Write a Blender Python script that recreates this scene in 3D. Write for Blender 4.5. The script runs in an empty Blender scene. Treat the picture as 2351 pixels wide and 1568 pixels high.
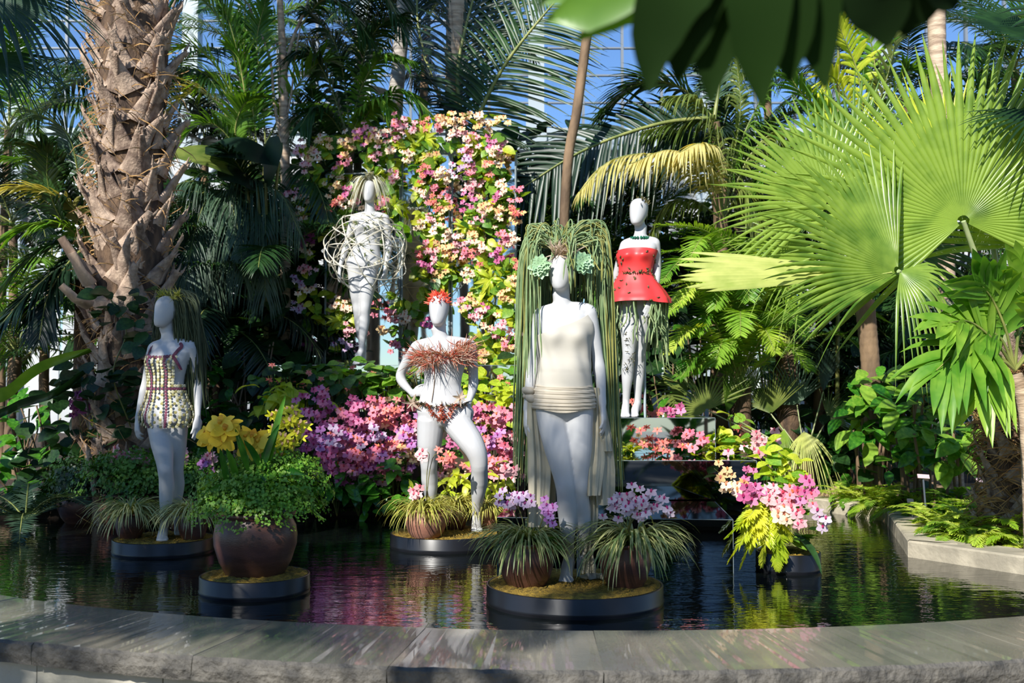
import bpy, math, random
import numpy as np
from mathutils import Vector, Matrix

# ---------------------------------------------------------------- camera, sky, sun, exposure
SC = bpy.context.scene
COL = SC.collection
FPX = 2450.0                       # focal length in pixels of a 2351 px wide frame
CX, CY, CAMZ = 1175.5, 784.0, 1.12
PITCH = math.atan((900 - 784) / FPX)
cam_data = bpy.data.cameras.new('camera')
cam_data.sensor_width = 36.0
cam_data.lens = 36.0 * FPX / 2351.0
cam_data.dof.use_dof = True
cam_data.dof.focus_distance = 6.6
cam_data.dof.aperture_fstop = 3.2
cam_data.clip_end = 200
cam = bpy.data.objects.new('camera', cam_data)
cam.location = (0, 0, CAMZ)
cam.rotation_euler = (math.pi / 2 + PITCH, 0, 0)
COL.objects.link(cam)
SC.camera = cam

SUN_TO = Vector((-0.42, -0.75, 0.63)).normalized()      # direction towards the sun
world = bpy.data.worlds.new('conservatory_sky')
SC.world = world
world.use_nodes = True
wn = world.node_tree
wn.nodes.clear()
w_out = wn.nodes.new('ShaderNodeOutputWorld')
w_bg = wn.nodes.new('ShaderNodeBackground')
w_sky = wn.nodes.new('ShaderNodeTexSky')
w_sky.sky_type = 'NISHITA'
w_sky.sun_disc = False
w_sky.sun_elevation = math.asin(SUN_TO.z)
w_sky.sun_rotation = math.atan2(SUN_TO.x, SUN_TO.y)
w_sky.air_density = 1.0
w_sky.dust_density = 0.1
w_sky.ozone_density = 3.0
w_bg.inputs['Strength'].default_value = 0.135
w_tint = wn.nodes.new('ShaderNodeMix')
w_tint.data_type = 'RGBA'
w_tint.blend_type = 'MULTIPLY'
w_tint.inputs[0].default_value = 1.0
w_tint.inputs[7].default_value = (0.78, 0.93, 1.12, 1)
wn.links.new(w_sky.outputs[0], w_tint.inputs[6])
wn.links.new(w_tint.outputs[2], w_bg.inputs[0])
wn.links.new(w_bg.outputs[0], w_out.inputs[0])

sun_data = bpy.data.lights.new('sun', 'SUN')
sun_data.energy = 6.6
sun_data.angle = math.radians(0.6)
sun_data.color = (1.0, 0.965, 0.90)
sun = bpy.data.objects.new('sun', sun_data)
sun.rotation_euler = SUN_TO.to_track_quat('Z', 'Y').to_euler()
sun.location = SUN_TO * 30
COL.objects.link(sun)

SC.view_settings.view_transform = 'Standard'
SC.view_settings.look = 'None'
SC.view_settings.gamma = 1.0
SC.view_settings.use_curve_mapping = False
SC.view_settings.exposure = 0.15
SC.cycles.max_bounces = 7
SC.cycles.diffuse_bounces = 3
SC.cycles.glossy_bounces = 4
SC.cycles.transmission_bounces = 4
SC.cycles.transparent_max_bounces = 8
SC.cycles.caustics_reflective = False
SC.cycles.caustics_refractive = False
SC.cycles.use_denoising = True
SC.cycles.sample_clamp_indirect = 6.0

rnd = random.Random(11)
nrs = np.random.RandomState(5)


def P(px, py, Y):
    """world point seen at photo pixel (px, py) at the ground distance Y from the camera"""
    dx = (px - CX) / FPX
    dy = (CY - py) / FPX
    c, s = math.cos(PITCH), math.sin(PITCH)
    k = Y / (c - dy * s)
    return np.array([dx * k, Y, CAMZ + k * (s + dy * c)])


def G(px, py, z):
    """world point seen at photo pixel (px, py) on the level z"""
    dx = (px - CX) / FPX
    dy = (CY - py) / FPX
    c, s = math.cos(PITCH), math.sin(PITCH)
    k = (z - CAMZ) / (s + dy * c)
    return np.array([dx * k, k * (c - dy * s), z])


def nrm(v):
    v = np.asarray(v, float)
    n = np.linalg.norm(v, axis=-1, keepdims=True)
    return v / np.maximum(n, 1e-9)


def spline(pts, n):
    """Catmull-Rom through pts, n samples (works on any number of columns)"""
    p = np.asarray(pts, float)
    if len(p) == 2:
        t = np.linspace(0, 1, n)[:, None]
        return p[0] * (1 - t) + p[1] * t
    q = np.vstack([2 * p[0] - p[1], p, 2 * p[-1] - p[-2]])
    u = np.linspace(0, len(p) - 1, n)
    i = np.minimum(u.astype(int), len(p) - 2)
    t = (u - i)[:, None]
    a, b, c, d = q[i], q[i + 1], q[i + 2], q[i + 3]
    return 0.5 * (2 * b + (c - a) * t + (2 * a - 5 * b + 4 * c - d) * t ** 2 + (3 * b - a - 3 * c + d) * t ** 3)


def tangents(p):
    return nrm(np.gradient(p, axis=0))


ORIGIN = {}


class MB:
    """collects vertices and faces and links them as ONE mesh object"""
    def __init__(s):
        s.V, s.Q, s.T, s.qm, s.tm, s.n = [], [], [], [], [], 0

    def add(s, v, f, m=0):
        v = np.asarray(v, float).reshape(-1, 3)
        f = np.asarray(f, int)
        if f.size == 0:
            return
        if f.shape[1] == 4:
            s.Q.append(f + s.n)
            s.qm.append(np.full(len(f), m))
        else:
            s.T.append(f + s.n)
            s.tm.append(np.full(len(f), m))
        s.V.append(v)
        s.n += len(v)

    def merge(s, o, M=None, m=None):
        """append another builder, transformed by the 4x4 matrix M"""
        v = np.concatenate(o.V)
        if M is not None:
            M = np.array(M)
            v = v @ M[:3, :3].T + M[:3, 3]
        base = s.n
        s.V.append(v)
        s.n += len(v)
        for q, k in zip(o.Q, o.qm):
            s.Q.append(q + base)
            s.qm.append(k if m is None else np.full(len(k), m))
        for q, k in zip(o.T, o.tm):
            s.T.append(q + base)
            s.tm.append(k if m is None else np.full(len(k), m))

    def mesh(s, name, mats, origin=(0, 0, 0), smooth=True):
        me = bpy.data.meshes.new(name)
        v = np.concatenate(s.V) - np.asarray(origin, float)
        q = np.concatenate(s.Q) if s.Q else np.zeros((0, 4), int)
        t = np.concatenate(s.T) if s.T else np.zeros((0, 3), int)
        me.vertices.add(len(v))
        me.vertices.foreach_set('co', v.astype(np.float32).ravel())
        li = np.concatenate([q.ravel(), t.ravel()]).astype(np.int32)
        me.loops.add(len(li))
        me.loops.foreach_set('vertex_index', li)
        me.polygons.add(len(q) + len(t))
        st = np.concatenate([np.arange(len(q)) * 4, len(q) * 4 + np.arange(len(t)) * 3]).astype(np.int32)
        me.polygons.foreach_set('loop_start', st)
        if not isinstance(mats, (list, tuple)):
            mats = [mats]
        for m in mats:
            me.materials.append(m)
        mi = np.concatenate(s.qm + s.tm).astype(np.int32)
        me.polygons.foreach_set('material_index', mi)
        me.polygons.foreach_set('use_smooth', np.full(len(mi), smooth))
        me.update(calc_edges=True)
        return me

    def build(s, name, mats, parent=None, smooth=True, local=False, kind=None, label=None):
        o0 = np.zeros(3) if (parent is None or local) else ORIGIN[parent.name]
        ob = bpy.data.objects.new(name, s.mesh(name, mats, o0, smooth))
        COL.objects.link(ob)
        if parent is not None:
            ob.parent = parent
            ORIGIN[ob.name] = o0
        else:
            ORIGIN[ob.name] = np.zeros(3)
        if kind:
            ob['kind'] = kind
        if label:
            ob['label'] = label
        return ob


def tag(o, label=None, cat=None, group=None, kind=None):
    for k, v in (('label', label), ('category', cat), ('group', group), ('kind', kind)):
        if v:
            o[k] = v
    return o


def empty(name, loc, label, cat, group=None, rz=0.0):
    o = bpy.data.objects.new(name, None)
    o.empty_display_size = 0.1
    o.location = [float(x) for x in loc]
    o.rotation_euler = (0, 0, rz)
    COL.objects.link(o)
    ORIGIN[o.name] = np.asarray(loc, float)
    return tag(o, label, cat, group)


def inst(name, me, parent=None, M=None, label=None):
    """one more object on shared mesh data; M is in world axes relative to the world origin"""
    o = bpy.data.objects.new(name, me)
    COL.objects.link(o)
    M = Matrix.Identity(4) if M is None else M
    if parent is not None:
        o.parent = parent
        off = ORIGIN[parent.name]
        M = Matrix.Translation(Vector(-off)) @ M
        ORIGIN[o.name] = np.zeros(3)
    o.matrix_local = M
    if label:
        o['label'] = label
    return o


def frame_M(loc, x, y, z, s=1.0):
    M = np.eye(4)
    M[:3, 0], M[:3, 1], M[:3, 2], M[:3, 3] = np.asarray(x) * s, np.asarray(y) * s, np.asarray(z) * s, loc
    return Matrix(M.tolist())


def aim(loc, d, up=(0, 0, 1), s=1.0, roll=0.0):
    """matrix whose +Y points along d and whose +Z is close to up"""
    y = nrm(d)
    up = np.asarray(up, float)
    if abs(np.dot(y, nrm(up))) > 0.98:
        up = np.array([0.3, 1, 0.1])
    x = nrm(np.cross(y, up))
    z = np.cross(x, y)
    c, q = math.cos(roll), math.sin(roll)
    return frame_M(loc, x * c + z * q, y, z * c - x * q, s)


# ---------------------------------------------------------------- shape helpers
def tube(mb, path, rad, seg=8, m=0, cap=True, ref=None, power=2.0):
    p = np.asarray(path, float)
    n = len(p)
    r = np.asarray(rad, float)
    if r.ndim == 0:
        r = np.full((n, 2), float(r))
    elif r.ndim == 1:
        r = np.stack([r, r], 1)
    t = tangents(p)
    if ref is None:
        ref = np.array([1.0, 0, 0]) if abs(t[0][0]) < 0.8 else np.array([0, 1.0, 0])
        u = np.zeros((n, 3))
        a = np.asarray(ref, float)
        for i in range(n):
            a = a - t[i] * np.dot(a, t[i])
            l = np.linalg.norm(a)
            a = a / l if l > 1e-6 else np.array([0, 0, 1.0])
            u[i] = a
    else:
        ref = np.asarray(ref, float)
        u = nrm(ref - t * (t @ ref)[:, None])
    w = np.cross(t, u)
    th = np.arange(seg) * 2 * math.pi / seg
    c, s = np.cos(th), np.sin(th)
    if power != 2.0:
        c = np.sign(c) * np.abs(c) ** (2 / power)
        s = np.sign(s) * np.abs(s) ** (2 / power)
    v = p[:, None, :] + r[:, 0][:, None, None] * c[None, :, None] * u[:, None, :] + r[:, 1][:, None, None] * s[None, :, None] * w[:, None, :]
    i = np.arange(n - 1)[:, None] * seg
    j = np.arange(seg)[None, :]
    k = (j + 1) % seg
    f = np.stack([i + j, i + k, i + seg + k, i + seg + j], -1).reshape(-1, 4)
    mb.add(v, f, m)
    if cap:
        for ring, flip in ((v[0], True), (v[-1], False)):
            cv = np.vstack([ring, ring.mean(0)])
            ff = [(a, (a + 1) % seg, seg) if not flip else ((a + 1) % seg, a, seg) for a in range(seg)]
            mb.add(cv, ff, m)


def ribbon(mb, path, width, side, fold=None, m=0):
    """flat or folded strip: three vertices across; side (3,) or (N,3); fold (N,3) offset of the middle line"""
    p = np.asarray(path, float)
    n = len(p)
    w = np.asarray(width, float).reshape(-1, 1) * 0.5
    s = np.broadcast_to(np.asarray(side, float), p.shape)
    mid = p if fold is None else p + fold
    v = np.stack([p - s * w, mid, p + s * w], 1).reshape(-1, 3)
    i = np.arange(n - 1) * 3
    f = np.concatenate([np.stack([i, i + 1, i + 4, i + 3], 1), np.stack([i + 1, i + 2, i + 5, i + 4], 1)])
    mb.add(v, f, m)


def lathe(mb, prof, c=(0, 0, 0), seg=40, m=0, wob=None):
    pr = np.asarray(prof, float)
    th = np.arange(seg) * 2 * math.pi / seg
    v = np.stack([pr[:, 0:1] * np.cos(th), pr[:, 0:1] * np.sin(th), np.repeat(pr[:, 1:2], seg, 1)], -1) + np.asarray(c)
    n = len(pr)
    i = np.arange(n - 1)[:, None] * seg
    j = np.arange(seg)[None, :]
    k = (j + 1) % seg
    mb.add(v, np.stack([i + j, i + k, i + seg + k, i + seg + j], -1).reshape(-1, 4), m)


BOXF = [(0, 3, 2, 1), (4, 5, 6, 7), (0, 1, 5, 4), (1, 2, 6, 5), (2, 3, 7, 6), (3, 0, 4, 7)]


def box(mb, a, b, m=0, M=None):
    a, b = np.asarray(a, float), np.asarray(b, float)
    v = np.array([[a[0], a[1], a[2]], [b[0], a[1], a[2]], [b[0], b[1], a[2]], [a[0], b[1], a[2]],
                  [a[0], a[1], b[2]], [b[0], a[1], b[2]], [b[0], b[1], b[2]], [a[0], b[1], b[2]]])
    if M is not None:
        M = np.array(M)
        v = v @ M[:3, :3].T + M[:3, 3]
    mb.add(v, BOXF, m)


def ball(mb, c, r, seg=10, rings=7, m=0, M=None):
    r = np.broadcast_to(np.asarray(r, float), (3,))
    ph = np.linspace(0.02, math.pi - 0.02, rings)
    th = np.arange(seg) * 2 * math.pi / seg
    v = np.stack([np.sin(ph)[:, None] * np.cos(th), np.sin(ph)[:, None] * np.sin(th), np.repeat(np.cos(ph)[:, None], seg, 1)], -1) * r
    if M is not None:
        v = v @ np.asarray(M)[:3, :3].T
    v = v + np.asarray(c, float)
    i = np.arange(rings - 1)[:, None] * seg
    j = np.arange(seg)[None, :]
    k = (j + 1) % seg
    mb.add(v, np.stack([i + j, i + seg + j, i + seg + k, i + k], -1).reshape(-1, 4), m)
    for base, flip in ((0, False), ((rings - 1) * seg, True)):
        ring = v.reshape(-1, 3)[base:base + seg]
        mb.add(np.vstack([ring, ring.mean(0)]), [((a, (a + 1) % seg, seg) if not flip else ((a + 1) % seg, a, seg)) for a in range(seg)], m)


# ---------------------------------------------------------------- materials
def srgb(r, g, b):
    def f(c):
        c /= 255.0
        return c / 12.92 if c <= 0.04045 else ((c + 0.055) / 1.055) ** 2.4
    return (f(r), f(g), f(b), 1.0)


def newmat(name):
    m = bpy.data.materials.new(name)
    m.use_nodes = True
    nt = m.node_tree
    nt.nodes.clear()
    o = nt.nodes.new('ShaderNodeOutputMaterial')
    return m, nt, o


def N(nt, t, **kw):
    n = nt.nodes.new('ShaderNode' + t)
    for k, v in kw.items():
        if k in n.inputs:
            n.inputs[k].default_value = v
        else:
            setattr(n, k, v)
    return n


def noise_mix(nt, c1, c2, scale=8.0, detail=4.0, lo=0.35, hi=0.65, rand=0.0, stretch=None):
    tc = N(nt, 'TexCoord')
    nz = N(nt, 'TexNoise', Scale=scale, Detail=detail)
    src = tc.outputs['Object']
    if stretch:
        mp = N(nt, 'Mapping')
        mp.inputs['Scale'].default_value = stretch
        nt.links.new(src, mp.inputs[0])
        src = mp.outputs[0]
    nt.links.new(src, nz.inputs['Vector'])
    mr = N(nt, 'MapRange')
    mr.inputs[1].default_value, mr.inputs[2].default_value = lo, hi
    nt.links.new(nz.outputs[0], mr.inputs[0])
    fac = mr.outputs[0]
    if rand > 0:
        oi = N(nt, 'ObjectInfo')
        mm = N(nt, 'Math', operation='MULTIPLY_ADD')
        mm.inputs[1].default_value = rand * 2
        mm.inputs[2].default_value = -rand
        nt.links.new(oi.outputs['Random'], mm.inputs[0])
        ad = N(nt, 'Math', operation='ADD', use_clamp=True)
        nt.links.new(fac, ad.inputs[0])
        nt.links.new(mm.outputs[0], ad.inputs[1])
        fac = ad.outputs[0]
    mx = N(nt, 'Mix', data_type='RGBA')
    mx.inputs[6].default_value, mx.inputs[7].default_value = c1, c2
    nt.links.new(fac, mx.inputs[0])
    return mx.outputs[2], nz.outputs[0], src


def solid(name, c1, c2=None, rough=0.5, scale=8.0, bump=0.0, metal=0.0, spec=0.5, rand=0.0, stretch=None, bscale=None, coat=0.0, lo=.35, hi=.65):
    m, nt, o = newmat(name)
    b = N(nt, 'BsdfPrincipled', Roughness=rough, Metallic=metal)
    b.inputs['Specular IOR Level'].default_value = spec
    b.inputs['Coat Weight'].default_value = coat
    col, fac, src = noise_mix(nt, c1, c2 or c1, scale, rand=rand, stretch=stretch, lo=lo, hi=hi)
    nt.links.new(col, b.inputs['Base Color'])
    if bump:
        nz = N(nt, 'TexNoise', Scale=bscale or scale * 4, Detail=5.0)
        nt.links.new(src, nz.inputs['Vector'])
        bp = N(nt, 'Bump', Strength=bump, Distance=0.02)
        nt.links.new(nz.outputs[0], bp.inputs['Height'])
        nt.links.new(bp.outputs[0], b.inputs['Normal'])
    nt.links.new(b.outputs[0], o.inputs[0])
    return m


def leafmat(name, c1, c2, trans=0.35, rough=0.38, scale=6.0, rand=0.45, tcol=None, spec=0.5, stretch=None):
    m, nt, o = newmat(name)
    col, fac, src = noise_mix(nt, c1, c2, scale, 3.0, 0.3, 0.7, rand, stretch)
    b = N(nt, 'BsdfPrincipled', Roughness=rough)
    b.inputs['Specular IOR Level'].default_value = spec
    nt.links.new(col, b.inputs['Base Color'])
    t = N(nt, 'BsdfTranslucent')
    g = N(nt, 'Mix', data_type='RGBA', blend_type='MULTIPLY')
    g.inputs[0].default_value = 1.0
    g.inputs[7].default_value = tcol or (1.5, 1.35, 0.45, 1)
    nt.links.new(col, g.inputs[6])
    nt.links.new(g.outputs[2], t.inputs[0])
    mx = N(nt, 'MixShader')
    mx.inputs[0].default_value = trans
    nt.links.new(b.outputs[0], mx.inputs[1])
    nt.links.new(t.outputs[0], mx.inputs[2])
    nt.links.new(mx.outputs[0], o.inputs[0])
    return m


M_ = {}
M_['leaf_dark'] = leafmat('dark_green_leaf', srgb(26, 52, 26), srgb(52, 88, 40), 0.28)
M_['leaf_deep'] = leafmat('deep_shade_leaf', srgb(16, 34, 24), srgb(34, 60, 38), 0.2)  # darkest leaf tone, deep shade put into the colour
M_['leaf_mid'] = leafmat('mid_green_leaf', srgb(62, 110, 34), srgb(112, 154, 56), 0.38)
M_['leaf_bright'] = leafmat('bright_green_leaf', srgb(88, 142, 40), srgb(150, 186, 66), 0.38)
M_['leaf_lime'] = leafmat('lime_leaf', srgb(164, 190, 44), srgb(218, 222, 76), 0.42)
M_['leaf_yellow'] = leafmat('yellowing_leaf', srgb(168, 164, 88), srgb(216, 204, 134), 0.3)
M_['leaf_blue'] = leafmat('blue_green_leaf', srgb(42, 70, 56), srgb(86, 112, 84), 0.2, 0.45)
M_['leaf_olive'] = leafmat('olive_leaf', srgb(86, 108, 46), srgb(140, 150, 74), 0.3)
M_['leaf_fan'] = leafmat('fan_leaf_green', srgb(80, 120, 36), srgb(146, 174, 70), 0.36, 0.3)
M_['leaf_fan_pale'] = leafmat('pale_fan_underside', srgb(160, 180, 84), srgb(206, 212, 124), 0.36, 0.42)
M_['leaf_gloss'] = leafmat('glossy_leaf', srgb(36, 92, 26), srgb(90, 150, 44), 0.3, 0.22)
M_['leaf_near'] = leafmat('overhead_leaf_shade_tone', srgb(11, 30, 3), srgb(24, 48, 5), 0.2, 0.8, 3.0, spec=.15)  # base colour darkened to stand for leaves hanging in shade
M_['fern'] = leafmat('fern_green', srgb(86, 138, 40), srgb(150, 186, 70), 0.4)
M_['fern_lime'] = leafmat('lime_fern', srgb(136, 176, 44), srgb(196, 212, 92), 0.4)
M_['moss_hair'] = leafmat('dark_moss_strand', srgb(44, 58, 40), srgb(84, 94, 60), 0.15, 0.7)
M_['strand'] = leafmat('green_succulent_strand', srgb(128, 154, 104), srgb(186, 198, 142), 0.2, 0.55, 14.0)
M_['strand_gold'] = leafmat('golden_strand', srgb(140, 142, 72), srgb(184, 178, 104), 0.2, 0.55, 14.0)
M_['rosette'] = leafmat('succulent_rosette', srgb(104, 152, 122), srgb(168, 200, 160), 0.12, 0.5, 30.0)
M_['airplant'] = leafmat('dusty_pink_airplant', srgb(170, 148, 134), srgb(206, 186, 166), 0.2, 0.6)
M_['silver'] = leafmat('silver_airplant', srgb(206, 206, 188), srgb(232, 228, 212), 0.2, 0.6)
M_['grass_var'] = leafmat('variegated_grass', srgb(104, 128, 70), srgb(206, 204, 142), 0.3, 0.45, 22.0)
M_['grass_gold'] = leafmat('golden_grass', srgb(150, 158, 62), srgb(220, 208, 118), 0.3, 0.45, 22.0)
M_['stem'] = solid('green_stem', srgb(92, 104, 48), srgb(124, 116, 60), 0.5)
M_['petiole'] = solid('pale_petiole', srgb(150, 166, 112), srgb(196, 200, 152), 0.45, 5.0)
M_['rachis'] = solid('frond_rachis', srgb(96, 112, 52), srgb(150, 152, 84), 0.45, 5.0, rand=0.3)
M_['bark_boot'] = solid('palm_boot_bark', srgb(112, 92, 78), srgb(184, 160, 138), 0.8, 5.0, 0.5, rand=0.35, stretch=(1, 1, .35))
M_['bark_core'] = solid('palm_fibre_bark', srgb(62, 48, 38), srgb(112, 88, 66), 0.9, 14.0, 0.8, stretch=(1, 1, .4))
M_['fibre'] = solid('palm_fibre', srgb(134, 100, 60), srgb(190, 150, 96), 0.85, 9.0)
M_['bark_tan'] = solid('tan_ringed_bark', srgb(150, 126, 104), srgb(202, 180, 154), 0.75, 6.0, 0.4, stretch=(1, 1, 5))
M_['bark_grey'] = solid('grey_ringed_bark', srgb(138, 130, 122), srgb(186, 178, 166), 0.8, 6.0, 0.4, stretch=(1, 1, 6))
M_['bark_brown'] = solid('brown_bark', srgb(92, 74, 56), srgb(142, 116, 88), 0.85, 6.0, 0.5, stretch=(1, 1, .4))
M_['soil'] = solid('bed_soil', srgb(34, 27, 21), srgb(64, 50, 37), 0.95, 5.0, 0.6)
M_['soil_lit'] = solid('sunlit_soil_tone', srgb(150, 122, 92), srgb(186, 156, 122), 0.95, 9.0, 0.6)  # paler copy of the bed soil with sunlight put into the colour
M_['white'] = solid('mannequin_white', srgb(188, 188, 188), None, 0.36, spec=0.4)
M_['cloth'] = solid('cream_jersey', srgb(182, 176, 163), srgb(188, 183, 171), 0.85, 3.0, 0.05, spec=0.2)
M_['cloth_sash'] = solid('beige_jersey', srgb(176, 166, 148), srgb(186, 176, 158), 0.85, 3.0, 0.05, spec=0.2)
M_['cloth_tail'] = leafmat('thin_cream_cloth', srgb(200, 192, 166), srgb(210, 202, 178), 0.25, 0.85, 3.0, 0.0, (1, .98, .9, 1), 0.2)
M_['red'] = solid('red_satin', srgb(214, 50, 52), srgb(222, 64, 62), 0.42, 2.0)
M_['pot'] = solid('brown_glazed_pot', srgb(74, 48, 40), srgb(108, 72, 60), 0.34, 3.0, 0.1, bscale=60, rand=.2, stretch=(1, 1, 4))
M_['pot_clay'] = solid('clay_pot', srgb(150, 104, 86), srgb(176, 128, 106), 0.55, 4.0, 0.1, bscale=50, rand=.2, stretch=(1, 1, 4))
M_['drum'] = solid('black_drum', srgb(17, 18, 21), srgb(26, 27, 31), 0.32, 4.0)
M_['moss'] = solid('golden_moss', srgb(110, 90, 26), srgb(178, 144, 46), 0.95, 30.0, 0.9, bscale=160)
M_['stone'] = solid('bluestone', srgb(112, 112, 102), srgb(146, 140, 124), 0.16, 2.2, 0.12, spec=0.8, rand=0.35, bscale=140, coat=0.55)
M_['stone_rough'] = solid('chiselled_stone', srgb(64, 62, 58), srgb(104, 100, 92), 0.75, 12.0, 0.9, bscale=40)
M_['stone_pale'] = solid('pale_wall_stone', srgb(168, 164, 150), srgb(196, 190, 176), 0.7, 3.0, 0.3, rand=.4, bscale=40)
M_['curb'] = solid('concrete_curb', srgb(150, 142, 124), srgb(186, 176, 154), 0.8, 5.0, 0.4, rand=.3)
M_['frame_white'] = solid('painted_steel', srgb(166, 178, 184), None, 0.4)  # white paint greyed so the colour carries the frame's shading
M_['panel_white'] = solid('pale_panel', srgb(190, 192, 192), srgb(176, 180, 182), 0.6, 1.2, rand=.2)
M_['mullion'] = solid('grey_glazing_bar', srgb(120, 128, 136), None, 0.4)
M_['tag'] = solid('plant_tag_plate', srgb(206, 178, 182), srgb(190, 160, 168), 0.4)
M_['tag_post'] = solid('plant_tag_post', srgb(96, 104, 116), None, 0.4, metal=.4)
M_['vine_twig'] = solid('bleached_vine', srgb(206, 198, 176), srgb(230, 224, 206), 0.7, 9.0)
M_['cane'] = solid('bamboo_cane', srgb(170, 126, 70), srgb(190, 146, 88), 0.6)
M_['rust'] = leafmat('rust_bract', srgb(172, 108, 92), srgb(214, 168, 142), 0.2, 0.6, 20.0)
M_['rust_red'] = leafmat('red_bract', srgb(186, 60, 50), srgb(204, 110, 84), 0.2, 0.6, 20.0)
M_['cap_red'] = leafmat('red_petal', srgb(226, 48, 34), srgb(240, 110, 84), 0.25, 0.5, 30.0)
M_['bead_plum'] = solid('plum_disc', srgb(96, 44, 66), srgb(124, 64, 84), 0.4, 30.0)
M_['bead_cream'] = solid('cream_disc', srgb(206, 202, 160), srgb(222, 214, 180), 0.5, 30.0)
M_['bead_olive'] = solid('olive_disc', srgb(150, 142, 84), srgb(172, 160, 104), 0.5, 30.0)
M_['sprig'] = solid('dark_sprig', srgb(44, 50, 36), srgb(104, 96, 50), 0.4, 60.0)
M_['jade'] = solid('jade_bead', srgb(16, 104, 72), srgb(20, 70, 54), 0.15, 40.0)
M_['floor'] = solid('flagstone_floor', srgb(120, 114, 104), srgb(146, 138, 124), 0.6, 2.0, 0.2)


def petal(name, c1, c2, tr=0.25):
    return leafmat(name, c1, c2, tr, 0.55, 26.0, 0.5, (1.1, 1.0, 1.0, 1), 0.3)


PET = {
    'magenta': (petal('magenta_petal', srgb(200, 92, 146), srgb(230, 150, 186)), petal('magenta_lip', srgb(150, 26, 86), srgb(176, 40, 100))),
    'rose': (petal('rose_petal', srgb(226, 116, 144), srgb(240, 170, 178)), petal('rose_lip', srgb(190, 44, 84), srgb(220, 120, 60))),
    'pink': (petal('pink_petal', srgb(236, 164, 174), srgb(246, 208, 204)), petal('pink_lip', srgb(204, 70, 110), srgb(220, 110, 120))),
    'cream': (petal('cream_pink_petal', srgb(244, 218, 178), srgb(250, 228, 208)), petal('cream_lip', srgb(206, 110, 110), srgb(222, 150, 90))),
    'peach': (petal('peach_petal', srgb(240, 192, 124), srgb(248, 218, 166)), petal('peach_lip', srgb(214, 120, 110), srgb(222, 150, 80))),
    'coral': (petal('coral_petal', srgb(236, 110, 104), srgb(244, 158, 144)), petal('coral_lip', srgb(236, 190, 110), srgb(222, 80, 90))),
    'lilac': (petal('lilac_petal', srgb(192, 164, 198), srgb(222, 202, 220)), petal('lilac_lip', srgb(140, 40, 110), srgb(160, 70, 130))),
    'white': (petal('white_petal', srgb(204, 180, 196), srgb(218, 202, 212)), petal('white_lip', srgb(170, 30, 90), srgb(190, 60, 120))),
    'plum': (petal('plum_petal', srgb(112, 40, 88), srgb(150, 66, 118)), petal('plum_lip', srgb(90, 20, 60), srgb(150, 60, 90))),
    'yellow': (petal('yellow_petal', srgb(236, 196, 34), srgb(246, 220, 84)), petal('yellow_lip', srgb(226, 150, 30), srgb(240, 190, 60))),
    'acid': (petal('acid_yellow_petal', srgb(206, 206, 30), srgb(228, 224, 66)), petal('acid_lip', srgb(226, 170, 130), srgb(236, 200, 160))),
    'violet': (petal('violet_petal', srgb(190, 120, 190), srgb(220, 168, 220)), petal('violet_lip', srgb(150, 40, 120), srgb(180, 70, 150))),
}


def mirrormat(name, tint, rough, ior_spec=1.0):
    m, nt, o = newmat(name)
    b = N(nt, 'BsdfPrincipled', Roughness=rough, Metallic=1.0)
    b.inputs['Base Color'].default_value = tint
    nt.links.new(b.outputs[0], o.inputs[0])
    return m


M_['mirror'] = mirrormat('mirror_glass', (0.52, 0.57, 0.57, 1), 0.02)
M_['mirror_black'] = mirrormat('black_mirror', (0.085, 0.10, 0.12, 1), 0.03)
M_['mirror_edge'] = solid('mirror_edge', srgb(120, 132, 136), None, 0.3)


def watermat():
    m, nt, o = newmat('pond_water')
    b = N(nt, 'BsdfPrincipled', Roughness=0.015)
    b.inputs['Base Color'].default_value = (0.004, 0.006, 0.005, 1)
    b.inputs['IOR'].default_value = 2.3
    tc = N(nt, 'TexCoord')
    mp = N(nt, 'Mapping')
    mp.inputs['Scale'].default_value = (1.0, 2.2, 1)
    n1 = N(nt, 'TexNoise', Scale=4.0, Detail=2.0, Roughness=0.5, Distortion=0.6)
    n2 = N(nt, 'TexNoise', Scale=13.0, Detail=2.0, Roughness=0.5)
    ad = N(nt, 'Math', operation='MULTIPLY_ADD')
    ad.inputs[1].default_value = 0.35
    bp = N(nt, 'Bump', Strength=0.11, Distance=0.03)
    nt.links.new(tc.outputs['Object'], mp.inputs[0])
    nt.links.new(mp.outputs[0], n1.inputs['Vector'])
    nt.links.new(mp.outputs[0], n2.inputs['Vector'])
    nt.links.new(n2.outputs[0], ad.inputs[0])
    nt.links.new(n1.outputs[0], ad.inputs[2])
    nt.links.new(ad.outputs[0], bp.inputs['Height'])
    nt.links.new(bp.outputs[0], b.inputs['Normal'])
    nt.links.new(b.outputs[0], o.inputs[0])
    return m


def glassmat():
    m, nt, o = newmat('window_glass')
    t = N(nt, 'BsdfTransparent')
    t.inputs[0].default_value = (0.94, 0.97, 1.0, 1)
    g = N(nt, 'BsdfGlossy', Roughness=0.02)
    mx = N(nt, 'MixShader')
    mx.inputs[0].default_value = 0.06
    nt.links.new(t.outputs[0], mx.inputs[1])
    nt.links.new(g.outputs[0], mx.inputs[2])
    nt.links.new(mx.outputs[0], o.inputs[0])
    return m


M_['water'] = watermat()
M_['glass'] = glassmat()
# ---------------------------------------------------------------- plant shapes
UPZ = np.array([0, 0, 1.0])


def arc_path(L, e0, e1, n=24, bend=1.0):
    """path in the local YZ plane, elevation angle going from e0 to e1 (degrees)"""
    t = np.linspace(0, 1, n)
    e = np.radians(e0 + (e1 - e0) * t ** bend)
    d = np.stack([np.zeros(n), np.cos(e), np.sin(e)], 1) * (L / (n - 1))
    p = np.cumsum(d, 0)
    return p - p[0]


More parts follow.
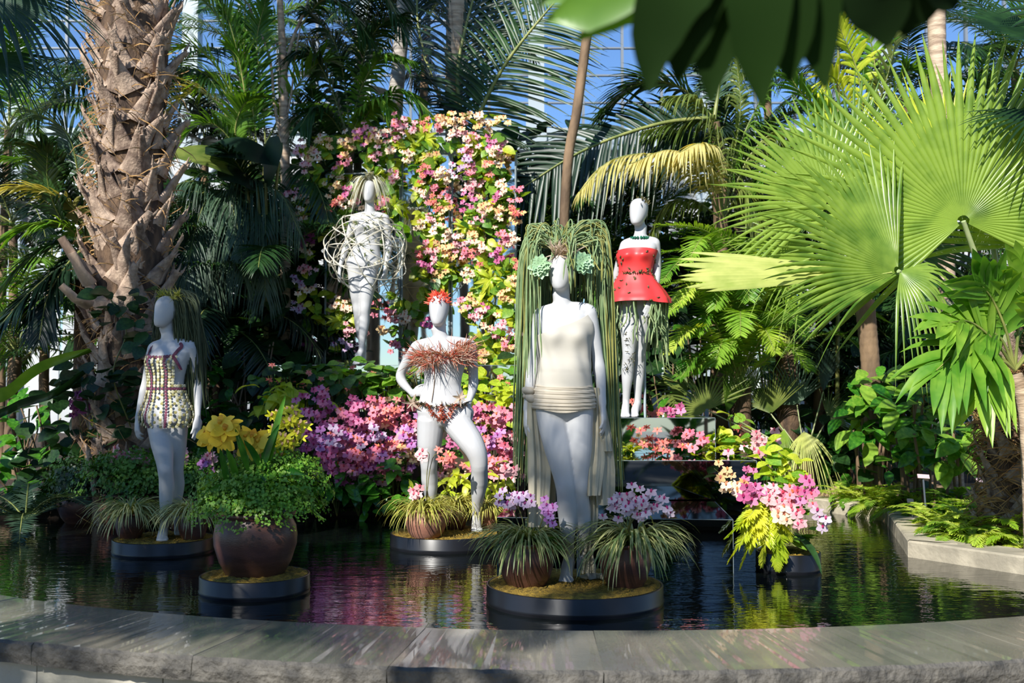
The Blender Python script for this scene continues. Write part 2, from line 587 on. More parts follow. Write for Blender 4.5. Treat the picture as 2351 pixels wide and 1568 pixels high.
def frond(path, lmax, n=44, w=0.03, vee=15, droop=0.25, rr=0.012, bare=0.14, a0=62, a1=28, seed=1, up=UPZ, m=0, prof=0.6, jit=0.12, sides=(-1, 1), gap=0.0):
    """one pinnate leaf along a path: returns (rachis builder, leaflet builder)"""
    r = random.Random(seed)
    p = np.asarray(path, float)
    if len(p) < 16:
        p = spline(p, 24)
    K = len(p)
    t = tangents(p)
    rb, lb = MB(), MB()
    tube(rb, p, np.linspace(rr, rr * 0.25, K), 6)
    u = np.linspace(0, 1, 6)[:, None]
    prw = np.array([0.55, 0.95, 1.0, 0.85, 0.5, 0.02])
    for s in sides:
        for i in range(n):
            if gap and r.random() < gap:
                continue
            f = bare + (1 - bare) * (i + 0.5 + r.uniform(-.3, .3)) / n
            x = min(f, 0.9999) * (K - 1)
            k = int(x)
            q = p[k] * (1 - (x - k)) + p[k + 1] * (x - k)
            tt = t[k]
            side = nrm(np.cross(tt, up)) * s
            nn = nrm(np.cross(side, tt)) * s
            if nn @ up < 0:
                nn = -nn
            g = (f - bare) / (1 - bare)
            a = math.radians(a0 + (a1 - a0) * g + r.uniform(-6, 6))
            v = math.radians(vee + r.uniform(-10, 10))
            d = tt * math.cos(a) + (side * math.cos(v) + nn * math.sin(v)) * math.sin(a)
            l = lmax * (max(math.sin(math.pi * (0.1 + 0.86 * g)), 0.05) ** prof) * r.uniform(1 - jit, 1 + jit)
            dr = droop * r.uniform(0.6, 1.4)
            pts = q + d * l * u * (1 - 0.25 * dr * u) - UPZ * (l * dr) * u ** 2
            sd = nrm(np.cross(nn, d))
            fo = -nn * (w * 0.22) * prw[:, None]
            ribbon(lb, pts, w * prw, sd, fo, m)
    return rb, lb


FR = {}


def frond_template(key, **kw):
    L, e0, e1 = kw.pop('L'), kw.pop('e0'), kw.pop('e1')
    mat = kw.pop('mat')
    rb, lb = frond(arc_path(L, e0, e1, 22, kw.pop('bend', 1.0)), **kw)
    FR[key] = (rb.mesh(key + '_rachis', M_['rachis']), lb.mesh(key + '_leaflets', mat), mat)
    return FR[key]


def put_frond(parent, key, loc, az, tilt=0.0, s=1.0, roll=0.0, mat=None):
    """place a template frond: az = heading in degrees (0 = +Y, 90 = +X), tilt lifts it"""
    rm, lm, m0 = FR[key]
    if mat is not None and mat is not m0:
        k2 = (key, mat.name)
        if k2 not in FR:
            c = lm.copy()
            c.materials.clear()
            c.materials.append(mat)
            FR[k2] = c
        lm = FR[k2]
    M = Matrix.Translation(Vector([float(x) for x in loc])) @ Matrix.Rotation(math.radians(-az), 4, 'Z') @ Matrix.Rotation(math.radians(tilt), 4, 'X') @ Matrix.Rotation(math.radians(roll), 4, 'Y') @ Matrix.Scale(s, 4)
    f = inst('frond', rm, parent, M)
    l = bpy.data.objects.new('leaflets', lm)
    COL.objects.link(l)
    l.parent = f
    l['kind'] = 'stuff'
    return f


def own_frond(parent, pts, mat, **kw):
    rb, lb = frond(spline(pts, 30), **kw)
    f = rb.build('frond', M_['rachis'], parent)
    lb.build('leaflets', mat, f, kind='stuff')
    return f


frond_template('areca', L=1.7, e0=70, e1=-20, lmax=0.42, n=34, w=0.034, vee=28, droop=0.35, mat=M_['leaf_mid'], seed=3)
frond_template('feather', L=2.4, e0=62, e1=-35, lmax=0.55, n=56, w=0.028, vee=8, droop=0.5, mat=M_['leaf_dark'], seed=4)
frond_template('coco', L=3.0, e0=72, e1=-5, lmax=0.75, n=60, w=0.036, vee=12, droop=0.35, mat=M_['leaf_dark'], seed=5, rr=.02)
frond_template('cycad', L=1.35, e0=50, e1=-12, lmax=0.2, n=62, w=0.017, vee=16, droop=0.12, mat=M_['fern'], seed=6, a0=75, a1=45)
frond_template('soft', L=0.95, e0=58, e1=-50, lmax=0.16, n=40, w=0.02, vee=5, droop=0.25, mat=M_['fern'], seed=7, rr=.006)
frond_template('fernlet', L=0.5, e0=48, e1=-30, lmax=0.1, n=26, w=0.016, vee=4, droop=0.2, mat=M_['fern_lime'], seed=8, rr=.004, bare=.1, prof=.9)
frond_template('grassy', L=1.4, e0=75, e1=-45, lmax=0.4, n=60, w=0.012, vee=0, droop=0.8, mat=M_['leaf_blue'], seed=9, rr=.008)


def fan_leaf(mb, hub, U, Nn, R, n=40, span=165, split=0.5, droop=0.12, pleat=0.028, cup=0.12, seed=1, m=0, tipw=0.0, oval=0.15, stiff=0.0):
    """palmate leaf: pleated disc that splits into n segments; U = main direction, Nn = upper side"""
    r = random.Random(seed)
    U = nrm(U)
    Nn = nrm(np.asarray(Nn, float) - U * np.dot(Nn, U))
    V = np.cross(Nn, U)
    d = math.radians(span) * 2 / n * 0.5
    K = 10
    for i in range(n):
        th = math.radians(-span) + (2 * i + 1) * d
        Ri = R * (1 - oval + oval * math.cos(th * 0.6)) * r.uniform(0.94, 1.05)
        sp = split * r.uniform(0.9, 1.1)
        rad = np.concatenate([np.linspace(0.03, sp, 4), np.linspace(sp, 1, 7)[1:]])
        dr = droop * r.uniform(0.4, 1.8)
        tw = th + np.linspace(0, r.uniform(-.02, .02), K)
        v = []
        for k, q in enumerate(rad):
            wf = 1.0 if q <= sp else max(1 - ((q - sp) / (1 - sp)) ** 1.3, tipw)
            eff = d * wf * (1 if q <= sp else sp / q * (0.75 + 0.25 * q / sp))
            rr_ = q * Ri
            over = max(q - sp * 0.9, 0)
            base = Nn * (cup * Ri * q * q) - UPZ * (dr * Ri * over ** 2 * 3.0)
            for da, h in ((-eff, -pleat), (0, pleat), (eff, -pleat)):
                a = tw[k] + da
                v.append(np.asarray(hub) + (U * math.cos(a) + V * math.sin(a)) * rr_ + base + Nn * (h * Ri * min(q, sp) * (wf ** .5) * 0.5))
        ii = np.arange(K - 1) * 3
        f = np.concatenate([np.stack([ii, ii + 1, ii + 4, ii + 3], 1), np.stack([ii + 1, ii + 2, ii + 5, ii + 4], 1)])
        mb.add(np.array(v), f, m)


def fan_on(parent, base, hub, U, Nn, R, mat, pet_r=0.014, sag=0.0, pmat=None, **kw):
    """a fan leaf with its petiole, two nested parts of a palm"""
    mid = (np.asarray(base) + np.asarray(hub)) / 2 + np.array([0, 0, sag])
    pb = MB()
    tube(pb, spline([base, mid, hub], 14), np.linspace(pet_r * 1.6, pet_r * .8, 14), 8)
    p = pb.build('petiole', pmat or M_['petiole'], parent)
    b = MB()
    fan_leaf(b, hub, U, Nn, R, **kw)
    b.build('fan_leaf', mat, p)
    return p


def blade_tuft(n, L, w, e0=(35, 88), e1=(-85, -35), seed=1, r0=0.05):
    """arching grass blades from a point, in local axes"""
    r = random.Random(seed)
    b = MB()
    for i in range(n):
        az = r.uniform(0, 2 * math.pi)
        l = L * r.uniform(0.65, 1.1)
        p = arc_path(l, r.uniform(*e0), r.uniform(*e1), 9, 0.9)
        c, s = math.cos(az), math.sin(az)
        q = np.stack([p[:, 0] * c + p[:, 1] * s, -p[:, 0] * s + p[:, 1] * c, p[:, 2]], 1)
        q += np.array([s, c, 0]) * r.uniform(0, r0)
        side = np.array([c, -s, 0]) + UPZ * r.uniform(-.3, .3)
        ww = w * r.uniform(0.7, 1.2) * np.array([.7, .9, 1, 1, .95, .85, .7, .45, .05])
        ribbon(b, q, ww, side)
    return b


def leaf_mesh(name, mat, L=1.0, w=0.5, curl=25, fold=0.12, tip=1.0, wav=0.0):
    """broad leaf along +Y with its face towards +Z, unit length"""
    b = MB()
    n = 9
    t = np.linspace(0, 1, n)
    p = arc_path(L, 12, -curl, n)
    ww = w * np.sin(np.pi * t ** 0.75) ** 0.8
    ww[0], ww[-1] = 0.04 * w, 0.01
    up = np.stack([np.zeros(n), -np.gradient(p[:, 2]), np.gradient(p[:, 1])], 1)
    fo = -nrm(up) * (fold * ww)[:, None]
    ribbon(b, p, ww, (1, 0, 0), fo)
    if tip:
        tube(b, np.array([[0, -.12, -.05], [0, 0, 0]]), 0.012, 5)
    return b.mesh(name, mat)


LEAF = {
    'ovate': leaf_mesh('ovate_leaf', M_['leaf_gloss'], w=0.5, curl=35),
    'ovate_bright': leaf_mesh('ovate_leaf_bright', M_['leaf_bright'], w=0.52, curl=40),
    'vine': leaf_mesh('vine_leaf', M_['leaf_bright'], w=0.75, curl=30, fold=.08),
    'vine_mid': leaf_mesh('vine_leaf_mid', M_['leaf_mid'], w=0.72, curl=30, fold=.08),
    'vine_lime': leaf_mesh('vine_leaf_lime', M_['leaf_lime'], w=0.6, curl=40, fold=.1),
    'begonia': leaf_mesh('begonia_leaf', M_['leaf_dark'], w=0.8, curl=25, fold=.06),
    'croton': leaf_mesh('croton_leaf', M_['leaf_lime'], w=0.32, curl=55),
    'strap': leaf_mesh('strap_leaf', M_['leaf_mid'], w=0.16, curl=45, fold=.25),
    'strap_dark': leaf_mesh('strap_leaf_dark', M_['leaf_dark'], w=0.16, curl=60, fold=.25),
    'paddle': leaf_mesh('paddle_leaf', M_['leaf_gloss'], w=0.4, curl=30),
    'frill': leaf_mesh('frill_leaf', M_['leaf_lime'], w=0.22, curl=80, fold=.1),
}


# ---------------------------------------------------------------- orchids
def blossom_mesh(name, mats, petalw=0.62, sepalw=0.34, lip=0.32, cup=0.16):
    """orchid flower of radius 1 facing +Z: three sepals, two wide petals and a lip"""
    b = MB()

    def pet(a, L, w, z, m=0, n=5):
        t = np.linspace(0, 1, n)
        d = np.array([math.cos(a), math.sin(a), 0])
        s = np.array([-math.sin(a), math.cos(a), 0])
        pth = d * (t * L)[:, None] + UPZ * (z + cup * (t ** 2) * (1 - 1.4 * t))[:, None]
        ww = w * np.sin(np.pi * np.clip(t * 0.86 + .1, 0, 1)) ** 0.7
        ribbon(b, pth, ww * 1.0, s, UPZ * (-.06 * ww)[:, None], m)
    for a in (90, 212, 328):
        pet(math.radians(a), 0.95, sepalw * 1.2, -0.03)
    for a in (20, 160):
        pet(math.radians(a), 1.0, petalw * 1.35, 0.04)
    pet(math.radians(270), 0.55, lip * 1.2, 0.14, 1)
    ball(b, (0, -0.05, 0.12), (0.14, 0.16, 0.14), 6, 4, 1)
    return b.mesh(name, list(mats))


BLO = {k: blossom_mesh('blossom_' + k, v) for k, v in PET.items()}
BLO['acid'] = blossom_mesh('blossom_acid', PET['acid'], 0.3, 0.28, 0.3)
BLO['coral'] = blossom_mesh('blossom_coral', PET['coral'], 0.4, 0.3, 0.3)
BUD = {}


def put_blossoms(parent, pts, colour, size, face=(0, -1, 0.15), jit=0.5, r=rnd, name='blossom'):
    for q in pts:
        f = nrm(np.asarray(face) + np.array([r.uniform(-jit, jit), r.uniform(-jit, jit) * .5, r.uniform(-jit, jit)]))
        M = aim(q, f, UPZ) @ Matrix.Rotation(-math.pi / 2, 4, 'X') @ Matrix.Rotation(r.uniform(-.4, .4), 4, 'Z') @ Matrix.Scale(size * r.uniform(.85, 1.12), 4)
        inst(name, BLO[colour], parent, M)


def spray_stem(parent, pts, rad=0.0035):
    b = MB()
    p = spline(pts, 12)
    tube(b, p, np.linspace(rad, rad * .6, 12), 5)
    return b.build('flower_stem', M_['stem'], parent), p


def cluster_spray(name, label, cat, group, base, tip, colour, nb, size, spread, leaves=0, leafkey='paddle', leaflen=0.2, face=(-.15, -1, .2)):
    """orchid plant: an arching stem and a cluster of blossoms round its upper end"""
    base, tip = np.asarray(base, float), np.asarray(tip, float)
    o = empty(name, base, label, cat, group)
    mid = (base + tip) / 2 + np.array([0, -.02, np.linalg.norm(tip - base) * .22])
    st, p = spray_stem(o, [base, mid, tip])
    pts = []
    for i in range(nb):
        k = p[rnd.randint(6, 11)]
        pts.append(k + np.array([rnd.gauss(0, 1) * spread[0], -abs(rnd.gauss(0, 1)) * spread[1] - .01, rnd.gauss(0, 1) * spread[2]]))
    put_blossoms(o, pts, colour, size, face)
    for i in range(leaves):
        a = rnd.uniform(-2.6, -.5)
        inst('leaf', LEAF[leafkey], o, aim(base, (math.cos(a), math.sin(a) * .8, rnd.uniform(.2, .9)), UPZ, leaflen * rnd.uniform(.7, 1.2)))
    return o


ORD = ['topmost', 'second', 'third', 'fourth', 'fifth', 'sixth', 'seventh', 'eighth', 'ninth', 'tenth', 'eleventh', 'twelfth', 'thirteenth', 'fourteenth', 'fifteenth', 'sixteenth', 'seventeenth', 'eighteenth', 'nineteenth', 'twentieth'] + ['further down'] * 60
# ================================================================= SETTING
def structure(o, label):
    o['kind'] = 'structure'
    o['label'] = label
    return o


PC = np.array([0.45, 10.6])          # centre of the round pond
RI, RO = 6.06, 6.72

wb = MB()
lathe(wb, [(0.001, 0), (2, 0), (4, 0), (RI + .08, 0)], (PC[0], PC[1], 0), 96)
structure(wb.build('pond_water', M_['water'], smooth=False), 'dark rippled pond water mirroring the flowers')

fb = MB()
box(fb, (-30, -25, -0.55), (30, 60, -0.45))
structure(fb.build('floor', M_['floor']), 'stone floor of the conservatory')

# --- coping slabs, each a piece of its own
cop = structure(empty('pond_coping', (PC[0], PC[1] - RI, 0.03), None, None), 'curved grey stone coping in front of the pond')
JA = [-.80, -.70, -.60, -.49, -.36, -.25, -.135, -.018, .10, .24, .36, .48, .60, .72, .84]


def sector(b, a0, a1, prof, mats, n=10, rough=0.0, seed=1):
    r = np.random.RandomState(seed)
    aa = np.linspace(a0, a1, n)
    pr = np.asarray(prof, float)
    k = len(pr)
    v = np.zeros((n, k, 3))
    for i, a in enumerate(aa):
        v[i, :, 0] = PC[0] + pr[:, 0] * math.sin(a)
        v[i, :, 1] = PC[1] - pr[:, 0] * math.cos(a)
        v[i, :, 2] = pr[:, 1]
    if rough:
        sel = [q for q in range(k) if prof[q][0] > (RI + RO) / 2]
        v[:, sel, :] += r.uniform(-rough, rough, (n, len(sel), 3)) * np.array([1, 1, .6])
    v = v.reshape(-1, 3)
    for j in range(k):
        j2 = (j + 1) % k
        f = [(i * k + j, i * k + j2, (i + 1) * k + j2, (i + 1) * k + j) for i in range(n - 1)]
        b.add(v, f, mats[j])
    for i in (0, n - 1):
        ring = v[i * k:(i + 1) * k]
        b.add(np.vstack([ring, ring.mean(0)]), [(j, (j + 1) % k, k) for j in range(k)], 0)


for i in range(len(JA) - 1):
    b = MB()
    dz = rnd.uniform(-.002, .002)
    sector(b, JA[i] + .0002, JA[i + 1] - .0002,
           [(RI, .03), (RI, .114 + dz), (RI + .008, .12 + dz), (RO - .012, .12 + dz), (RO, .108 + dz), (RO + .004, .07), (RO - .004, .03)],
           [0, 0, 0, 1, 1, 1, 0], 24, 0.004, i)
    b.build('coping_slab', [M_['stone'], M_['stone_rough']], cop, smooth=False)

wal = structure(empty('wall_pond', (PC[0], PC[1] - RO, -.45), None, None), 'pale stone block wall under the coping')
for row, (z0, z1) in enumerate(((-.45, -.2), (-.198, .03))):
    a = -.82 + row * .03
    while a < .84:
        da = rnd.uniform(.055, .1)
        b = MB()
        off = rnd.uniform(-.006, .006)
        sector(b, a + .0006, a + da - .0006, [(RI + .06, z0), (RI + .06, z1), (RO - .06 + off, z1), (RO - .055 + off, z1 - .008), (RO - .055 + off, z0 + .008)], [0] * 5, 5, 0.002, int(a * 1e4) % 9999)
        b.build('stone_block', M_['stone_pale'], wal, smooth=False)
        a += da

# --- planting bed
CURB = np.array([(1.75, 10.62), (2.81, 10.30), (3.23, 9.31), (2.69, 7.31), (3.14, 6.60), (4.9, 5.3)])


def bank_edge(x):
    return np.interp(x, [-9, -4.6, -3.2, -2.2, .3, 1.3, 1.75, 2.81, 3.23], [8.4, 9.2, 9.75, 9.7, 9.65, 9.9, 10.7, 10.4, 9.45])


def bed_z(x, y):
    x, y = np.asarray(x, float), np.asarray(y, float)
    d = y - bank_edge(x)
    z = np.clip(d / .12, 0, 1) * .45 - .4
    z = z + np.clip(d, 0, 8) * .05
    bank = np.clip((x + 2.5) / .4, 0, 1) * np.clip((.35 - x) / .3, 0, 1)
    z = z + bank * np.clip((d - .05) / .5, 0, 1) * .85
    cx = np.interp(y, [4, 5.3, 6.6, 7.31, 9.31], [6.5, 5.2, 3.3, 2.85, 3.4])
    right = (x > cx) & (y < 9.6)
    z = np.where(right, .09, z)
    z = np.where((x > 3.23) & (y > 9.2), np.maximum(z, .09 + np.clip(y - 9.2, 0, 4) * .04), z)
    return z


gx, gy = np.arange(-13, 13.01, .13), np.arange(4.6, 22, .13)
X, Yg = np.meshgrid(gx, gy)
Z = bed_z(X, Yg) + .02 * np.sin(X * 9) * np.sin(Yg * 7.3) * (bed_z(X, Yg) > 0)
nx, ny = len(gx), len(gy)
ii, jj = np.meshgrid(np.arange(ny - 1), np.arange(nx - 1), indexing='ij')
fi = (ii * nx + jj).ravel()
b = MB()
b.add(np.stack([X, Yg, Z], -1).reshape(-1, 3), np.stack([fi, fi + 1, fi + nx + 1, fi + nx], 1))
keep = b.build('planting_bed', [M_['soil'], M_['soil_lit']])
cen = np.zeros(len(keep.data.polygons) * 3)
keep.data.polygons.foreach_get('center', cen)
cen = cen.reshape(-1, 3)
keep.data.polygons.foreach_set('material_index', ((cen[:, 0] > 2.2) & (cen[:, 1] < 11.2)).astype(np.int32))  # right bank takes the paler soil that paints in the sunlight
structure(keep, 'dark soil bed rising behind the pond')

cur = structure(empty('trim_curb', (CURB[2][0], CURB[2][1], 0), None, None), 'concrete curb along the right bank of the pond')
for i in range(len(CURB) - 1):
    a, c = CURB[i], CURB[i + 1]
    d = (c - a) / np.linalg.norm(c - a)
    nrmv = np.array([-d[1], d[0]])
    wdt = .3 if i in (2, 3, 4) else .22
    n = max(1, int(round(np.linalg.norm(c - a) / 1.1)))
    for k in range(n):
        p0, p1 = a + (c - a) * k / n + d * .003, a + (c - a) * (k + 1) / n - d * .003
        h = .115 + rnd.uniform(-.004, .004)
        q0, q1 = p0 + nrmv * wdt, p1 + nrmv * wdt
        if i < 4 and k == n - 1:
            q1 = q1 + d * .12
        v, f = [], []
        for (pp, zz) in ((p0, -.3), (p1, -.3), (q1, -.3), (q0, -.3), (p0, h - .012), (p1, h - .012), (q1, h), (q0, h)):
            v.append((pp[0], pp[1], zz))
        e = nrmv * .012
        for (pp) in (p0 + e, p1 + e):
            v.append((pp[0], pp[1], h))
        b = MB()
        b.add(v, [(0, 3, 2, 1), (0, 1, 5, 4), (1, 2, 6, 5), (2, 3, 7, 6), (3, 0, 4, 7), (4, 5, 9, 8), (8, 9, 6, 7)])
        b.build('curb_stone', M_['curb'], cur, smooth=False)

# --- glazed back wall of the conservatory
YB = 17.5
bw = structure(empty('wall_back', (0, YB, 0), None, None), 'glazed back wall of the conservatory with white steel frame')
BAY = 2.86
X0 = .4 - 4 * 2.86
b = MB()
for k in range(9):
    x = X0 + k * BAY
    c = MB()
    box(c, (x - .13, YB - .14, -.45), (x + .13, YB + .14, 10.5))
    box(c, (x - .17, YB - .18, 5.1), (x + .17, YB - .14, 5.7))
    box(c, (x - .17, YB - .18, -.45), (x + .17, YB - .14, .2))
    c.build('steel_column', M_['frame_white'], bw, smooth=False)
    for sx in (-1, 1):
        g = MB()
        pth = [(x + sx * .13, YB - .05, 4.1), (x + sx * .35, YB - .05, 4.75), (x + sx * .95, YB - .05, 5.1)]
        tube(g, spline(pth, 10), .045, 6)
        g.build('bracket', M_['frame_white'], bw)
for (z0, z1, dy) in ((5.1, 5.45, .13), (3.0, 3.15, .1), (9.9, 10.3, .13)):
    c = MB()
    box(c, (X0 - .5, YB - dy, z0), (X0 + 8.5 * BAY, YB + dy, z1))
    box(c, (X0 - .5, YB - dy - .05, z1 - .08), (X0 + 8.5 * BAY, YB + dy + .05, z1))
    c.build('steel_beam', M_['frame_white'], bw, smooth=False)
for k in range(8):
    x = X0 + k * BAY + .13
    w = (BAY - .26) / 4
    for j in range(4):
        for (z0, z1) in ((.25, 3.0), (3.15, 5.1)):
            c = MB()
            box(c, (x + j * w + .025, YB - .02, z0 + .02), (x + (j + 1) * w - .025, YB + .02, z1 - .02))
            c.build('pale_panel', M_['panel_white'], bw, smooth=False)
    win = structure(empty('window_%d' % (k + 1), (x, YB, 5.45), None, None), 'tall glazed bay of the back wall')
    fr = MB()
    for j in range(1, 4):
        box(fr, (x + j * w - .022, YB - .04, 5.45), (x + j * w + .022, YB + .04, 9.9))
    for q in range(1, 10):
        box(fr, (x, YB - .03, 5.45 + q * .46 - .013), (x + 4 * w, YB + .03, 5.45 + q * .46 + .013))
    fr.build('glazing_bars', M_['mullion'], win, smooth=False)
    for j in range(4):
        for q in range(10):
            g = MB()
            box(g, (x + j * w + .022, YB - .004, 5.463 + q * .46), (x + (j + 1) * w - .022, YB + .004, 5.437 + min((q + 1) * .46, 4.45)))
            g.build('pane', M_['glass'], win, smooth=False)

# ================================================================= MIRRORED STEPS AND PANELS


def plinth(label, x0, x1, y0, y1, z1, mat, rz=0.0, z0=-.3, cat='plinth', group='mirrored steps under the red mannequin', topmat=None):
    c = ((x0 + x1) / 2, (y0 + y1) / 2, z0)
    o = empty('mirror_plinth', c, label, cat, group)
    hx, hy = (x1 - x0) / 2, (y1 - y0) / 2
    t = .012
    for nm, a, e, m in (('front_panel', (-hx, -hy, 0), (hx, -hy + t, z1 - z0 - t), mat), ('back_panel', (-hx, hy - t, 0), (hx, hy, z1 - z0 - t), mat),
                        ('side_panel', (-hx, -hy + t, 0), (-hx + t, hy - t, z1 - z0 - t), mat), ('side_panel', (hx - t, -hy + t, 0), (hx, hy - t, z1 - z0 - t), mat),
                        ('top_panel', (-hx, -hy, z1 - z0 - t), (hx, hy, z1 - z0), topmat or mat)):
        b = MB()
        box(b, a, e)
        b.build(nm, m, o, smooth=False, local=True)
    e = MB()
    for (a, q) in (((-hx - .001, -hy - .002, z1 - z0 - .003), (hx + .001, -hy + .002, z1 - z0 + .001)), ((hx - .002, -hy - .002, z1 - z0 - .003), (hx + .002, hy, z1 - z0 + .001)),
                   ((hx - .002, -hy - .002, 0), (hx + .002, -hy + .002, z1 - z0))):
        box(e, a, q)
    e.build('edge_trim', M_['mirror_edge'], o, smooth=False, local=True)
    o.rotation_euler = (0, 0, rz)
    return o


plinth('lowest and widest of the three black mirrored steps, standing in the water', -.05, 1.42, 6.72, 7.82, .33, M_['mirror_black'], math.radians(-5))
plinth('middle black mirrored step with orchids lying on its edge', .1, 1.79, 7.84, 8.72, .62, M_['mirror_black'])
plinth('top mirrored step that carries the mannequin in the red dress', .35, 1.66, 8.74, 9.75, .91, M_['mirror'])
ZC = 1.38
plinth('mirrored platform under the orchid panels, edged with leafy plants', -2.3, .2, 10.32, 12.2, ZC, M_['mirror'], group='mirrored platforms')


def wall_y(x):
    return 11.3 - .166 * (x + 1.27)


def panel(label, xa, xb, ya, yb, z0, z1):
    a, c = np.array([xa, ya]), np.array([xb, yb])
    mid = (a + c) / 2
    o = empty('tall_mirror', (mid[0], mid[1], z0), label, 'mirror', 'tall mirror panels behind the orchids')
    L = np.linalg.norm(c - a)
    b = MB()
    box(b, (-L / 2, -.012, 0), (L / 2, .012, z1 - z0))
    b.build('mirror_sheet', M_['mirror'], o, smooth=False, local=True)
    e = MB()
    for x in (-L / 2, L / 2):
        box(e, (x - .008, -.02, 0), (x + .008, .02, z1 - z0 + .004))
    box(e, (-L / 2, -.02, z1 - z0 - .004), (L / 2, .02, z1 - z0 + .008))
    e.build('edge_trim', M_['mirror_edge'], o, smooth=False, local=True)
    o.rotation_euler = (0, 0, math.atan2(c[1] - a[1], c[0] - a[0]))
    return o


panel('tall mirror panel behind the mannequin in the vine cage', -2.0, -1.19, wall_y(-2.0), wall_y(-1.19), ZC, 3.46)
panel('tall mirror panel right of the one behind the caged mannequin', -1.165, -.66, wall_y(-1.165), wall_y(-.66), ZC, 3.62)
panel('tall mirror panel at the right end, under the thickest orchids', -.63, .04, wall_y(-.66), wall_y(-.66) - .18, ZC, 3.62)


# ================================================================= BLACK DRUMS
def drum(label, c, r, h=.10):
    o = empty('black_drum', (c[0], c[1], -.2), label, 'pedestal', 'round black drums standing in the pond')
    b = MB()
    lathe(b, [(r - .02, -.2), (r, -.2), (r, .012), (r + .004, .018), (r, .024), (r, h - .004), (r - .003, h), (r - .012, h), (r - .014, h - .02), (.001, h - .02)], (c[0], c[1], 0), 72)
    b.build('drum_wall', M_['drum'], o)
    m = MB()
    n, k = 90, 22
    rr = np.linspace(0.001, r - .013, k)
    th = np.arange(n) * 2 * math.pi / n
    Rr, T = np.meshgrid(rr, th, indexing='ij')
    z = h - .004 + nrs.uniform(0, .016, Rr.shape) * np.clip((r - .013 - Rr) / .03 + .3, 0, 1)
    v = np.stack([c[0] + Rr * np.cos(T), c[1] + Rr * np.sin(T), z], -1)
    i = np.arange(k - 1)[:, None] * n
    j = np.arange(n)[None, :]
    j2 = (j + 1) % n
    m.add(v, np.stack([i + j, i + n + j, i + n + j2, i + j2], -1).reshape(-1, 4))
    m.build('moss', M_['moss'], o, kind='stuff', label='golden moss')
    return o


DE, DP, DB, DA = (.335, 5.77, .472), (-1.443, 6.05, .304), (-.485, 7.83, .40), (-2.445, 7.55, .345)
drum('front black drum carrying the tallest mannequin and two pots', DE[:2], DE[2])
drum('black drum under the big brown pot of yellow orchids', DP[:2], DP[2])
drum('black drum under the mannequin with the red petal cap', DB[:2], DB[2])
drum('black drum under the dark haired mannequin in the disc dress', DA[:2], DA[2])
# ================================================================= MANNEQUINS
class Torso:
    #        zc    hw    depth
    RINGS = [(.76, .060, .050), (.80, .118, .088), (.84, .150, .108), (.90, .166, .114), (.96, .160, .106), (1.02, .138, .094), (1.09, .118, .086),
             (1.16, .121, .088), (1.23, .134, .094), (1.30, .146, .098), (1.37, .152, .092), (1.42, .140, .074), (1.45, .098, .062), (1.475, .062, .053),
             (1.51, .050, .050), (1.55, .047, .049), (1.60, .046, .050)]

    def __init__(s, Y, land, wk=1.0, dk=1.0, yaw=0.0, bust=.040):
        s.Y, s.wk, s.dk, s.yaw, s.bust = Y, wk, dk, math.radians(yaw), bust
        l = np.array(sorted(land))
        s.l = l
        s.r = np.array(s.RINGS)

    def cen(s, zc):
        l = s.l
        c = [float(np.interp(zc, l[:, 0], l[:, k])) for k in (1, 2, 3)]
        if zc > l[-1, 0]:
            g = (zc - l[-1, 0]) / (l[-1, 0] - l[-2, 0])
            c = [c[k] + g * (l[-1, k + 1] - l[-2, k + 1]) for k in range(3)]
        return P(c[0], c[1], s.Y + c[2])

    def pt(s, zc, th, off=0.0):
        hw = float(np.interp(zc, s.r[:, 0], s.r[:, 1])) * s.wk
        dp = float(np.interp(zc, s.r[:, 0], s.r[:, 2])) * s.dk
        e = 2 / 2.25
        ct, st = math.cos(th), math.sin(th)
        x = (hw + off) * math.copysign(abs(ct) ** e, ct)
        y = (dp + off) * math.copysign(abs(st) ** e, st)
        if st < 0:
            for sx in (-1, 1):
                y -= s.bust * math.exp(-((x - sx * .068 * s.wk) / .05) ** 2 - ((zc - 1.285) / .055) ** 2)
        else:
            for sx in (-1, 1):
                y += .034 * math.exp(-((x - sx * .075 * s.wk) / .06) ** 2 - ((zc - .885) / .06) ** 2)
        c, q = math.cos(s.yaw), math.sin(s.yaw)
        return s.cen(zc) + np.array([x * c - y * q, x * q + y * c, 0])

    def shell(s, b, ztop, zbot, off, nr=24, nt=64, m=0, thick=.004):
        """cloth around the torso; ztop/zbot/off are functions of the angle (off also of zc)"""
        th = np.arange(nt) * 2 * math.pi / nt
        for side in (1, 0):
            v = []
            for i in range(nr):
                u = i / (nr - 1)
                for t in th:
                    z = ztop(t) * (1 - u) + zbot(t) * u
                    v.append(s.pt(z, t, off(t, z) - (0 if side else thick)))
            i = np.arange(nr - 1)[:, None] * nt
            j = np.arange(nt)[None, :]
            k = (j + 1) % nt
            f = np.stack([i + j, i + nt + j, i + nt + k, i + k], -1).reshape(-1, 4)
            b.add(v, f if side else f[:, ::-1], m)
            if side:
                outer = v
        inner = v
        for r0 in (0, (nr - 1) * nt):
            vv = np.array(outer[r0:r0 + nt] + inner[r0:r0 + nt])
            b.add(vv, [(a, (a + 1) % nt, nt + (a + 1) % nt, nt + a) for a in range(nt)], m)


HEAD = [(-.117, .012, .02, -.045), (-.112, .026, .036, -.043), (-.098, .040, .052, -.036), (-.07, .053, .070, -.024), (-.03, .065, .086, -.008), (.01, .071, .094, 0), (.045, .072, .096, .004),
        (.075, .067, .088, .008), (.098, .052, .068, .010), (.112, .032, .042, .012), (.119, .010, .014, .012)]


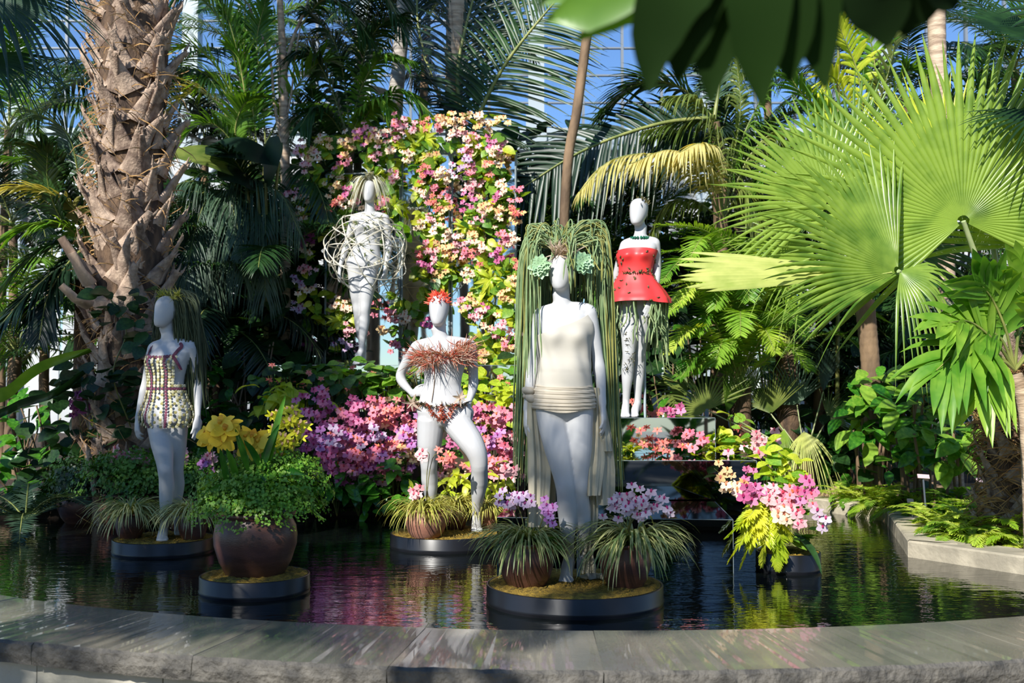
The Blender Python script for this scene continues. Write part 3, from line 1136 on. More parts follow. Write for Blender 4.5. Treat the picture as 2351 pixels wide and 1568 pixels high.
def head(b, c, yaw=0.0, pitch=0.0, s=1.0, tilt=0.0):
    n, seg = len(HEAD), 28
    h = spline(HEAD, 26)
    th = np.arange(seg) * 2 * math.pi / seg
    v = np.zeros((len(h), seg, 3))
    for i, (z, a, d, cy) in enumerate(h):
        y = np.sin(th) * d
        y = np.where(y < 0, y * .93, y)
        v[i] = np.stack([np.cos(th) * a, y + cy, np.full(seg, z)], -1)
        # faint brow and nose plane of an abstract egg head
        v[i, :, 1] -= .006 * np.exp(-(v[i, :, 0] / .014) ** 2 - ((z + .035) / .03) ** 2) * (np.sin(th) < 0)
    M = Matrix.Rotation(math.radians(yaw), 3, 'Z') @ Matrix.Rotation(math.radians(pitch), 3, 'X') @ Matrix.Rotation(math.radians(tilt), 3, 'Y')
    v = v.reshape(-1, 3) @ np.array(M).T * s + c
    k = len(h)
    i = np.arange(k - 1)[:, None] * seg
    j = np.arange(seg)[None, :]
    j2 = (j + 1) % seg
    b.add(v, np.stack([i + j, i + j2, i + seg + j2, i + seg + j], -1).reshape(-1, 4))
    for base, flip in ((0, True), ((k - 1) * seg, False)):
        ring = v[base:base + seg]
        b.add(np.vstack([ring, ring.mean(0)]), [((a, (a + 1) % seg, seg) if not flip else ((a + 1) % seg, a, seg)) for a in range(seg)])
    return M


def hand(b, W, tip, palm, side, s=1.0, curl=.28, spread=.06):
    """hand from the wrist W towards tip, palm normal 'palm', side = +1 when the thumb is on D x palm side"""
    W = np.asarray(W, float)
    D = nrm(np.asarray(tip) - W)
    Pn = nrm(np.asarray(palm, float) - D * np.dot(palm, D))
    L = np.cross(D, Pn) * side
    tube(b, [W - D * .02 * s, W + D * .02 * s, W + D * .05 * s, W + D * .085 * s, W + D * .094 * s], np.array([(.021, .017), (.027, .016), (.036, .015), (.038, .013), (.030, .009)]) * s, 14, ref=L)
    for k, (o, fl, base) in enumerate(((.027, .92, .084), (.009, 1.0, .09), (-.009, .95, .087), (-.026, .76, .078))):
        d = nrm(D + L * (o / .027) * spread)
        p = W + D * base * s + L * o * s - D * .012 * s
        pts = [p]
        a = curl * .5
        for seg in (.046, .028, .022):
            dd = d * math.cos(a) + Pn * math.sin(a)
            pts.append(pts[-1] + dd * seg * fl * s)
            a += curl * (1 + .15 * k)
        tube(b, spline(pts, 9), np.array([.0094, .0092, .0088, .0086, .0084, .0080, .0076, .0068, .004]) * s, 8)
    p0 = W + D * .022 * s + L * .02 * s
    pts = [p0, p0 + (D * .55 + L * .75 + Pn * .25) * .03 * s, p0 + (D * .85 + L * .62 + Pn * .4) * .052 * s, p0 + (D * 1.3 + L * .58 + Pn * .6) * .062 * s]
    tube(b, spline(pts, 9), np.array([.014, .013, .012, .0108, .0100, .0094, .0088, .0075, .004]) * s, 8)


ARM_R = [(0, .046), (.12, .045), (.28, .040), (.46, .034), (.52, .034), (.6, .036), (.75, .030), (.9, .023), (1, .021)]
LEG_R = [(0, .088), (.12, .084), (.28, .075), (.42, .059), (.5, .052), (.56, .050), (.66, .053), (.76, .046), (.88, .034), (.96, .030), (1, .030)]


def limb(b, joints, table, k=1.0, calf=0.0, bow=.0):
    p = spline(joints, 40)
    d = np.concatenate([[0], np.cumsum(np.linalg.norm(np.diff(p, axis=0), axis=1))])
    d /= d[-1]
    t = np.array(table)
    r = np.interp(d, t[:, 0], t[:, 1]) * k
    if calf:
        p = p + np.array([0, 1, 0]) * (calf * np.exp(-((d - .67) / .09) ** 2) + .010 * np.exp(-((d - .3) / .2) ** 2) * -1 - .006 * np.exp(-((d - .5) / .04) ** 2))[:, None]
    tube(b, p, np.stack([r, r * 1.04], 1), 20)
    for q in (p[0], p[-1]):
        pass
    ball(b, p[0], r[0] * .98, 16, 10)
    return p


def foot(b, ank, toe, s=1.0, heel=.05):
    """arched mannequin foot from the ankle down to the toes"""
    ank, toe = np.asarray(ank, float), np.asarray(toe, float)
    f = toe - ank
    fh = np.array([f[0], f[1], 0])
    fh = nrm(fh) if np.linalg.norm(fh) > .03 else np.array([0, -1.0, 0])
    lat = np.cross(fh, UPZ)
    mid = ank * .45 + toe * .55 + UPZ * .012 + fh * -.005
    tube(b, spline([ank + UPZ * .04, ank, mid, toe - fh * .02 + UPZ * .004, toe + fh * .012], 14), np.stack([np.interp(np.linspace(0, 1, 14), [0, .25, .6, .85, 1], [.029, .029, .035, .041, .030]),
                                                                                               np.interp(np.linspace(0, 1, 14), [0, .25, .6, .85, 1], [.030, .034, .028, .018, .010])], 1) * s, 16, ref=lat)
    hp = ank - fh * .035 * s - UPZ * heel * s
    tube(b, [ank + UPZ * .01, (ank + hp) / 2 - fh * .006, hp], np.array([.030, .028, .021]) * s, 12)
    ball(b, hp, .021 * s, 10, 8)
    tube(b, [hp, (hp + mid) / 2, mid], np.array([.02, .02, .022]) * s, 10)
    for i, o in enumerate((-1.0, -.45, .02, .45, .85)):
        r = (.0125 if i == 0 else .0095) * s
        q = toe + lat * o * .033 * s - fh * (abs(o) * .01 + (.008 if i else -.004))
        tube(b, [q - fh * .02 + UPZ * .006, q + fh * .008 + UPZ * .003, q + fh * .024 - UPZ * .001], [r, r, r * .7], 8)


def remeshed(b, name, voxel=.0062, smooth=5):
    me = b.mesh(name + '_rough', M_['white'])
    o = bpy.data.objects.new(name + '_rough', me)
    COL.objects.link(o)
    r = o.modifiers.new('r', 'REMESH')
    r.mode = 'VOXEL'
    r.voxel_size = voxel
    r.use_smooth_shade = True
    m = o.modifiers.new('s', 'SMOOTH')
    m.factor = .5
    m.iterations = smooth
    dg = bpy.context.evaluated_depsgraph_get()
    out = bpy.data.meshes.new_from_object(o.evaluated_get(dg))
    out.name = name
    bpy.data.objects.remove(o)
    out.materials.clear()
    out.materials.append(M_['white'])
    out.polygons.foreach_set('material_index', np.zeros(len(out.polygons), np.int32))
    out.polygons.foreach_set('use_smooth', np.ones(len(out.polygons), bool))
    return out


def mannequin(label, Y, base, land, hd, arms, legs, wk=1.0, dk=1.0, yaw=0.0, k=1.0, bust=.04, voxel=.0064):
    T = Torso(Y, land, wk, dk, yaw, bust)
    root = empty('mannequin', base, label, 'mannequin', 'white mannequins dressed in plants')
    b = MB()
    nt, zz = 40, np.linspace(.765, 1.60, 70)
    v = np.array([T.pt(z, t) for z in zz for t in np.arange(nt) * 2 * math.pi / nt])
    i = np.arange(len(zz) - 1)[:, None] * nt
    j = np.arange(nt)[None, :]
    j2 = (j + 1) % nt
    b.add(v, np.stack([i + j, i + j2, i + nt + j2, i + nt + j], -1).reshape(-1, 4))
    for q, fl in ((0, True), ((len(zz) - 1) * nt, False)):
        ring = v[q:q + nt]
        b.add(np.vstack([ring, ring.mean(0)]), [((a, (a + 1) % nt, nt) if not fl else ((a + 1) % nt, a, nt)) for a in range(nt)])
    hc = P(hd[0], hd[1], Y + hd[2])
    HM = head(b, hc, hd[3], hd[4], hd[5])
    nk = T.cen(1.55)
    tube(b, [nk - UPZ * .04, nk, hc - UPZ * .03 + np.array([0, .02, 0])], np.array([.05, .046, .046]) * k, 16)
    J = {}
    for nm, a in arms.items():
        js = [P(x, y, Y + d) for x, y, d in a['j']]
        sh = js[0]
        limb(b, js, ARM_R, k)
        tube(b, [sh + UPZ * .005, T.cen(1.43) * .5 + sh * .5 + UPZ * .012, T.cen(1.45)], np.array([.044, .050, .05]) * k, 14)
        W = js[-1]
        tp = P(*a['tip'][:2], Y + a['tip'][2])
        hand(b, W, tp, a['palm'], a['side'], a.get('s', 1.0) * k, a.get('curl', .28))
        J[nm] = js
    for nm, a in legs.items():
        js = [P(x, y, Y + d) for x, y, d in a['j']]
        path = limb(b, js, LEG_R, k * a.get('k', 1.0), .012)
        toe = np.array(a['toe'], float)
        foot(b, js[-1], toe, k, a.get('heel', .05))
        J[nm] = path
    me = remeshed(b, 'mannequin_body', voxel)
    me.transform(Matrix.Translation(Vector(-np.asarray(base, float))))
    body = bpy.data.objects.new('body', me)
    COL.objects.link(body)
    body.parent = root
    ORIGIN[body.name] = np.asarray(base, float)
    return root, T, J, hc, HM, body


def at_level(px, Y, z):
    return np.array([(px - CX) / FPX * (Y / math.cos(PITCH)) / (1 + 0), Y, z])


def onz(px, py, z):
    return G(px, py, z)


def spikes(b, c, nd, n, L, w, cone=1.2, curve=.25, r=rnd, m=0, dirw=None):
    """tuft of narrow curved bracts growing from c round the direction nd"""
    for i in range(n):
        d = nrm(np.asarray(nd) + np.array([r.gauss(0, 1), r.gauss(0, 1), r.gauss(0, 1)]) * .5 * cone)
        l = L * r.uniform(.6, 1.15)
        cv = np.array([r.uniform(-1, 1), r.uniform(-1, 1), r.uniform(-1, 1)]) * curve
        t = np.linspace(0, 1, 5)[:, None]
        p = np.asarray(c) + d * l * t + cv * l * t ** 2
        sd = nrm(np.cross(d, [r.uniform(-1, 1), r.uniform(-1, 1), .3]))
        ribbon(b, p, w * np.array([.6, 1, .9, .6, .05]), sd, np.cross(sd, d) * w * .15, m)


def strand(b, pts, r0=.0042, n=16, jit=.006, r=rnd, m=0):
    p = spline(pts, n)
    a = np.linspace(0, 1, n)
    p = p + np.stack([np.sin(a * r.uniform(5, 14) + r.uniform(0, 6)), np.sin(a * r.uniform(5, 14) + r.uniform(0, 6)), np.zeros(n)], 1) * jit * a[:, None]
    rr = r0 * (1 + .25 * np.array([r.uniform(-1, 1) for _ in range(n)]))
    rr[-1] *= .3
    tube(b, p, rr, 5, m, cap=False)


# ---------------------------------------------------------------- E: front figure with the hanging succulent wig
YE = 5.77
zE = .105
rootE, TE, JE, hE, _, _ = mannequin(
    'tall white mannequin in cream tunic and sash under a long hanging green succulent wig', YE, (P(1318, 1330, YE)[0], YE, .1),
    [(1.55, 1289, 688, .015), (1.44, 1296, 716, .01), (1.28, 1297, 776, 0), (1.10, 1297, 850, -.01), (.93, 1293, 922, 0), (.84, 1292, 950, 0), (.78, 1292, 966, 0)],
    (1289, 622, -.01, -14, -4, .97),
    {'armR': dict(j=[(1243, 724, .0), (1224, 842, .035), (1209, 942, .01)], tip=(1207, 1010, -.01), palm=(.9, .2, 0), side=-1, curl=.3),
     'armL': dict(j=[(1351, 717, .0), (1374, 836, .03), (1384, 930, -.02)], tip=(1389, 992, -.04), palm=(-.9, .3, 0), side=1, curl=.25)},
    {'legR': dict(j=[(1262, 938, .0), (1297, 1115, -.035), (1306, 1282, .06)], toe=onz(1297, 1334, zE + .006), heel=.055),
     'legL': dict(j=[(1326, 938, .0), (1329, 1115, .0), (1349, 1278, .10)], toe=onz(1366, 1326, zE + .006), heel=.055)},
    wk=.98, bust=.03)


def fr(t):          # 1 at the front of the figure, 0 at the back
    return max(0.0, -math.sin(t))


b = MB()
TE.shell(b, lambda t: 1.372 + .072 * math.cos(t) - .02 * fr(t), lambda t: .985,
         lambda t, z: .011 + .016 * math.exp(-((z - 1.10) / .08) ** 2) + .0035 * math.sin(9 * t + 22 * z) * math.exp(-((z - 1.15) / .16) ** 2) + .006 * math.sin(5 * t + 40 * z) * max(0, math.cos(t)) ** 2 * math.exp(-((z - 1.3) / .12) ** 2), 40, 90)
b.build('tunic', M_['cloth'], rootE, label='cream one-shoulder tunic')
b = MB()
TE.shell(b, lambda t: 1.02 + .010 * math.sin(t * 2 + 1), lambda t: .878 - .028 * fr(t) ** 6,
         lambda t, z: .017 + .0022 * math.sin(z * 250 + 2.4 * math.sin(t * 1.5 + .6)) + .0013 * math.sin(z * 520 + t * 4), 80, 110)
b.build('sash', M_['cloth_sash'], rootE, label='beige gathered sash wrapped round the hips')
b = MB()
kc = P(1216, 908, YE - .02)
for i in range(5):
    ball(b, kc + np.array([rnd.uniform(-.012, .016), rnd.uniform(-.02, .02), rnd.uniform(-.028, .028)]), (.036, .03, rnd.uniform(.018, .03)), 12, 8, 0, np.array(Matrix.Rotation(rnd.uniform(-.7, .7), 3, 'Y')))
b.build('sash_knot', M_['cloth_sash'], rootE)


def drape(b, path, widths, nf=4, depth=.014, side=(1, .15, 0), ncol=28, tight=1.0, ph=0.0, m=0):
    p = spline(path, 30)
    w = np.interp(np.linspace(0, 1, 30), np.linspace(0, 1, len(widths)), widths)
    s = nrm(side)
    n2 = nrm(np.cross(s, UPZ))
    a = np.linspace(-.5, .5, ncol)
    nf = nf * .62
    f1 = np.sin(a * nf * 2 * math.pi + ph + .9 * np.sin(a * 5 + ph))
    for sgn in (1, -1):
        v = []
        for i in range(30):
            g = .4 + .6 * i / 29
            fo = (f1 + .45 * np.sin(a * nf * 9.7 + i * .10 + ph) + .2 * np.sin(a * 31 + i * .05)) * depth * g
            v.append(p[i] + s * (a * w[i])[:, None] + n2 * (fo + sgn * .0012)[:, None])
        v = np.array(v).reshape(-1, 3)
        i = np.arange(29)[:, None] * ncol
        j = np.arange(ncol - 1)[None, :]
        f = np.stack([i + j, i + j + 1, i + ncol + j + 1, i + ncol + j], -1).reshape(-1, 4)
        b.add(v, f if sgn > 0 else f[:, ::-1], m)


b = MB()
drape(b, [P(1224, 915, YE - .04), P(1231, 985, YE - .03), P(1238, 1080, YE - .02), P(1235, 1210, YE - .02)], [.06, .10, .125, .10], 4, .011)
drape(b, [P(1232, 915, YE + .06), P(1246, 1000, YE + .08), P(1258, 1120, YE + .10), P(1262, 1225, YE + .10)], [.04, .075, .085, .06], 3, .012, ph=1)
b.build('sash_tail', M_['cloth_tail'], rootE, label='cream sash tail hanging at the knotted hip')
b = MB()
drape(b, [P(1366, 890, YE - .03), P(1370, 980, YE - .01), P(1368, 1060, YE - .02), P(1364, 1138, YE - .03)], [.045, .08, .10, .07], 3, .010)
drape(b, [P(1374, 900, YE + .0), P(1384, 1000, YE + .01), P(1388, 1080, YE + .015), P(1390, 1160, YE + .02)], [.05, .095, .115, .10], 3, .010, ph=2)
drape(b, [P(1390, 980, YE + .0), P(1392, 1005, YE - .01), P(1394, 1022, YE - .01), P(1396, 1036, YE - .01)], [.03, .05, .05, .055], 2, .01, ph=2)
b.build('sash_tail', M_['cloth_tail'], rootE, label='cream sash tail hanging beside the hand')
b = MB()
drape(b, [P(1362, 1120, YE + .03), P(1362, 1190, YE + .04), P(1352, 1270, YE + .02), P(1350, 1316, YE - .02)], [.045, .055, .05, .075], 3, .014, ph=.5)
for i in range(9):
    q = onz(1342 + i * 6.2, 1322 + rnd.uniform(-3, 5), .115)
    ball(b, q + np.array([0, rnd.uniform(-.02, .02), 0]), (.022, .03, .014), 10, 6, 0, np.array(Matrix.Rotation(rnd.uniform(-1, 1), 3, 'Z')))
b.build('sash_tail', M_['cloth_tail'], rootE, label='cream sash end pooled on the moss beside the foot')
b = MB()
tube(b, [P(1328, 1150, YE + .17), P(1328, 1200, YE + .17), (P(1328, 1200, YE + .17)[0], YE + .17, .10)], .010, 10)
b.build('support_rod', M_['frame_white'], rootE)

wig = MB()
ball(wig, hE + np.array([0, .02, .07]), (.062, .075, .05), 16, 10)
wigo = wig.build('wig', M_['moss_hair'], rootE, label='succulent wig of long hanging strands')
for key, share in (('strand', .72), ('strand_gold', .28)):
    b = MB()
    r = random.Random(21 if key == 'strand' else 22)

    def hang(n, x0, x1, apx, apy, bot, dy, s0=(1268, 1312), sdy=(-.03, .05), pinch=0.0):
        for i in range(int(n * share)):
            xt = r.uniform(x0, x1)
            d = r.uniform(*dy)
            ax = r.uniform(*apx)
            ay = r.uniform(*apy)
            bo = r.uniform(*bot)
            st = P(r.uniform(*s0), r.uniform(556, 580), YE + r.uniform(*sdy))
            xb = xt + r.uniform(-9, 9) + pinch * (bo - 700) / 400
            strand(b, [st, P((ax * 1.3 + 1290 * .7) / 2, ay + 6, YE + d * .5), P((ax * .75 + xt * .25), ay + 4, YE + d * .9), P(xt, ay + 60, YE + d), P((xt + xb) / 2, (ay + bo) / 2, YE + d), P(xb, bo, YE + d)], r.uniform(.0028, .0042), 18, .006, r)
    hang(95, 1192, 1234, (1205, 1250), (512, 560), (960, 1130), (.02, .14), pinch=-16)
    hang(16, 1200, 1244, (1210, 1250), (512, 560), (660, 900), (-.09, .02))
    hang(95, 1366, 1404, (1340, 1392), (506, 570), (980, 1135), (.02, .13), pinch=24)
    hang(14, 1350, 1392, (1330, 1385), (500, 570), (640, 860), (-.08, .0))
    hang(110, 1215, 1378, (1230, 1370), (515, 570), (880, 1120), (.13, .24), sdy=(.04, .09))
    hang(9, 1298, 1322, (1296, 1330), (520, 560), (640, 704), (-.145, -.115), sdy=(-.06, -.02))
    hang(8, 1255, 1320, (1262, 1330), (503, 530), (560, 640), (-.10, .05))
    b.build('hanging_strands', M_[key], wigo, kind='stuff')


def rosette(c, face, R, seed):
    r = random.Random(seed)
    b = MB()
    f = nrm(face)
    x = nrm(np.cross(f, UPZ))
    y = np.cross(x, f)
    k = 0
    for ring, (n, rad, lift) in enumerate(((11, 1.0, .1), (10, .84, .3), (9, .64, .55), (7, .44, .8), (5, .24, 1.0))):
        for i in range(n):
            a = 2 * math.pi * (i + .5 * (ring % 2)) / n + r.uniform(-.1, .1)
            d = x * math.cos(a) + y * math.sin(a)
            q = np.asarray(c) + f * R * .1 * ring
            l = R * rad * r.uniform(.9, 1.1)
            t = np.linspace(0, 1, 5)[:, None]
            p = q + d * l * t + f * (l * lift * .55) * t ** 1.5
            sd = np.cross(f, d)
            ribbon(b, p, l * np.array([.25, .42, .55, .5, .08]) * (1 if ring < 3 else 1.1), sd, nrm(d * lift - f) * l * .07)
    return b


for px, py, dy, fc, sd in ((1240, 612, -.09, (-.25, -1, .1), 1), (1338, 604, -.10, (.2, -1, .15), 2)):
    rosette(P(px, py, YE + dy), fc, .066, sd).build('succulent_rosette', M_['rosette'], wigo, label='pale green succulent rosette')
b = MB()
for i in range(5):
    spikes(b, P(1275 + i * 9, 583 + rnd.uniform(-6, 6), YE - .075), (0, -.4, .9), 22, .085, .008, 1.1, .3)
b.build('airplant_tuft', M_['airplant'], wigo, kind='stuff', label='dusty pink air plant tuft on the forehead')

# ---------------------------------------------------------------- B: red petal cap, hand on hip
YBm = 7.80
rootB, TB, JB, hB, MBh, _ = mannequin(
    'white mannequin with red petal cap and spiky rust plant garlands, one hand on hip', YBm, (P(1030, 1225, YBm)[0], YBm, .1),
    [(1.55, 1009, 765, .01), (1.44, 1018, 788, .01), (1.28, 1020, 830, 0), (1.10, 1016, 882, 0), (.93, 1016, 936, 0), (.84, 1016, 962, 0), (.78, 1016, 980, 0)],
    (1008, 713, -.01, -8, -6, 1.02),
    {'armR': dict(j=[(958, 797, .01), (920, 862, .10), (948, 906, .02)], tip=(972, 893, -.04), palm=(.2, .9, -.3), side=1, curl=.75, s=.9),
     'armL': dict(j=[(1079, 794, .01), (1087, 876, .05), (1075, 928, -.06)], tip=(1068, 972, -.10), palm=(-.4, .9, 0), side=1, curl=.12)},
    {'legR': dict(j=[(990, 962, .0), (985, 1062, .04), (990, 1172, .12)], toe=(P(990, 1200, YBm)[0], YBm + .02, .11), k=1.12),
     'legL': dict(j=[(1046, 966, -.01), (1098, 1052, -.14), (1094, 1180, .03)], toe=onz(1094, 1219, .112), heel=.06, k=1.12)},
    wk=1.14, dk=1.06, k=1.06, bust=.04)
b = MB()
for i in range(190):
    a, u = rnd.uniform(0, 2 * math.pi), rnd.uniform(.15, 1.0)
    n0 = np.array([math.cos(a) * math.sin(u * 1.35), math.sin(a) * math.sin(u * 1.35), math.cos(u * 1.35)])
    q = hB + np.array([0, .012, .035]) + n0 * np.array([.068, .088, .085])
    spikes(b, q, n0 + np.array([0, 0, -.3 * u]), 1, .042, .013, .7, .3)
b.build('petal_cap', M_['cap_red'], rootB, kind='stuff', label='bright red petal cap')


def garland(T, spots, off, L, w, n, mats, root, name, label, cone=1.3):
    bs = [MB() for _ in mats]
    for i, (zc, deg) in enumerate(spots):
        th = math.radians(deg)
        q = T.pt(zc, th, off)
        nd = nrm(T.pt(zc, th, .1) - T.pt(zc, th, 0))
        for k, bb in enumerate(bs):
            spikes(bb, q, nd, n[k], L, w, cone, .3)
    for bb, m in zip(bs, mats):
        bb.build(name, m, root, kind='stuff', label=label)


garland(TB, [(1.345 + .03 * math.cos(math.radians(d)) + rnd.uniform(-.075, .045), d) for d in range(196, 346, 5)], .012, .15, .0065, (8, 5, 5), (M_['rust'], M_['rust_red'], M_['airplant']), rootB, 'chest_garland', 'spiky rust and red chest garland')
garland(TB, [(1.385, 310), (1.40, 320), (1.42, 300)], .012, .09, .007, (9, 5, 4), (M_['rust'], M_['rust_red'], M_['airplant']), rootB, 'chest_garland', 'spiky rust bracts at the shoulder')
garland(TB, [(.955 + .012 * math.cos(math.radians(d * 2)), d) for d in range(190, 352, 9)], .008, .045, .008, (8, 3), (M_['sprig'], M_['rust']), rootB, 'hip_garland', 'dark and rust hip garland')
garland(TB, [(.95 - .022 * k, 270 + s * (26 - 4.5 * k)) for k in range(6) for s in (-1, 0, 1)], .012, .035, .012, (5, 6), (M_['rust'], M_['rust_red']), rootB, 'hip_garland', 'red bract apron', .9)
for px, py, dy in ((946, 926, -.06), (1056, 913, -.14)):
    b = MB()
    c = P(px, py, YBm + dy)
    for i in range(7):
        a = i * 2 * math.pi / 7 + .3
        spikes(b, c, (math.cos(a) * 1.4, -.5, math.sin(a) * 1.4), 1, .085, .022, .1, .1)
    b.build('star_airplant', M_['airplant'], rootB, label='pale star shaped air plant')
b = MB()
tube(b, spline([TB.pt(1.26, math.radians(252), .015), TB.pt(1.1, math.radians(250), .006), TB.pt(.97, math.radians(250), .01)], 12), .0028, 5)
lp = JB['legR']
tube(b, spline([lp[i] + np.array([rnd.uniform(-.02, .02), -.062 if i < 22 else -.055, 0]) for i in (2, 8, 14, 20, 26, 32, 37)], 30), .0028, 5)
b.build('trailing_vine', M_['bark_brown'], rootB)

# ---------------------------------------------------------------- A: dark moss hair, dress of discs
YA = 7.5
rootA, TA, JA_, hA, MAh, _ = mannequin(
    'white mannequin in shade with long dark moss hair and a dress of small discs', YA, (P(385, 1240, YA)[0], YA, .1),
    [(1.55, 386, 765, .02), (1.44, 395, 792, .02), (1.28, 385, 832, 0), (1.10, 382, 890, 0), (.93, 383, 944, 0), (.84, 383, 968, 0), (.78, 383, 982, 0)],
    (382, 716, -.01, -38, -4, .98),
    {'armR': dict(j=[(354, 800, .03), (335, 884, .07), (316, 962, .03)], tip=(314, 1004, .0), palm=(.7, .6, 0), side=-1, curl=.5),
     'armL': dict(j=[(438, 797, .0), (453, 876, .05), (454, 956, -.02)], tip=(449, 1000, -.05), palm=(-.8, .5, 0), side=1, curl=.2)},
    {'legR': dict(j=[(364, 958, .0), (381, 1085, -.09), (378, 1204, -.02)], toe=onz(371, 1240, .112), heel=.06),
     'legL': dict(j=[(403, 958, .0), (405, 1090, .08), (406, 1180, .22)], toe=(P(402, 1200, YA)[0], YA + .12, .115), heel=.05)},
    wk=1.05, yaw=-16, bust=.042)
discs = {'cream': MB(), 'plum': MB(), 'olive': MB()}


def disc(b, q, n0, r):
    x = nrm(np.cross(n0, UPZ))
    y = np.cross(x, n0)
    a = np.arange(7) * 2 * math.pi / 7
    ring = q + r * (np.cos(a)[:, None] * x + np.sin(a)[:, None] * y)
    v = np.vstack([ring, ring + n0 * .003, q + n0 * .005])
    b.add(v, [(i, (i + 1) % 7, 7 + (i + 1) % 7, 7 + i) for i in range(7)])
    b.add(v, [(7 + i, 7 + (i + 1) % 7, 14) for i in range(7)])


NC = 34
for row in range(26):
    zc = 1.325 - row * .0212
    for c in range(NC):
        th = 2 * math.pi * (c + .5) / NC
        dg = math.degrees(th)
        if zc > 1.12 and (dg < 25 or dg > 318):
            continue
        if zc > 1.12 and 25 < dg < 160 and zc > 1.2:
            continue
        off = .012 + max(0, 1.0 - zc) * .16
        q = TA.pt(zc, th, off)
        n0 = nrm(TA.pt(zc, th, off + .05) - q)
        ci = c % 17
        plum = ci in (11,) or c in (22, 25, 28) and (c != 22 or zc < 1.1) or abs(zc - 1.09) < .012
        key = 'plum' if (c in (23, 27) or abs(zc - 1.088) < .011 or (c == 18 and zc < 1.08)) else ('olive' if (row + c) % 3 == 0 else 'cream')
        if key == 'cream' and zc < 1.05 and c % 2:
            continue
        disc(discs[key], q, n0, .0105 if key == 'plum' else .0115)
for pts in ([(1.33, 232), (1.36, 230), (1.39, 226), (1.42, 222), (1.445, 218)], [(1.33, 305), (1.36, 306), (1.39, 310), (1.42, 318), (1.445, 325)]):
    pp = spline(pts, 11)
    for z, d in pp:
        q = TA.pt(z, math.radians(d), .01)
        disc(discs['plum'], q, nrm(TA.pt(z, math.radians(d), .06) - q), .0125)
for i in range(12):
    d = 232 + i * 6.6
    q = TA.pt(1.335 - .012 * math.sin(i / 11 * math.pi), math.radians(d), .014)
    disc(discs['plum'], q, nrm(TA.pt(1.33, math.radians(d), .06) - q), .0125)
    q = TA.pt(1.325 - i * .0085, math.radians(306 + i * 2.6), .014)
    disc(discs['plum'], q, nrm(TA.pt(1.3, math.radians(306 + i * 2.6), .06) - q), .0125)
for kx, lb_ in (('cream', 'cream discs of the dress'), ('plum', 'plum discs edging the dress'), ('olive', 'olive discs of the dress')):
    discs[kx].build('dress_discs', M_['bead_' + kx], rootA, kind='stuff', label=lb_)
b = MB()
r = random.Random(31)
for i in range(480):
    a = r.uniform(-1.2, 1.9)
    st = hA + np.array([math.cos(a * 1.2) * .055, .03 + r.uniform(-.05, .07), r.uniform(.06, .12)])
    xo = r.uniform(398, 458) if r.random() < .8 else r.uniform(356, 372)
    front = xo > 395
    d = r.uniform(-.04, .16) if front else r.uniform(.06, .16)
    bo = r.uniform(770, 830) if r.random() < .55 else r.uniform(830, 960)
    if not front:
        bo = r.uniform(740, 790)
    xb = xo + (r.uniform(0, 24) if front else r.uniform(-8, 2))
    strand(b, [st, P(xo * .6 + 385 * .4, 672 + r.uniform(-6, 14), YA + d * .6), P(xo, 712 + r.uniform(-12, 12), YA + d), P(xb, bo, YA + d + .03)], r.uniform(.003, .006), 12, .012, r)
b.build('moss_hair', M_['moss_hair'], rootA, kind='stuff', label='long dark moss hair')
b = MB()
for i in range(10):
    spikes(b, P(368 + i * 6, 690 + rnd.uniform(-12, 6), YA + rnd.uniform(-.10, .02)), (-.2, -.5, .8), 16, .06, .006, 1.3, .5)
b.build('airplant_tuft', M_['grass_gold'], rootA, kind='stuff', label='golden green tuft above the forehead')

# ---------------------------------------------------------------- C: vine cage, silver hair
YC = 10.4
rootC, TC, JC, hC, _, _ = mannequin(
    'white mannequin with silver air plant hair inside a round cage of bleached vines', YC, (P(829, 838, YC)[0], YC, ZC),
    [(1.55, 849, 478, .01), (1.44, 849, 497, .01), (1.28, 846, 525, 0), (1.10, 843, 557, 0), (.93, 835, 600, 0), (.84, 834, 617, 0), (.78, 834, 628, 0)],
    (848, 440, -.01, -4, -4, .98),
    {'armR': dict(j=[(814, 502, .0), (796, 562, .03), (781, 611, .0)], tip=(776, 645, -.03), palm=(.8, .4, 0), side=-1, curl=.25),
     'armL': dict(j=[(884, 502, .0), (892, 564, .03), (886, 612, -.03)], tip=(882, 648, -.06), palm=(-.8, .4, 0), side=1, curl=.25)},
    {'legR': dict(j=[(818, 614, .0), (823, 716, .02), (834, 806, .05)], toe=(P(832, 838, YC)[0], YC - .08, ZC + .012)),
     'legL': dict(j=[(848, 614, .0), (838, 714, -.05), (830, 804, -.06)], toe=(P(824, 840, YC)[0], YC - .2, ZC + .012))},
    wk=1.02, bust=.035)
cage = empty('vine_cage', P(840, 577, YC), None, None)
cage.parent = rootC
cage.location = Vector(P(840, 577, YC) - ORIGIN[rootC.name])
cc = P(840, 577, YC)
ORIGIN[cage.name] = cc
r = random.Random(8)
for i in range(15):
    ax = nrm([r.gauss(0, 1), r.gauss(0, 1) * .8, r.gauss(0, 1)])
    u = nrm(np.cross(ax, [.3, .2, 1]))
    v = np.cross(ax, u)
    a = np.linspace(0, 2 * math.pi, 49)
    R0 = r.uniform(.36, .43)
    off = r.uniform(-.16, .16)
    rr_ = np.sqrt(max(R0 ** 2 - off ** 2, .05)) * (1 + .02 * np.sin(3 * a + r.uniform(0, 6)) + .012 * np.sin(7 * a))
    p = cc + (np.cos(a) * rr_)[:, None] * u + (np.sin(a) * rr_)[:, None] * v + ax * off
    b = MB()
    tube(b, p, r.uniform(.003, .005), 6, cap=False)
    tube(b, p + np.array([.006, .004, .006]) * np.sin(a * 5)[:, None], .0025, 5, cap=False)
    b.build('vine_hoop', M_['vine_twig'], cage)
b = MB()
b2 = MB()
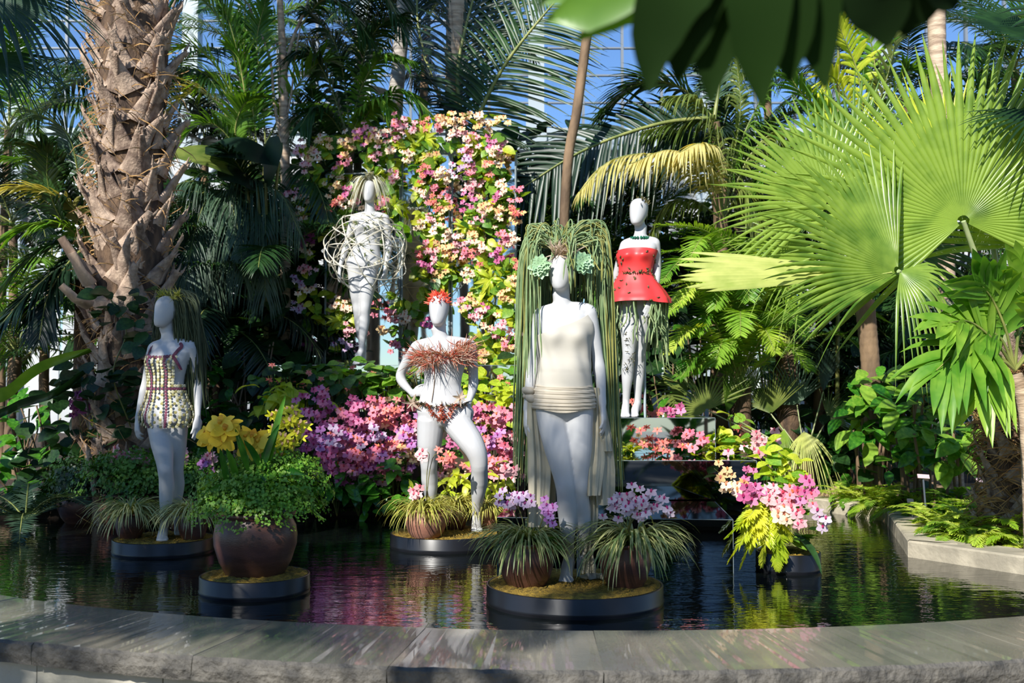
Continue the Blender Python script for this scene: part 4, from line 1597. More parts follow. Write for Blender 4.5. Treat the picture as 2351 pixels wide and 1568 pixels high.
for i in range(46):
    zc = r.uniform(.85, 1.44)
    th = math.radians(r.uniform(185, 355))
    q = TC.pt(zc, th, .008)
    nd = nrm(TC.pt(zc, th, .1) - q)
    spikes(b if i % 2 else b2, q, nd, 7, .05, .007, 1.4, .4)
for arm in ('armR', 'armL'):
    for i in range(12):
        p = spline(JC[arm], 30)[r.randint(3, 28)]
        spikes(b if i % 2 else b2, p + np.array([0, -.03, 0]), (0, -1, 0), 5, .045, .006, 1.4, .4)
b.build('airplant_tufts', M_['silver'], rootC, kind='stuff', label='silver air plants scattered over the body')
b2.build('airplant_tufts', M_['leaf_olive'], rootC, kind='stuff', label='olive air plants scattered over the body')
b = MB()
for i in range(260):
    a = r.uniform(0, 2 * math.pi)
    l = r.uniform(.16, .32)
    t = np.linspace(0, 1, 8)[:, None]
    d = np.array([math.cos(a), math.sin(a) * .8, 0])
    st = hC + np.array([0, .0, .10]) + d * .02
    p = st + d * (l * .75) * t + UPZ * (l * r.uniform(.5, 1.0)) * t - UPZ * (l * r.uniform(1.1, 2.0)) * t ** 2
    if math.sin(a) < -.5 and abs(math.cos(a)) < .45:
        p = st + d * l * .5 * t + UPZ * l * .7 * t - UPZ * l * .5 * t ** 2
    ribbon(b, p, .013 * np.array([1, 1, 1, .9, .8, .6, .4, .1]), nrm(np.cross(d, UPZ) + UPZ * r.uniform(-.4, .4)))
b.build('silver_hair', M_['silver'], rootC, kind='stuff', label='silver curling air plant hair')

# ---------------------------------------------------------------- D: red dress
YD = 8.9
ZD = .91
rootD, TD, JD, hD, MDh, _ = mannequin(
    'white mannequin in a short red strapless dress dotted with dark sprigs', YD, (P(1455, 957, YD)[0], YD, ZD),
    [(1.55, 1471, 530, .02), (1.44, 1468, 556, .01), (1.28, 1460, 590, 0), (1.10, 1459, 628, 0), (.93, 1461, 680, 0), (.84, 1461, 702, 0), (.78, 1461, 714, 0)],
    (1466, 488, -.01, -28, -8, 1.04),
    {'armR': dict(j=[(1436, 563, .02), (1417, 626, .10), (1414, 680, .16)], tip=(1418, 712, .16), palm=(.8, .3, 0), side=-1, curl=.3),
     'armL': dict(j=[(1503, 558, .0), (1508, 628, .03), (1495, 688, -.16)], tip=(1482, 726, -.22), palm=(-.4, .9, 0), side=1, curl=.15)},
    {'legR': dict(j=[(1446, 700, .0), (1443, 812, -.04), (1437, 925, .0)], toe=(P(1431, 957, YD)[0], YD - .13, ZD + .012)),
     'legL': dict(j=[(1474, 700, .0), (1468, 818, .04), (1464, 925, .06)], toe=(P(1452, 960, YD)[0], YD - .06, ZD + .012))},
    wk=1.06, yaw=-10, bust=.035)
b = MB()
TD.shell(b, lambda t: 1.355 - .012 * math.cos(t * 2), lambda t: 1.085, lambda t, z: .014, 22, 72)


def skirt_off(t, z):
    g = max(0.0, (1.10 - z) / .25)
    return .016 + .115 * g ** 1.1 + .012 * g * math.sin(9 * t + .5)


TD.shell(b, lambda t: 1.105, lambda t: .862 + .01 * math.sin(3 * t), skirt_off, 22, 108)
b.build('dress', M_['red'], rootD, label='red satin dress with flared skirt')
b = MB()
r = random.Random(14)
for i in range(95):
    th = r.uniform(0, 2 * math.pi)
    z = r.uniform(.87, 1.35)
    off = .018 if z > 1.1 else skirt_off(th, z) + .004
    q = TD.pt(z, th, off)
    n0 = nrm(TD.pt(z, th, off + .05) - q)
    x = nrm(np.cross(n0, [r.uniform(-1, 1), r.uniform(-1, 1), r.uniform(-1, 1)]))
    y = np.cross(n0, x)
    R3 = np.stack([x, y, n0], 1)
    ball(b, q, (.007, .016, .007), 6, 5, 0, R3)
    spikes(b, q, y + n0 * .3, 3, .022, .008, .9, .2)
for i in range(14):
    th = math.radians(235 + i * 6)
    q = TD.pt(1.095, th, .02)
    spikes(b, q, nrm(TD.pt(1.095, th, .1) - q), 4, .03, .009, 1.2, .2)
b.build('sprigs', M_['sprig'], rootD, kind='stuff', label='dark sprigs scattered over the dress')
b = MB()
for i in range(26):
    a = r.uniform(0, 2 * math.pi)
    u = r.uniform(.2, 1.2)
    n0 = np.array([math.cos(a) * math.sin(u), math.sin(a) * math.sin(u), math.cos(u)])
    q = hD + np.array([.012, .012, .02]) + n0 * np.array([.075, .095, .1])
    spikes(b, q, n0, 2, .035, .014, .6, .2)
for i in range(40):
    k = r.randint(2, 26)
    p = JD['legR'][k] + np.array([r.uniform(-.05, .05), -.062, r.uniform(-.02, .02)])
    spikes(b, p, (0, -1, 0), 3, .03, .006, 1.5, .2)
b.build('leaf_sprigs', M_['sprig'], rootD, kind='stuff', label='dark leaf sprigs on the head and leg')
b = MB()
for i in range(22):
    a = 2 * math.pi * i / 22
    q = TD.pt(1.475, a, .012)
    ball(b, q, (.012, .012, .015), 7, 5)
b.build('bead_choker', M_['jade'], rootD, label='dark green bead choker')
b = MB()
for i in range(150):
    th = r.uniform(0, 2 * math.pi)
    q0 = TD.pt(.875, th, r.uniform(.02, .10))
    l = r.uniform(.2, .62) * (1.0 if math.sin(th) > -.3 else .6)
    if math.sin(th) < -.6 and math.cos(th) < .2 and r.random() < .75:
        continue
    strand(b, [q0, q0 - UPZ * l * .5 + np.array([r.uniform(-.02, .02), r.uniform(-.02, .02), 0]), q0 - UPZ * l + np.array([r.uniform(-.04, .04), r.uniform(-.03, .03), 0])], r.uniform(.004, .007), 9, .012, r)
b.build('hanging_strands', M_['strand'], rootD, kind='stuff', label='green strands trailing below the skirt')
b = MB()
tube(b, [P(1480, 720, YD + .09), P(1480, 840, YD + .09), (P(1480, 840, YD + .09)[0], YD + .09, ZD)], .012, 10)
b.build('support_rod', M_['frame_white'], rootD)
# ================================================================= POTS
TUFT = [blade_tuft(150, .40, .011, seed=s) for s in (1, 2, 3)]
TUFT_ME = {}


def tuft(parent, c, s, mat, k):
    key = (k, mat.name)
    if key not in TUFT_ME:
        TUFT_ME[key] = TUFT[k].mesh('grass_blades', mat)
    o = inst('grass_blades', TUFT_ME[key], parent, Matrix.Translation(Vector([float(x) for x in c])) @ Matrix.Rotation(rnd.uniform(0, 6), 4, 'Z') @ Matrix.Scale(s, 4))
    o['kind'] = 'stuff'
    return o


def pot_shape(parent, c, r, h, mat, round_=1.0):
    b = MB()
    lathe(b, [(.001, .004), (r * .62, .0), (r * .70, .01), (r * .86, h * .22), (r * .985, h * .48), (r, h * .62), (r * .965, h * .78), (r * .88, h * .885), (r * .87, h * .91), (r * .955, h * .94), (r * .965, h * .975), (r * .94, h),
              (r * .86, h * .99), (r * .82, h * .93), (r * .80, h * .9)], c, 56)
    p = b.build('pot', mat, parent)
    s = MB()
    lathe(s, [(r * .81, h * .9), (r * .5, h * .93), (.001, h * .94)], c, 40)
    s.build('soil', M_['soil'], parent)
    return p


def flower_stem(parent, pts, colour, n, size, lo=.45, face=(-.2, -1, .15), sag=.02, jit=.45, spread=.02):
    """arching orchid stem of a potted plant; its blossoms are sub-parts"""
    st, p = spray_stem(parent, pts)
    q = []
    for i in range(n):
        f = lo + (1 - lo) * (i + .5) / n
        x = f * 11
        k = min(int(x), 10)
        a = p[k] * (1 - (x - k)) + p[k + 1] * (x - k)
        q.append(a + np.array([rnd.uniform(-1, 1) * spread, -.012 - rnd.uniform(0, spread), (sag if i % 2 else -sag) + rnd.uniform(-1, 1) * spread * .6]))
    put_blossoms(st, q, colour, size, face, jit)
    return st


def potted(name, label, cat, c, r, h, mat, group=None):
    o = empty(name, c, label, cat, group)
    pot_shape(o, c, r, h, mat)
    return o


# front drum, left pot
c = np.array([.075, 5.70, .095])
o = potted('potted_orchid', 'brown pot left of the tallest mannequin with arching grass and lilac orchids', 'potted plant', c, .148, .235, M_['pot'], 'pots on the drums')
t0 = c + np.array([0, 0, .215])
tuft(o, t0, .95, M_['grass_var'], 0)
tuft(o, t0 + np.array([.02, .03, .02]), .8, M_['grass_var'], 1)
flower_stem(o, [t0, P(1196, 1180, 5.74), P(1168, 1140, 5.7), P(1150, 1150, 5.66)], 'lilac', 9, .031, .45, spread=.03)
flower_stem(o, [t0, P(1212, 1172, 5.7), P(1196, 1136, 5.68), P(1218, 1160, 5.62)], 'lilac', 8, .031, .5, spread=.03)
flower_stem(o, [t0 + np.array([.04, 0, 0]), P(1246, 1190, 5.62), P(1252, 1160, 5.6), P(1258, 1196, 5.55)], 'violet', 12, .028, .35, spread=.04)
flower_stem(o, [t0, P(1162, 1120, 5.85), P(1165, 1085, 5.85), P(1170, 1074, 5.82)], 'pink', 5, .034, .7, spread=.03)
for a, e, l in ((-.9, .6, .2), (-1.4, .4, .17), (-.3, .5, .2), (-2.2, .5, .16), (-.7, .15, .2)):
    inst('leaf', LEAF['paddle'], o, aim(t0 + np.array([.05, -.03, 0]), (math.cos(a), math.sin(a), e), UPZ, l))
# front drum, right pot
c = np.array([.595, 5.66, .095])
o = potted('potted_orchid', 'brown pot right of the tallest mannequin with trailing grass and white purple orchids', 'potted plant', c, .135, .235, M_['pot'], 'pots on the drums')
t0 = c + np.array([0, 0, .215])
tuft(o, t0 + np.array([.03, -.01, .0]), 1.02, M_['grass_var'], 2)
tuft(o, t0 + np.array([.06, .02, .03]), .95, M_['grass_var'], 0)
for pts, n in (([P(1425, 1190, 5.66), P(1410, 1158, 5.64), P(1386, 1170, 5.6)], 6), ([P(1430, 1170, 5.66), P(1434, 1135, 5.66), P(1470, 1128, 5.62)], 8), ([P(1440, 1190, 5.6), P(1452, 1152, 5.58), P(1420, 1160, 5.55)], 6),
               ([P(1450, 1180, 5.6), P(1480, 1140, 5.6), P(1525, 1155, 5.56)], 8), ([P(1455, 1190, 5.6), P(1500, 1160, 5.56), P(1550, 1172, 5.54)], 7), ([P(1450, 1190, 5.58), P(1462, 1165, 5.55), P(1480, 1180, 5.52)], 5)):
    flower_stem(o, [t0] + pts, 'white', n + 1, .031, .42, spread=.04)
for a, e, l in ((-.5, .6, .2), (-1.9, .5, .16), (0.1, .5, .22), (-.2, .1, .24), (3.4, .5, .16)):
    inst('leaf', LEAF['paddle'], o, aim(t0, (math.cos(a), math.sin(a), e), UPZ, l))

# the big pot
c = np.array([-1.443, 6.05, .095])
o = potted('potted_orchid', 'biggest brown glazed pot with large yellow orchids above lacy maidenhair fern', 'potted plant', c, .232, .355, M_['pot'], None)
t0 = c + np.array([0, 0, .34])
# maidenhair: many small fan shaped leaflets on wiry fronds
MAID = []
for sd in (1, 2, 3):
    r = random.Random(40 + sd)
    b = MB()
    for i in range(190):
        a, rr_ = r.uniform(0, 2 * math.pi), r.uniform(.05, .30) ** .8
        hgt = .16 * math.sqrt(max(0.01, 1 - (rr_ / .40) ** 2)) + r.uniform(-.07, .05) - max(0, rr_ - .26) * .9
        q = np.array([math.cos(a) * rr_, math.sin(a) * rr_, hgt])
        n0 = nrm(np.array([math.cos(a) * rr_ * 2.4, math.sin(a) * rr_ * 2.4, .35]) + np.array([r.uniform(-.4, .4) for _ in range(3)]))
        for k in range(6):
            d = nrm(np.cross(n0, [r.uniform(-1, 1), r.uniform(-1, 1), r.uniform(-1, 1)]))
            qq = q + d * r.uniform(.004, .05)
            l = r.uniform(.014, .026)
            s = np.cross(n0, d)
            v = [qq, qq + d * l * .8 - s * l * .75, qq + d * l * 1.1 - s * l * .25, qq + d * l * 1.1 + s * l * .25, qq + d * l * .8 + s * l * .75]
            b.add(v, [(0, 1, 2), (0, 2, 3), (0, 3, 4)])
    MAID.append(b)
MAID_ME = {}


def maiden(parent, loc, s, k, mat):
    key = (k, mat.name)
    if key not in MAID_ME:
        MAID_ME[key] = MAID[k].mesh('maidenhair_fern', mat)
    m = inst('maidenhair_fern', MAID_ME[key], parent, Matrix.Translation(Vector([float(x) for x in loc])) @ Matrix.Rotation(rnd.uniform(0, 6), 4, 'Z') @ Matrix.Scale(s, 4))
    m['kind'] = 'stuff'


for dx, dy, dz, s, k in ((0, 0, .09, .8, 0), (-.10, -.05, .06, .6, 1), (.12, -.06, .07, .62, 2), (.02, -.12, .0, .6, 1), (.17, .05, .16, .7, 0), (-.14, .04, .12, .66, 2), (.24, -.02, .04, .5, 1), (0, .08, .2, .66, 2), (.12, .02, .26, .5, 1), (-.22, -.02, .0, .45, 0), (.22, .06, .24, .4, 2)):
    maiden(o, t0 + np.array([dx, dy, dz]), s, k, M_['leaf_bright'])
for tipx, tipy in ((462, 1120), (740, 1190), (722, 1165), (700, 1130), (445, 1160)):
    own_frond(o, [t0, (t0 + P(tipx, tipy, 6.0)) / 2 + UPZ * .12, P(tipx, tipy, 5.95)], M_['leaf_bright'], lmax=.07, n=22, w=.022, rr=.003, seed=tipx, droop=.3)
for pts, n, sz in (([P(520, 1120, 6.02), P(510, 1010, 6.0), P(492, 985, 5.95)], 3, .082), ([P(530, 1110, 6.0), P(530, 1020, 5.95), P(524, 1005, 5.9)], 2, .085), ([P(548, 1110, 6.05), P(545, 985, 6.05), P(528, 985, 6.0)], 3, .078),
                   ([P(575, 1100, 6.05), P(590, 1000, 6.02), P(578, 1010, 5.98)], 3, .08), ([P(590, 1100, 6.05), P(604, 990, 6.05), P(596, 1020, 6.0)], 2, .08), ([P(500, 1100, 6.1), P(485, 1000, 6.08), P(470, 1005, 6.02)], 2, .085)):
    flower_stem(o, [t0] + pts, 'yellow', n, sz, .82, spread=.045, jit=.5)
for pts in ([P(655, 1100, 6.1), P(665, 1000, 6.1), P(668, 935, 6.08)], [P(650, 1100, 6.12), P(648, 980, 6.12), P(648, 950, 6.08)], [P(660, 1090, 6.1), P(684, 1000, 6.1), P(690, 960, 6.06)]):
    flower_stem(o, [t0 + np.array([.1, .03, 0])] + pts, 'acid', 13, .046, .5, spread=.05, jit=.6)
b = MB()
tube(b, [P(668, 1130, 6.07), P(673, 1040, 6.06), P(676, 955, 6.05)], .004, 6)
tube(b, [P(598, 1120, 6.0), P(598, 1000, 6.0), P(599, 985, 6.0)], .004, 6)
b.build('plant_stake', M_['cane'], o, label='bamboo plant stakes')
for tx, ty, rx, ry, l in ((640, 975, 600, 1080, .30), (656, 905, 612, 1075, .40), (560, 1010, 600, 1075, .24), (520, 1030, 545, 1100, .20), (505, 1030, 525, 1120, .22), (470, 1130, 560, 1120, .28), (632, 1190, 633, 1120, .2), (580, 1160, 612, 1090, .2), (700, 1090, 640, 1090, .26), (540, 985, 570, 1080, .25)):
    a, e = P(rx, ry, 5.95), P(tx, ty, 5.88)
    b = MB()
    p = spline([a, (a + e) / 2 + np.array([0, -.01, .02]), e], 9)
    d = nrm(e - a)
    ribbon(b, p, .042 * np.array([.5, .8, 1, 1, .95, .85, .7, .45, .05]), nrm(np.cross(d, [0.25, 1, .1])), np.array([0, .006, 0]) * np.ones((9, 1)))
    b.build('leaf', M_['leaf_gloss'], o)

# pots of the red-capped mannequin's drum
c = np.array([-.605, 7.565, .095])
o = potted('potted_grass', 'clay pot in front of the red-capped mannequin with yellow green grass', 'potted plant', c, .146, .205, M_['pot_clay'], 'pots on the drums')
t0 = c + np.array([0, 0, .19])
tuft(o, t0 + np.array([-.04, 0, 0]), .85, M_['grass_gold'], 1)
tuft(o, t0 + np.array([.05, .02, 0]), .7, M_['grass_gold'], 2)
flower_stem(o, [t0, P(955, 1150, 7.5), P(950, 1128, 7.5), P(962, 1138, 7.46)], 'pink', 6, .038, .5, spread=.03)
flower_stem(o, [t0, P(985, 1090, 7.5), P(1000, 1042, 7.5), P(1035, 1050, 7.46)], 'coral', 6, .044, .75, spread=.03)
flower_stem(o, [t0, P(980, 1090, 7.5), P(985, 1040, 7.48), P(965, 1050, 7.46)], 'pink', 5, .042, .75, spread=.03)
c = np.array([-.44, 7.98, .095])
o = potted('potted_grass', 'dark pot half hidden between the legs of the red-capped mannequin', 'potted plant', c, .11, .19, M_['pot'], 'pots on the drums')
tuft(o, c + np.array([.03, -.02, .18]), .8, M_['grass_gold'], 0)
c = np.array([-.20, 7.98, .095])
o = potted('potted_grass', 'small clay pot at the right rim of the red-capped mannequin\'s drum', 'potted plant', c, .095, .165, M_['pot_clay'], 'pots on the drums')
tuft(o, c + np.array([0, 0, .16]), .75, M_['grass_gold'], 2)
# pots of the dark haired mannequin's drum
for x, y, rr_, k, lab in ((-2.665, 7.50, .10, 1, 'pot hidden under silvery striped grass left of the dark haired mannequin'), (-2.215, 7.46, .10, 0, 'dark pot with striped grass right of the dark haired mannequin')):
    c = np.array([x, y, .095])
    o = potted('potted_grass', lab, 'potted plant', c, rr_, .18, M_['pot'], 'pots on the drums')
    tuft(o, c + np.array([0, 0, .17]), .95, M_['grass_var'], k)
    tuft(o, c + np.array([0, 0, .19]), .75, M_['grass_var'], 2)

# dark pots with lacy plants and orchids in the shade at the left
for n, (px, Y, r0, kinds) in enumerate(((300, 9.0, .26, (('pink', 283, 1040), ('pink', 330, 1055))), (205, 9.3, .26, (('plum', 200, 900), ('plum', 175, 915), ('acid', 226, 955))),
                                        (262, 9.5, .24, (('plum', 268, 880), ('plum', 262, 925), ('plum', 275, 905))), (445, 8.9, .24, (('pink', 430, 1045), ('pink', 487, 1048), ('violet', 480, 1062))))):
    c = np.array([P(px, 1100, Y)[0], Y, -.02])
    lab = ['dark pot of lacy fern with two pale pink orchids behind the dark haired mannequin', 'dark pot with plum and dull yellow orchids at the left of the pond', 'dark pot with a tall plum orchid below the thick palm trunk', 'dark pot of fern with pink orchids behind the big brown pot'][n]
    o = potted('potted_orchid', lab, 'potted plant', c, r0, .30, M_['pot'], 'shaded pots at the left of the pond')
    t0 = c + np.array([0, 0, .28])
    for q in range(5):
        maiden(o, t0 + np.array([rnd.uniform(-.28, .28), rnd.uniform(-.2, .1), rnd.uniform(0, .18)]), rnd.uniform(.8, 1.1), q % 3, M_['leaf_mid'] if n in (0, 3) else M_['leaf_dark'])
    for col, fx, fy in kinds:
        e = P(fx, fy, Y - .12)
        flower_stem(o, [t0, t0 * .35 + e * .65 + np.array([0, 0, .05]), e], col, 8 if col != 'pink' else 7, .048, .72, spread=.06)
    for q in range(7):
        a = rnd.uniform(-3.1, 0)
        inst('leaf', LEAF['strap_dark'], o, aim(t0, (math.cos(a), math.sin(a) * .6, rnd.uniform(.5, 1.6)), UPZ, rnd.uniform(.35, .6)))

# ================================================================= ORCHID BANK
bank = [(290, 340, 'magenta'), (190, 365, 'magenta'), (350, 300, 'magenta'), (570, 370, 'rose'), (690, 430, 'magenta'), (690, 350, 'magenta'), (780, 490, 'rose'), (740, 520, 'magenta'), (920, 330, 'magenta'), (860, 360, 'rose'), (1000, 350, 'rose'),
        (930, 470, 'peach'), (1130, 430, 'rose'), (1080, 470, 'coral'), (450, 560, 'magenta'), (470, 730, 'violet'), (420, 700, 'violet'), (590, 760, 'violet'), (540, 700, 'lilac'), (690, 790, 'rose'), (640, 830, 'rose'), (570, 900, 'magenta'), (560, 990, 'magenta'),
        (850, 650, 'violet'), (870, 600, 'lilac'), (1050, 620, 'coral'), (1060, 720, 'pink'), (1120, 790, 'coral'), (1200, 560, 'violet'), (1180, 510, 'rose'), (1230, 700, 'violet'), (1200, 620, 'pink'), (830, 840, 'rose'), (990, 850, 'violet'), (950, 960, 'magenta'), (980, 1010, 'rose'), (940, 890, 'violet'),
        (1170, 850, 'pink'), (1220, 880, 'peach'), (350, 940, 'magenta'), (400, 860, 'magenta'), (700, 920, 'rose'), (760, 970, 'magenta'), (640, 980, 'rose'), (200, 780, 'plum'), (230, 600, 'magenta'), (1580, 720, 'magenta'), (1540, 940, 'rose'),
        (1690, 1010, 'cream'), (1900, 400, 'magenta'), (1960, 420, 'rose'), (2000, 480, 'rose'), (2100, 460, 'rose'), (2190, 470, 'rose'), (2030, 720, 'violet'), (1960, 690, 'rose'), (2180, 840, 'rose'), (2220, 760, 'pink'), (2010, 1000, 'rose'),
        (2200, 1020, 'pink'), (1930, 980, 'coral'), (2230, 540, 'rose'), (500, 640, 'rose'), (310, 640, 'magenta'), (620, 610, 'magenta')]
pts = sorted([(660 + x / 4.356, 840 + y / 4.356, c) for x, y, c in bank], key=lambda q: q[1])
seen = {}
for px, py, col in pts:
    side = 'left of the big clump' if px < 760 else ('under the caged mannequin' if px < 870 else ('beside the hand on hip' if px < 960 else 'right of the red-capped mannequin'))
    k = seen.setdefault((col, side), 0)
    seen[(col, side)] += 1
    tip = P(px, py, 9.42 + rnd.uniform(-.14, .12))
    bx = tip[0] + rnd.uniform(-.12, .12)
    by = 9.85 if py < 960 else 9.75
    base = np.array([bx, by, max(.06, min(float(bed_z(bx, by)), tip[2] - .12))])
    cluster_spray('orchid_spray', '%s orchid spray on the bank %s, %s of its colour there' % (col, side, ORD[k]), 'orchid', 'orchids massed on the bank', base, tip, col, 9, .046, (.075, .06, .055), 2, 'paddle', .22)

# ================================================================= ORCHIDS ON THE MIRROR PANELS
wall = [(560, 165, 'rose'), (540, 215, 'magenta'), (590, 190, 'pink'), (725, 130, 'rose'), (745, 165, 'pink'), (700, 200, 'rose'), (810, 160, 'pink'), (320, 230, 'cream'), (370, 235, 'peach'), (440, 230, 'cream'), (500, 215, 'peach'), (610, 225, 'peach'), (650, 205, 'cream'), (880, 150, 'coral'), (950, 150, 'rose'), (970, 120, 'peach'), (1030, 95, 'peach'),
        (1020, 165, 'cream'), (1080, 130, 'peach'), (1060, 180, 'pink'), (1150, 100, 'cream'), (1170, 125, 'peach'), (1225, 130, 'cream'), (1290, 122, 'peach'), (230, 270, 'pink'), (255, 310, 'peach'), (230, 362, 'pink'), (295, 300, 'cream'), (470, 300, 'peach'), (440, 340, 'rose'), (620, 325, 'pink'), (700, 270, 'cream'), (760, 300, 'cream'),
        (400, 440, 'cream'), (405, 480, 'peach'), (450, 495, 'magenta'), (445, 548, 'cream'), (385, 590, 'coral'), (155, 525, 'pink'), (235, 550, 'cream'), (205, 640, 'cream'), (180, 690, 'lilac'), (245, 750, 'plum'), (240, 820, 'cream'), (225, 980, 'lilac'), (225, 1040, 'cream'), (250, 915, 'pink'), (205, 1150, 'lilac'), (270, 1320, 'plum'),
        (400, 1100, 'cream'), (460, 1120, 'cream'), (470, 1255, 'pink'), (450, 1325, 'lilac'), (650, 1140, 'rose'), (640, 1240, 'peach'), (720, 1320, 'rose'), (700, 1170, 'pink'), (780, 1170, 'cream'), (660, 560, 'rose'), (715, 420, 'pink'), (860, 390, 'coral'), (885, 410, 'magenta'), (950, 400, 'cream'), (1000, 435, 'cream'), (905, 325, 'peach'),
        (910, 490, 'rose'), (885, 535, 'pink'), (990, 540, 'rose'), (930, 565, 'coral'), (860, 500, 'cream'), (910, 645, 'pink'), (860, 670, 'cream'), (970, 610, 'peach'), (930, 790, 'rose'), (930, 830, 'pink'), (960, 725, 'cream'), (1000, 740, 'cream'), (1000, 805, 'peach'), (870, 840, 'coral'), (1000, 855, 'peach'), (940, 985, 'peach'), (870, 910, 'magenta'),
        (1115, 230, 'cream'), (1130, 210, 'pink'), (1100, 300, 'rose'), (1110, 335, 'lilac'), (1150, 400, 'rose'), (1160, 440, 'pink'), (1210, 390, 'coral'), (1060, 385, 'white'), (1110, 480, 'pink'), (1100, 545, 'magenta'), (1250, 295, 'cream'), (1305, 285, 'pink'), (1275, 335, 'peach'), (1245, 245, 'magenta'), (1280, 470, 'cream'), (1260, 530, 'magenta'),
        (1170, 620, 'pink'), (1200, 575, 'peach'), (1290, 605, 'peach'), (1370, 540, 'rose'), (1368, 595, 'coral'), (1265, 640, 'cream'), (1150, 725, 'peach'), (1300, 735, 'rose'), (1310, 770, 'pink'), (1350, 785, 'cream'), (1180, 785, 'cream'), (1090, 770, 'pink'), (1100, 835, 'rose'), (1165, 830, 'coral'), (1250, 850, 'magenta'), (1370, 905, 'coral'),
        (1090, 945, 'cream'), (1365, 985, 'peach'), (1300, 1065, 'peach'), (1070, 1105, 'pink'), (1110, 1110, 'peach'), (1150, 1170, 'pink'), (1185, 1150, 'magenta'), (1210, 1200, 'cream'), (1280, 1225, 'pink'), (1290, 1310, 'rose'), (1340, 1300, 'pink'), (1320, 1345, 'peach'), (1200, 1400, 'peach'), (1330, 1480, 'rose'), (1250, 1500, 'coral'),
        (1190, 1480, 'peach'), (900, 1200, 'magenta'), (1350, 640, 'peach')]


def panel_y(x):
    return wall_y(x) if x < -.66 else wall_y(-.66) - .26 * (min(x, .05) + .66)


pts = sorted([(600 + x / 2.34, 230 + y / 2.34, c) for x, y, c in wall], key=lambda q: q[1])
seen = {}
for px, py, col in pts:
    x = P(px, py, 11.2)[0]
    yy = panel_y(x) - rnd.uniform(.08, .24)
    tip = P(px, py, yy)
    zone = 'hanging beside the left mirror panel' if px < 740 else ('on the left mirror panel' if px < 920 else ('on the middle mirror panel' if px < 1035 else 'on the right mirror panel'))
    k = seen.setdefault((col, zone), 0)
    seen[(col, zone)] += 1
    base = tip + np.array([rnd.uniform(-.10, .10), min(.10, panel_y(x) - yy - .03), rnd.uniform(-.02, .10)])
    cluster_spray('orchid_spray', '%s orchid spray %s, %s of its colour there' % (col, zone, ORD[k]), 'orchid', 'orchids covering the mirror panels', base, tip, col, 7, .040, (.040, .05, .040), 2, rnd.choice(['vine', 'vine_lime']), .12)

# leaves of the climbing vines between the orchids, one vine for each strip
bands = [('left edge', [(690, 330, 745, 560, 60), (690, 560, 735, 760, 34)]), ('top edge', [(700, 318, 900, 360, 60), (900, 310, 1170, 345, 60), (850, 345, 920, 400, 24)]), ('second strip', [(755, 370, 800, 560, 40), (870, 400, 915, 560, 26), (750, 700, 800, 850, 30)]),
         ('middle strip', [(925, 345, 1010, 470, 60), (940, 470, 1030, 660, 46), (960, 600, 1040, 700, 30), (880, 660, 960, 780, 40)]), ('right strip', [(1060, 330, 1160, 560, 90), (1065, 560, 1180, 760, 90), (1070, 760, 1185, 900, 80)])]
for nm, boxes in bands:
    first = P((boxes[0][0] + boxes[0][2]) / 2, boxes[0][3], 11.1)
    o = empty('climbing_vine', first, 'bright green vine leaves climbing the %s of the mirror panels' % nm, 'vine', 'vines on the mirror panels')
    b = MB()
    for (x0, y0, x1, y1, n) in boxes:
        a, e = P((x0 + x1) / 2, y1, panel_y(P((x0 + x1) / 2, y1, 11.1)[0]) - .05), P((x0 + x1) / 2, y0, panel_y(P((x0 + x1) / 2, y0, 11.1)[0]) - .05)
        tube(b, spline([a, a * .6 + e * .4 + np.array([.06, 0, 0]), a * .3 + e * .7 - np.array([.05, 0, 0]), e], 14), .006, 5)
        for i in range(int(n * .9)):
            px, py = rnd.uniform(x0, x1), rnd.uniform(y0, y1)
            if py > 350 and (736 < px < 768 or 920 < px < 950 or 1026 < px < 1062) and rnd.random() < .8:
                continue
            x = P(px, py, 11.1)[0]
            q = P(px, py, panel_y(x) - rnd.uniform(.03, .14))
            key = rnd.choice(['vine', 'vine', 'vine_lime', 'vine_lime', 'vine_mid'])
            inst('leaf', LEAF[key], o, aim(q, (rnd.uniform(-.8, .8), -.45, rnd.uniform(-.9, .5)), (0, -1, .5), rnd.uniform(.10, .17), rnd.uniform(-.6, .6)))
    b.build('vine_stem', M_['stem'], o)

# lime frilled plants among them
frills = [(975, 318, .20, 'at the top of the middle mirror panel'), (958, 342, .18, 'just below the topmost frilled plant'), (985, 366, .16, 'halfway down the middle mirror panel top'), (905, 470, .17, 'beside the caged mannequin\'s head'), (1068, 522, .15, 'on the left edge of the right panel'), (1125, 640, .2, 'low on the right mirror panel'),
          (780, 735, .18, 'low at the left foot of the mirrors'), (1020, 615, .15, 'above the red petal cap'), (1105, 780, .15, 'behind the shoulder of the red-capped mannequin'), (1150, 840, .16, 'behind the wig of the tallest mannequin')]
for px, py, s, where in frills:
    x = P(px, py, 11.1)[0]
    q = P(px, py, panel_y(x) - .12)
    o = empty('frilled_plant', q, 'lime yellow frilled plant %s' % where, 'plant', 'lime plants among the orchids')
    for i in range(26):
        a = rnd.uniform(0, 2 * math.pi)
        inst('leaf', LEAF['frill'], o, aim(q, (math.cos(a), -rnd.uniform(.3, 1.2), math.sin(a)), (0, -1, .3), s * rnd.uniform(.6, 1.1), rnd.uniform(-.5, .5)))

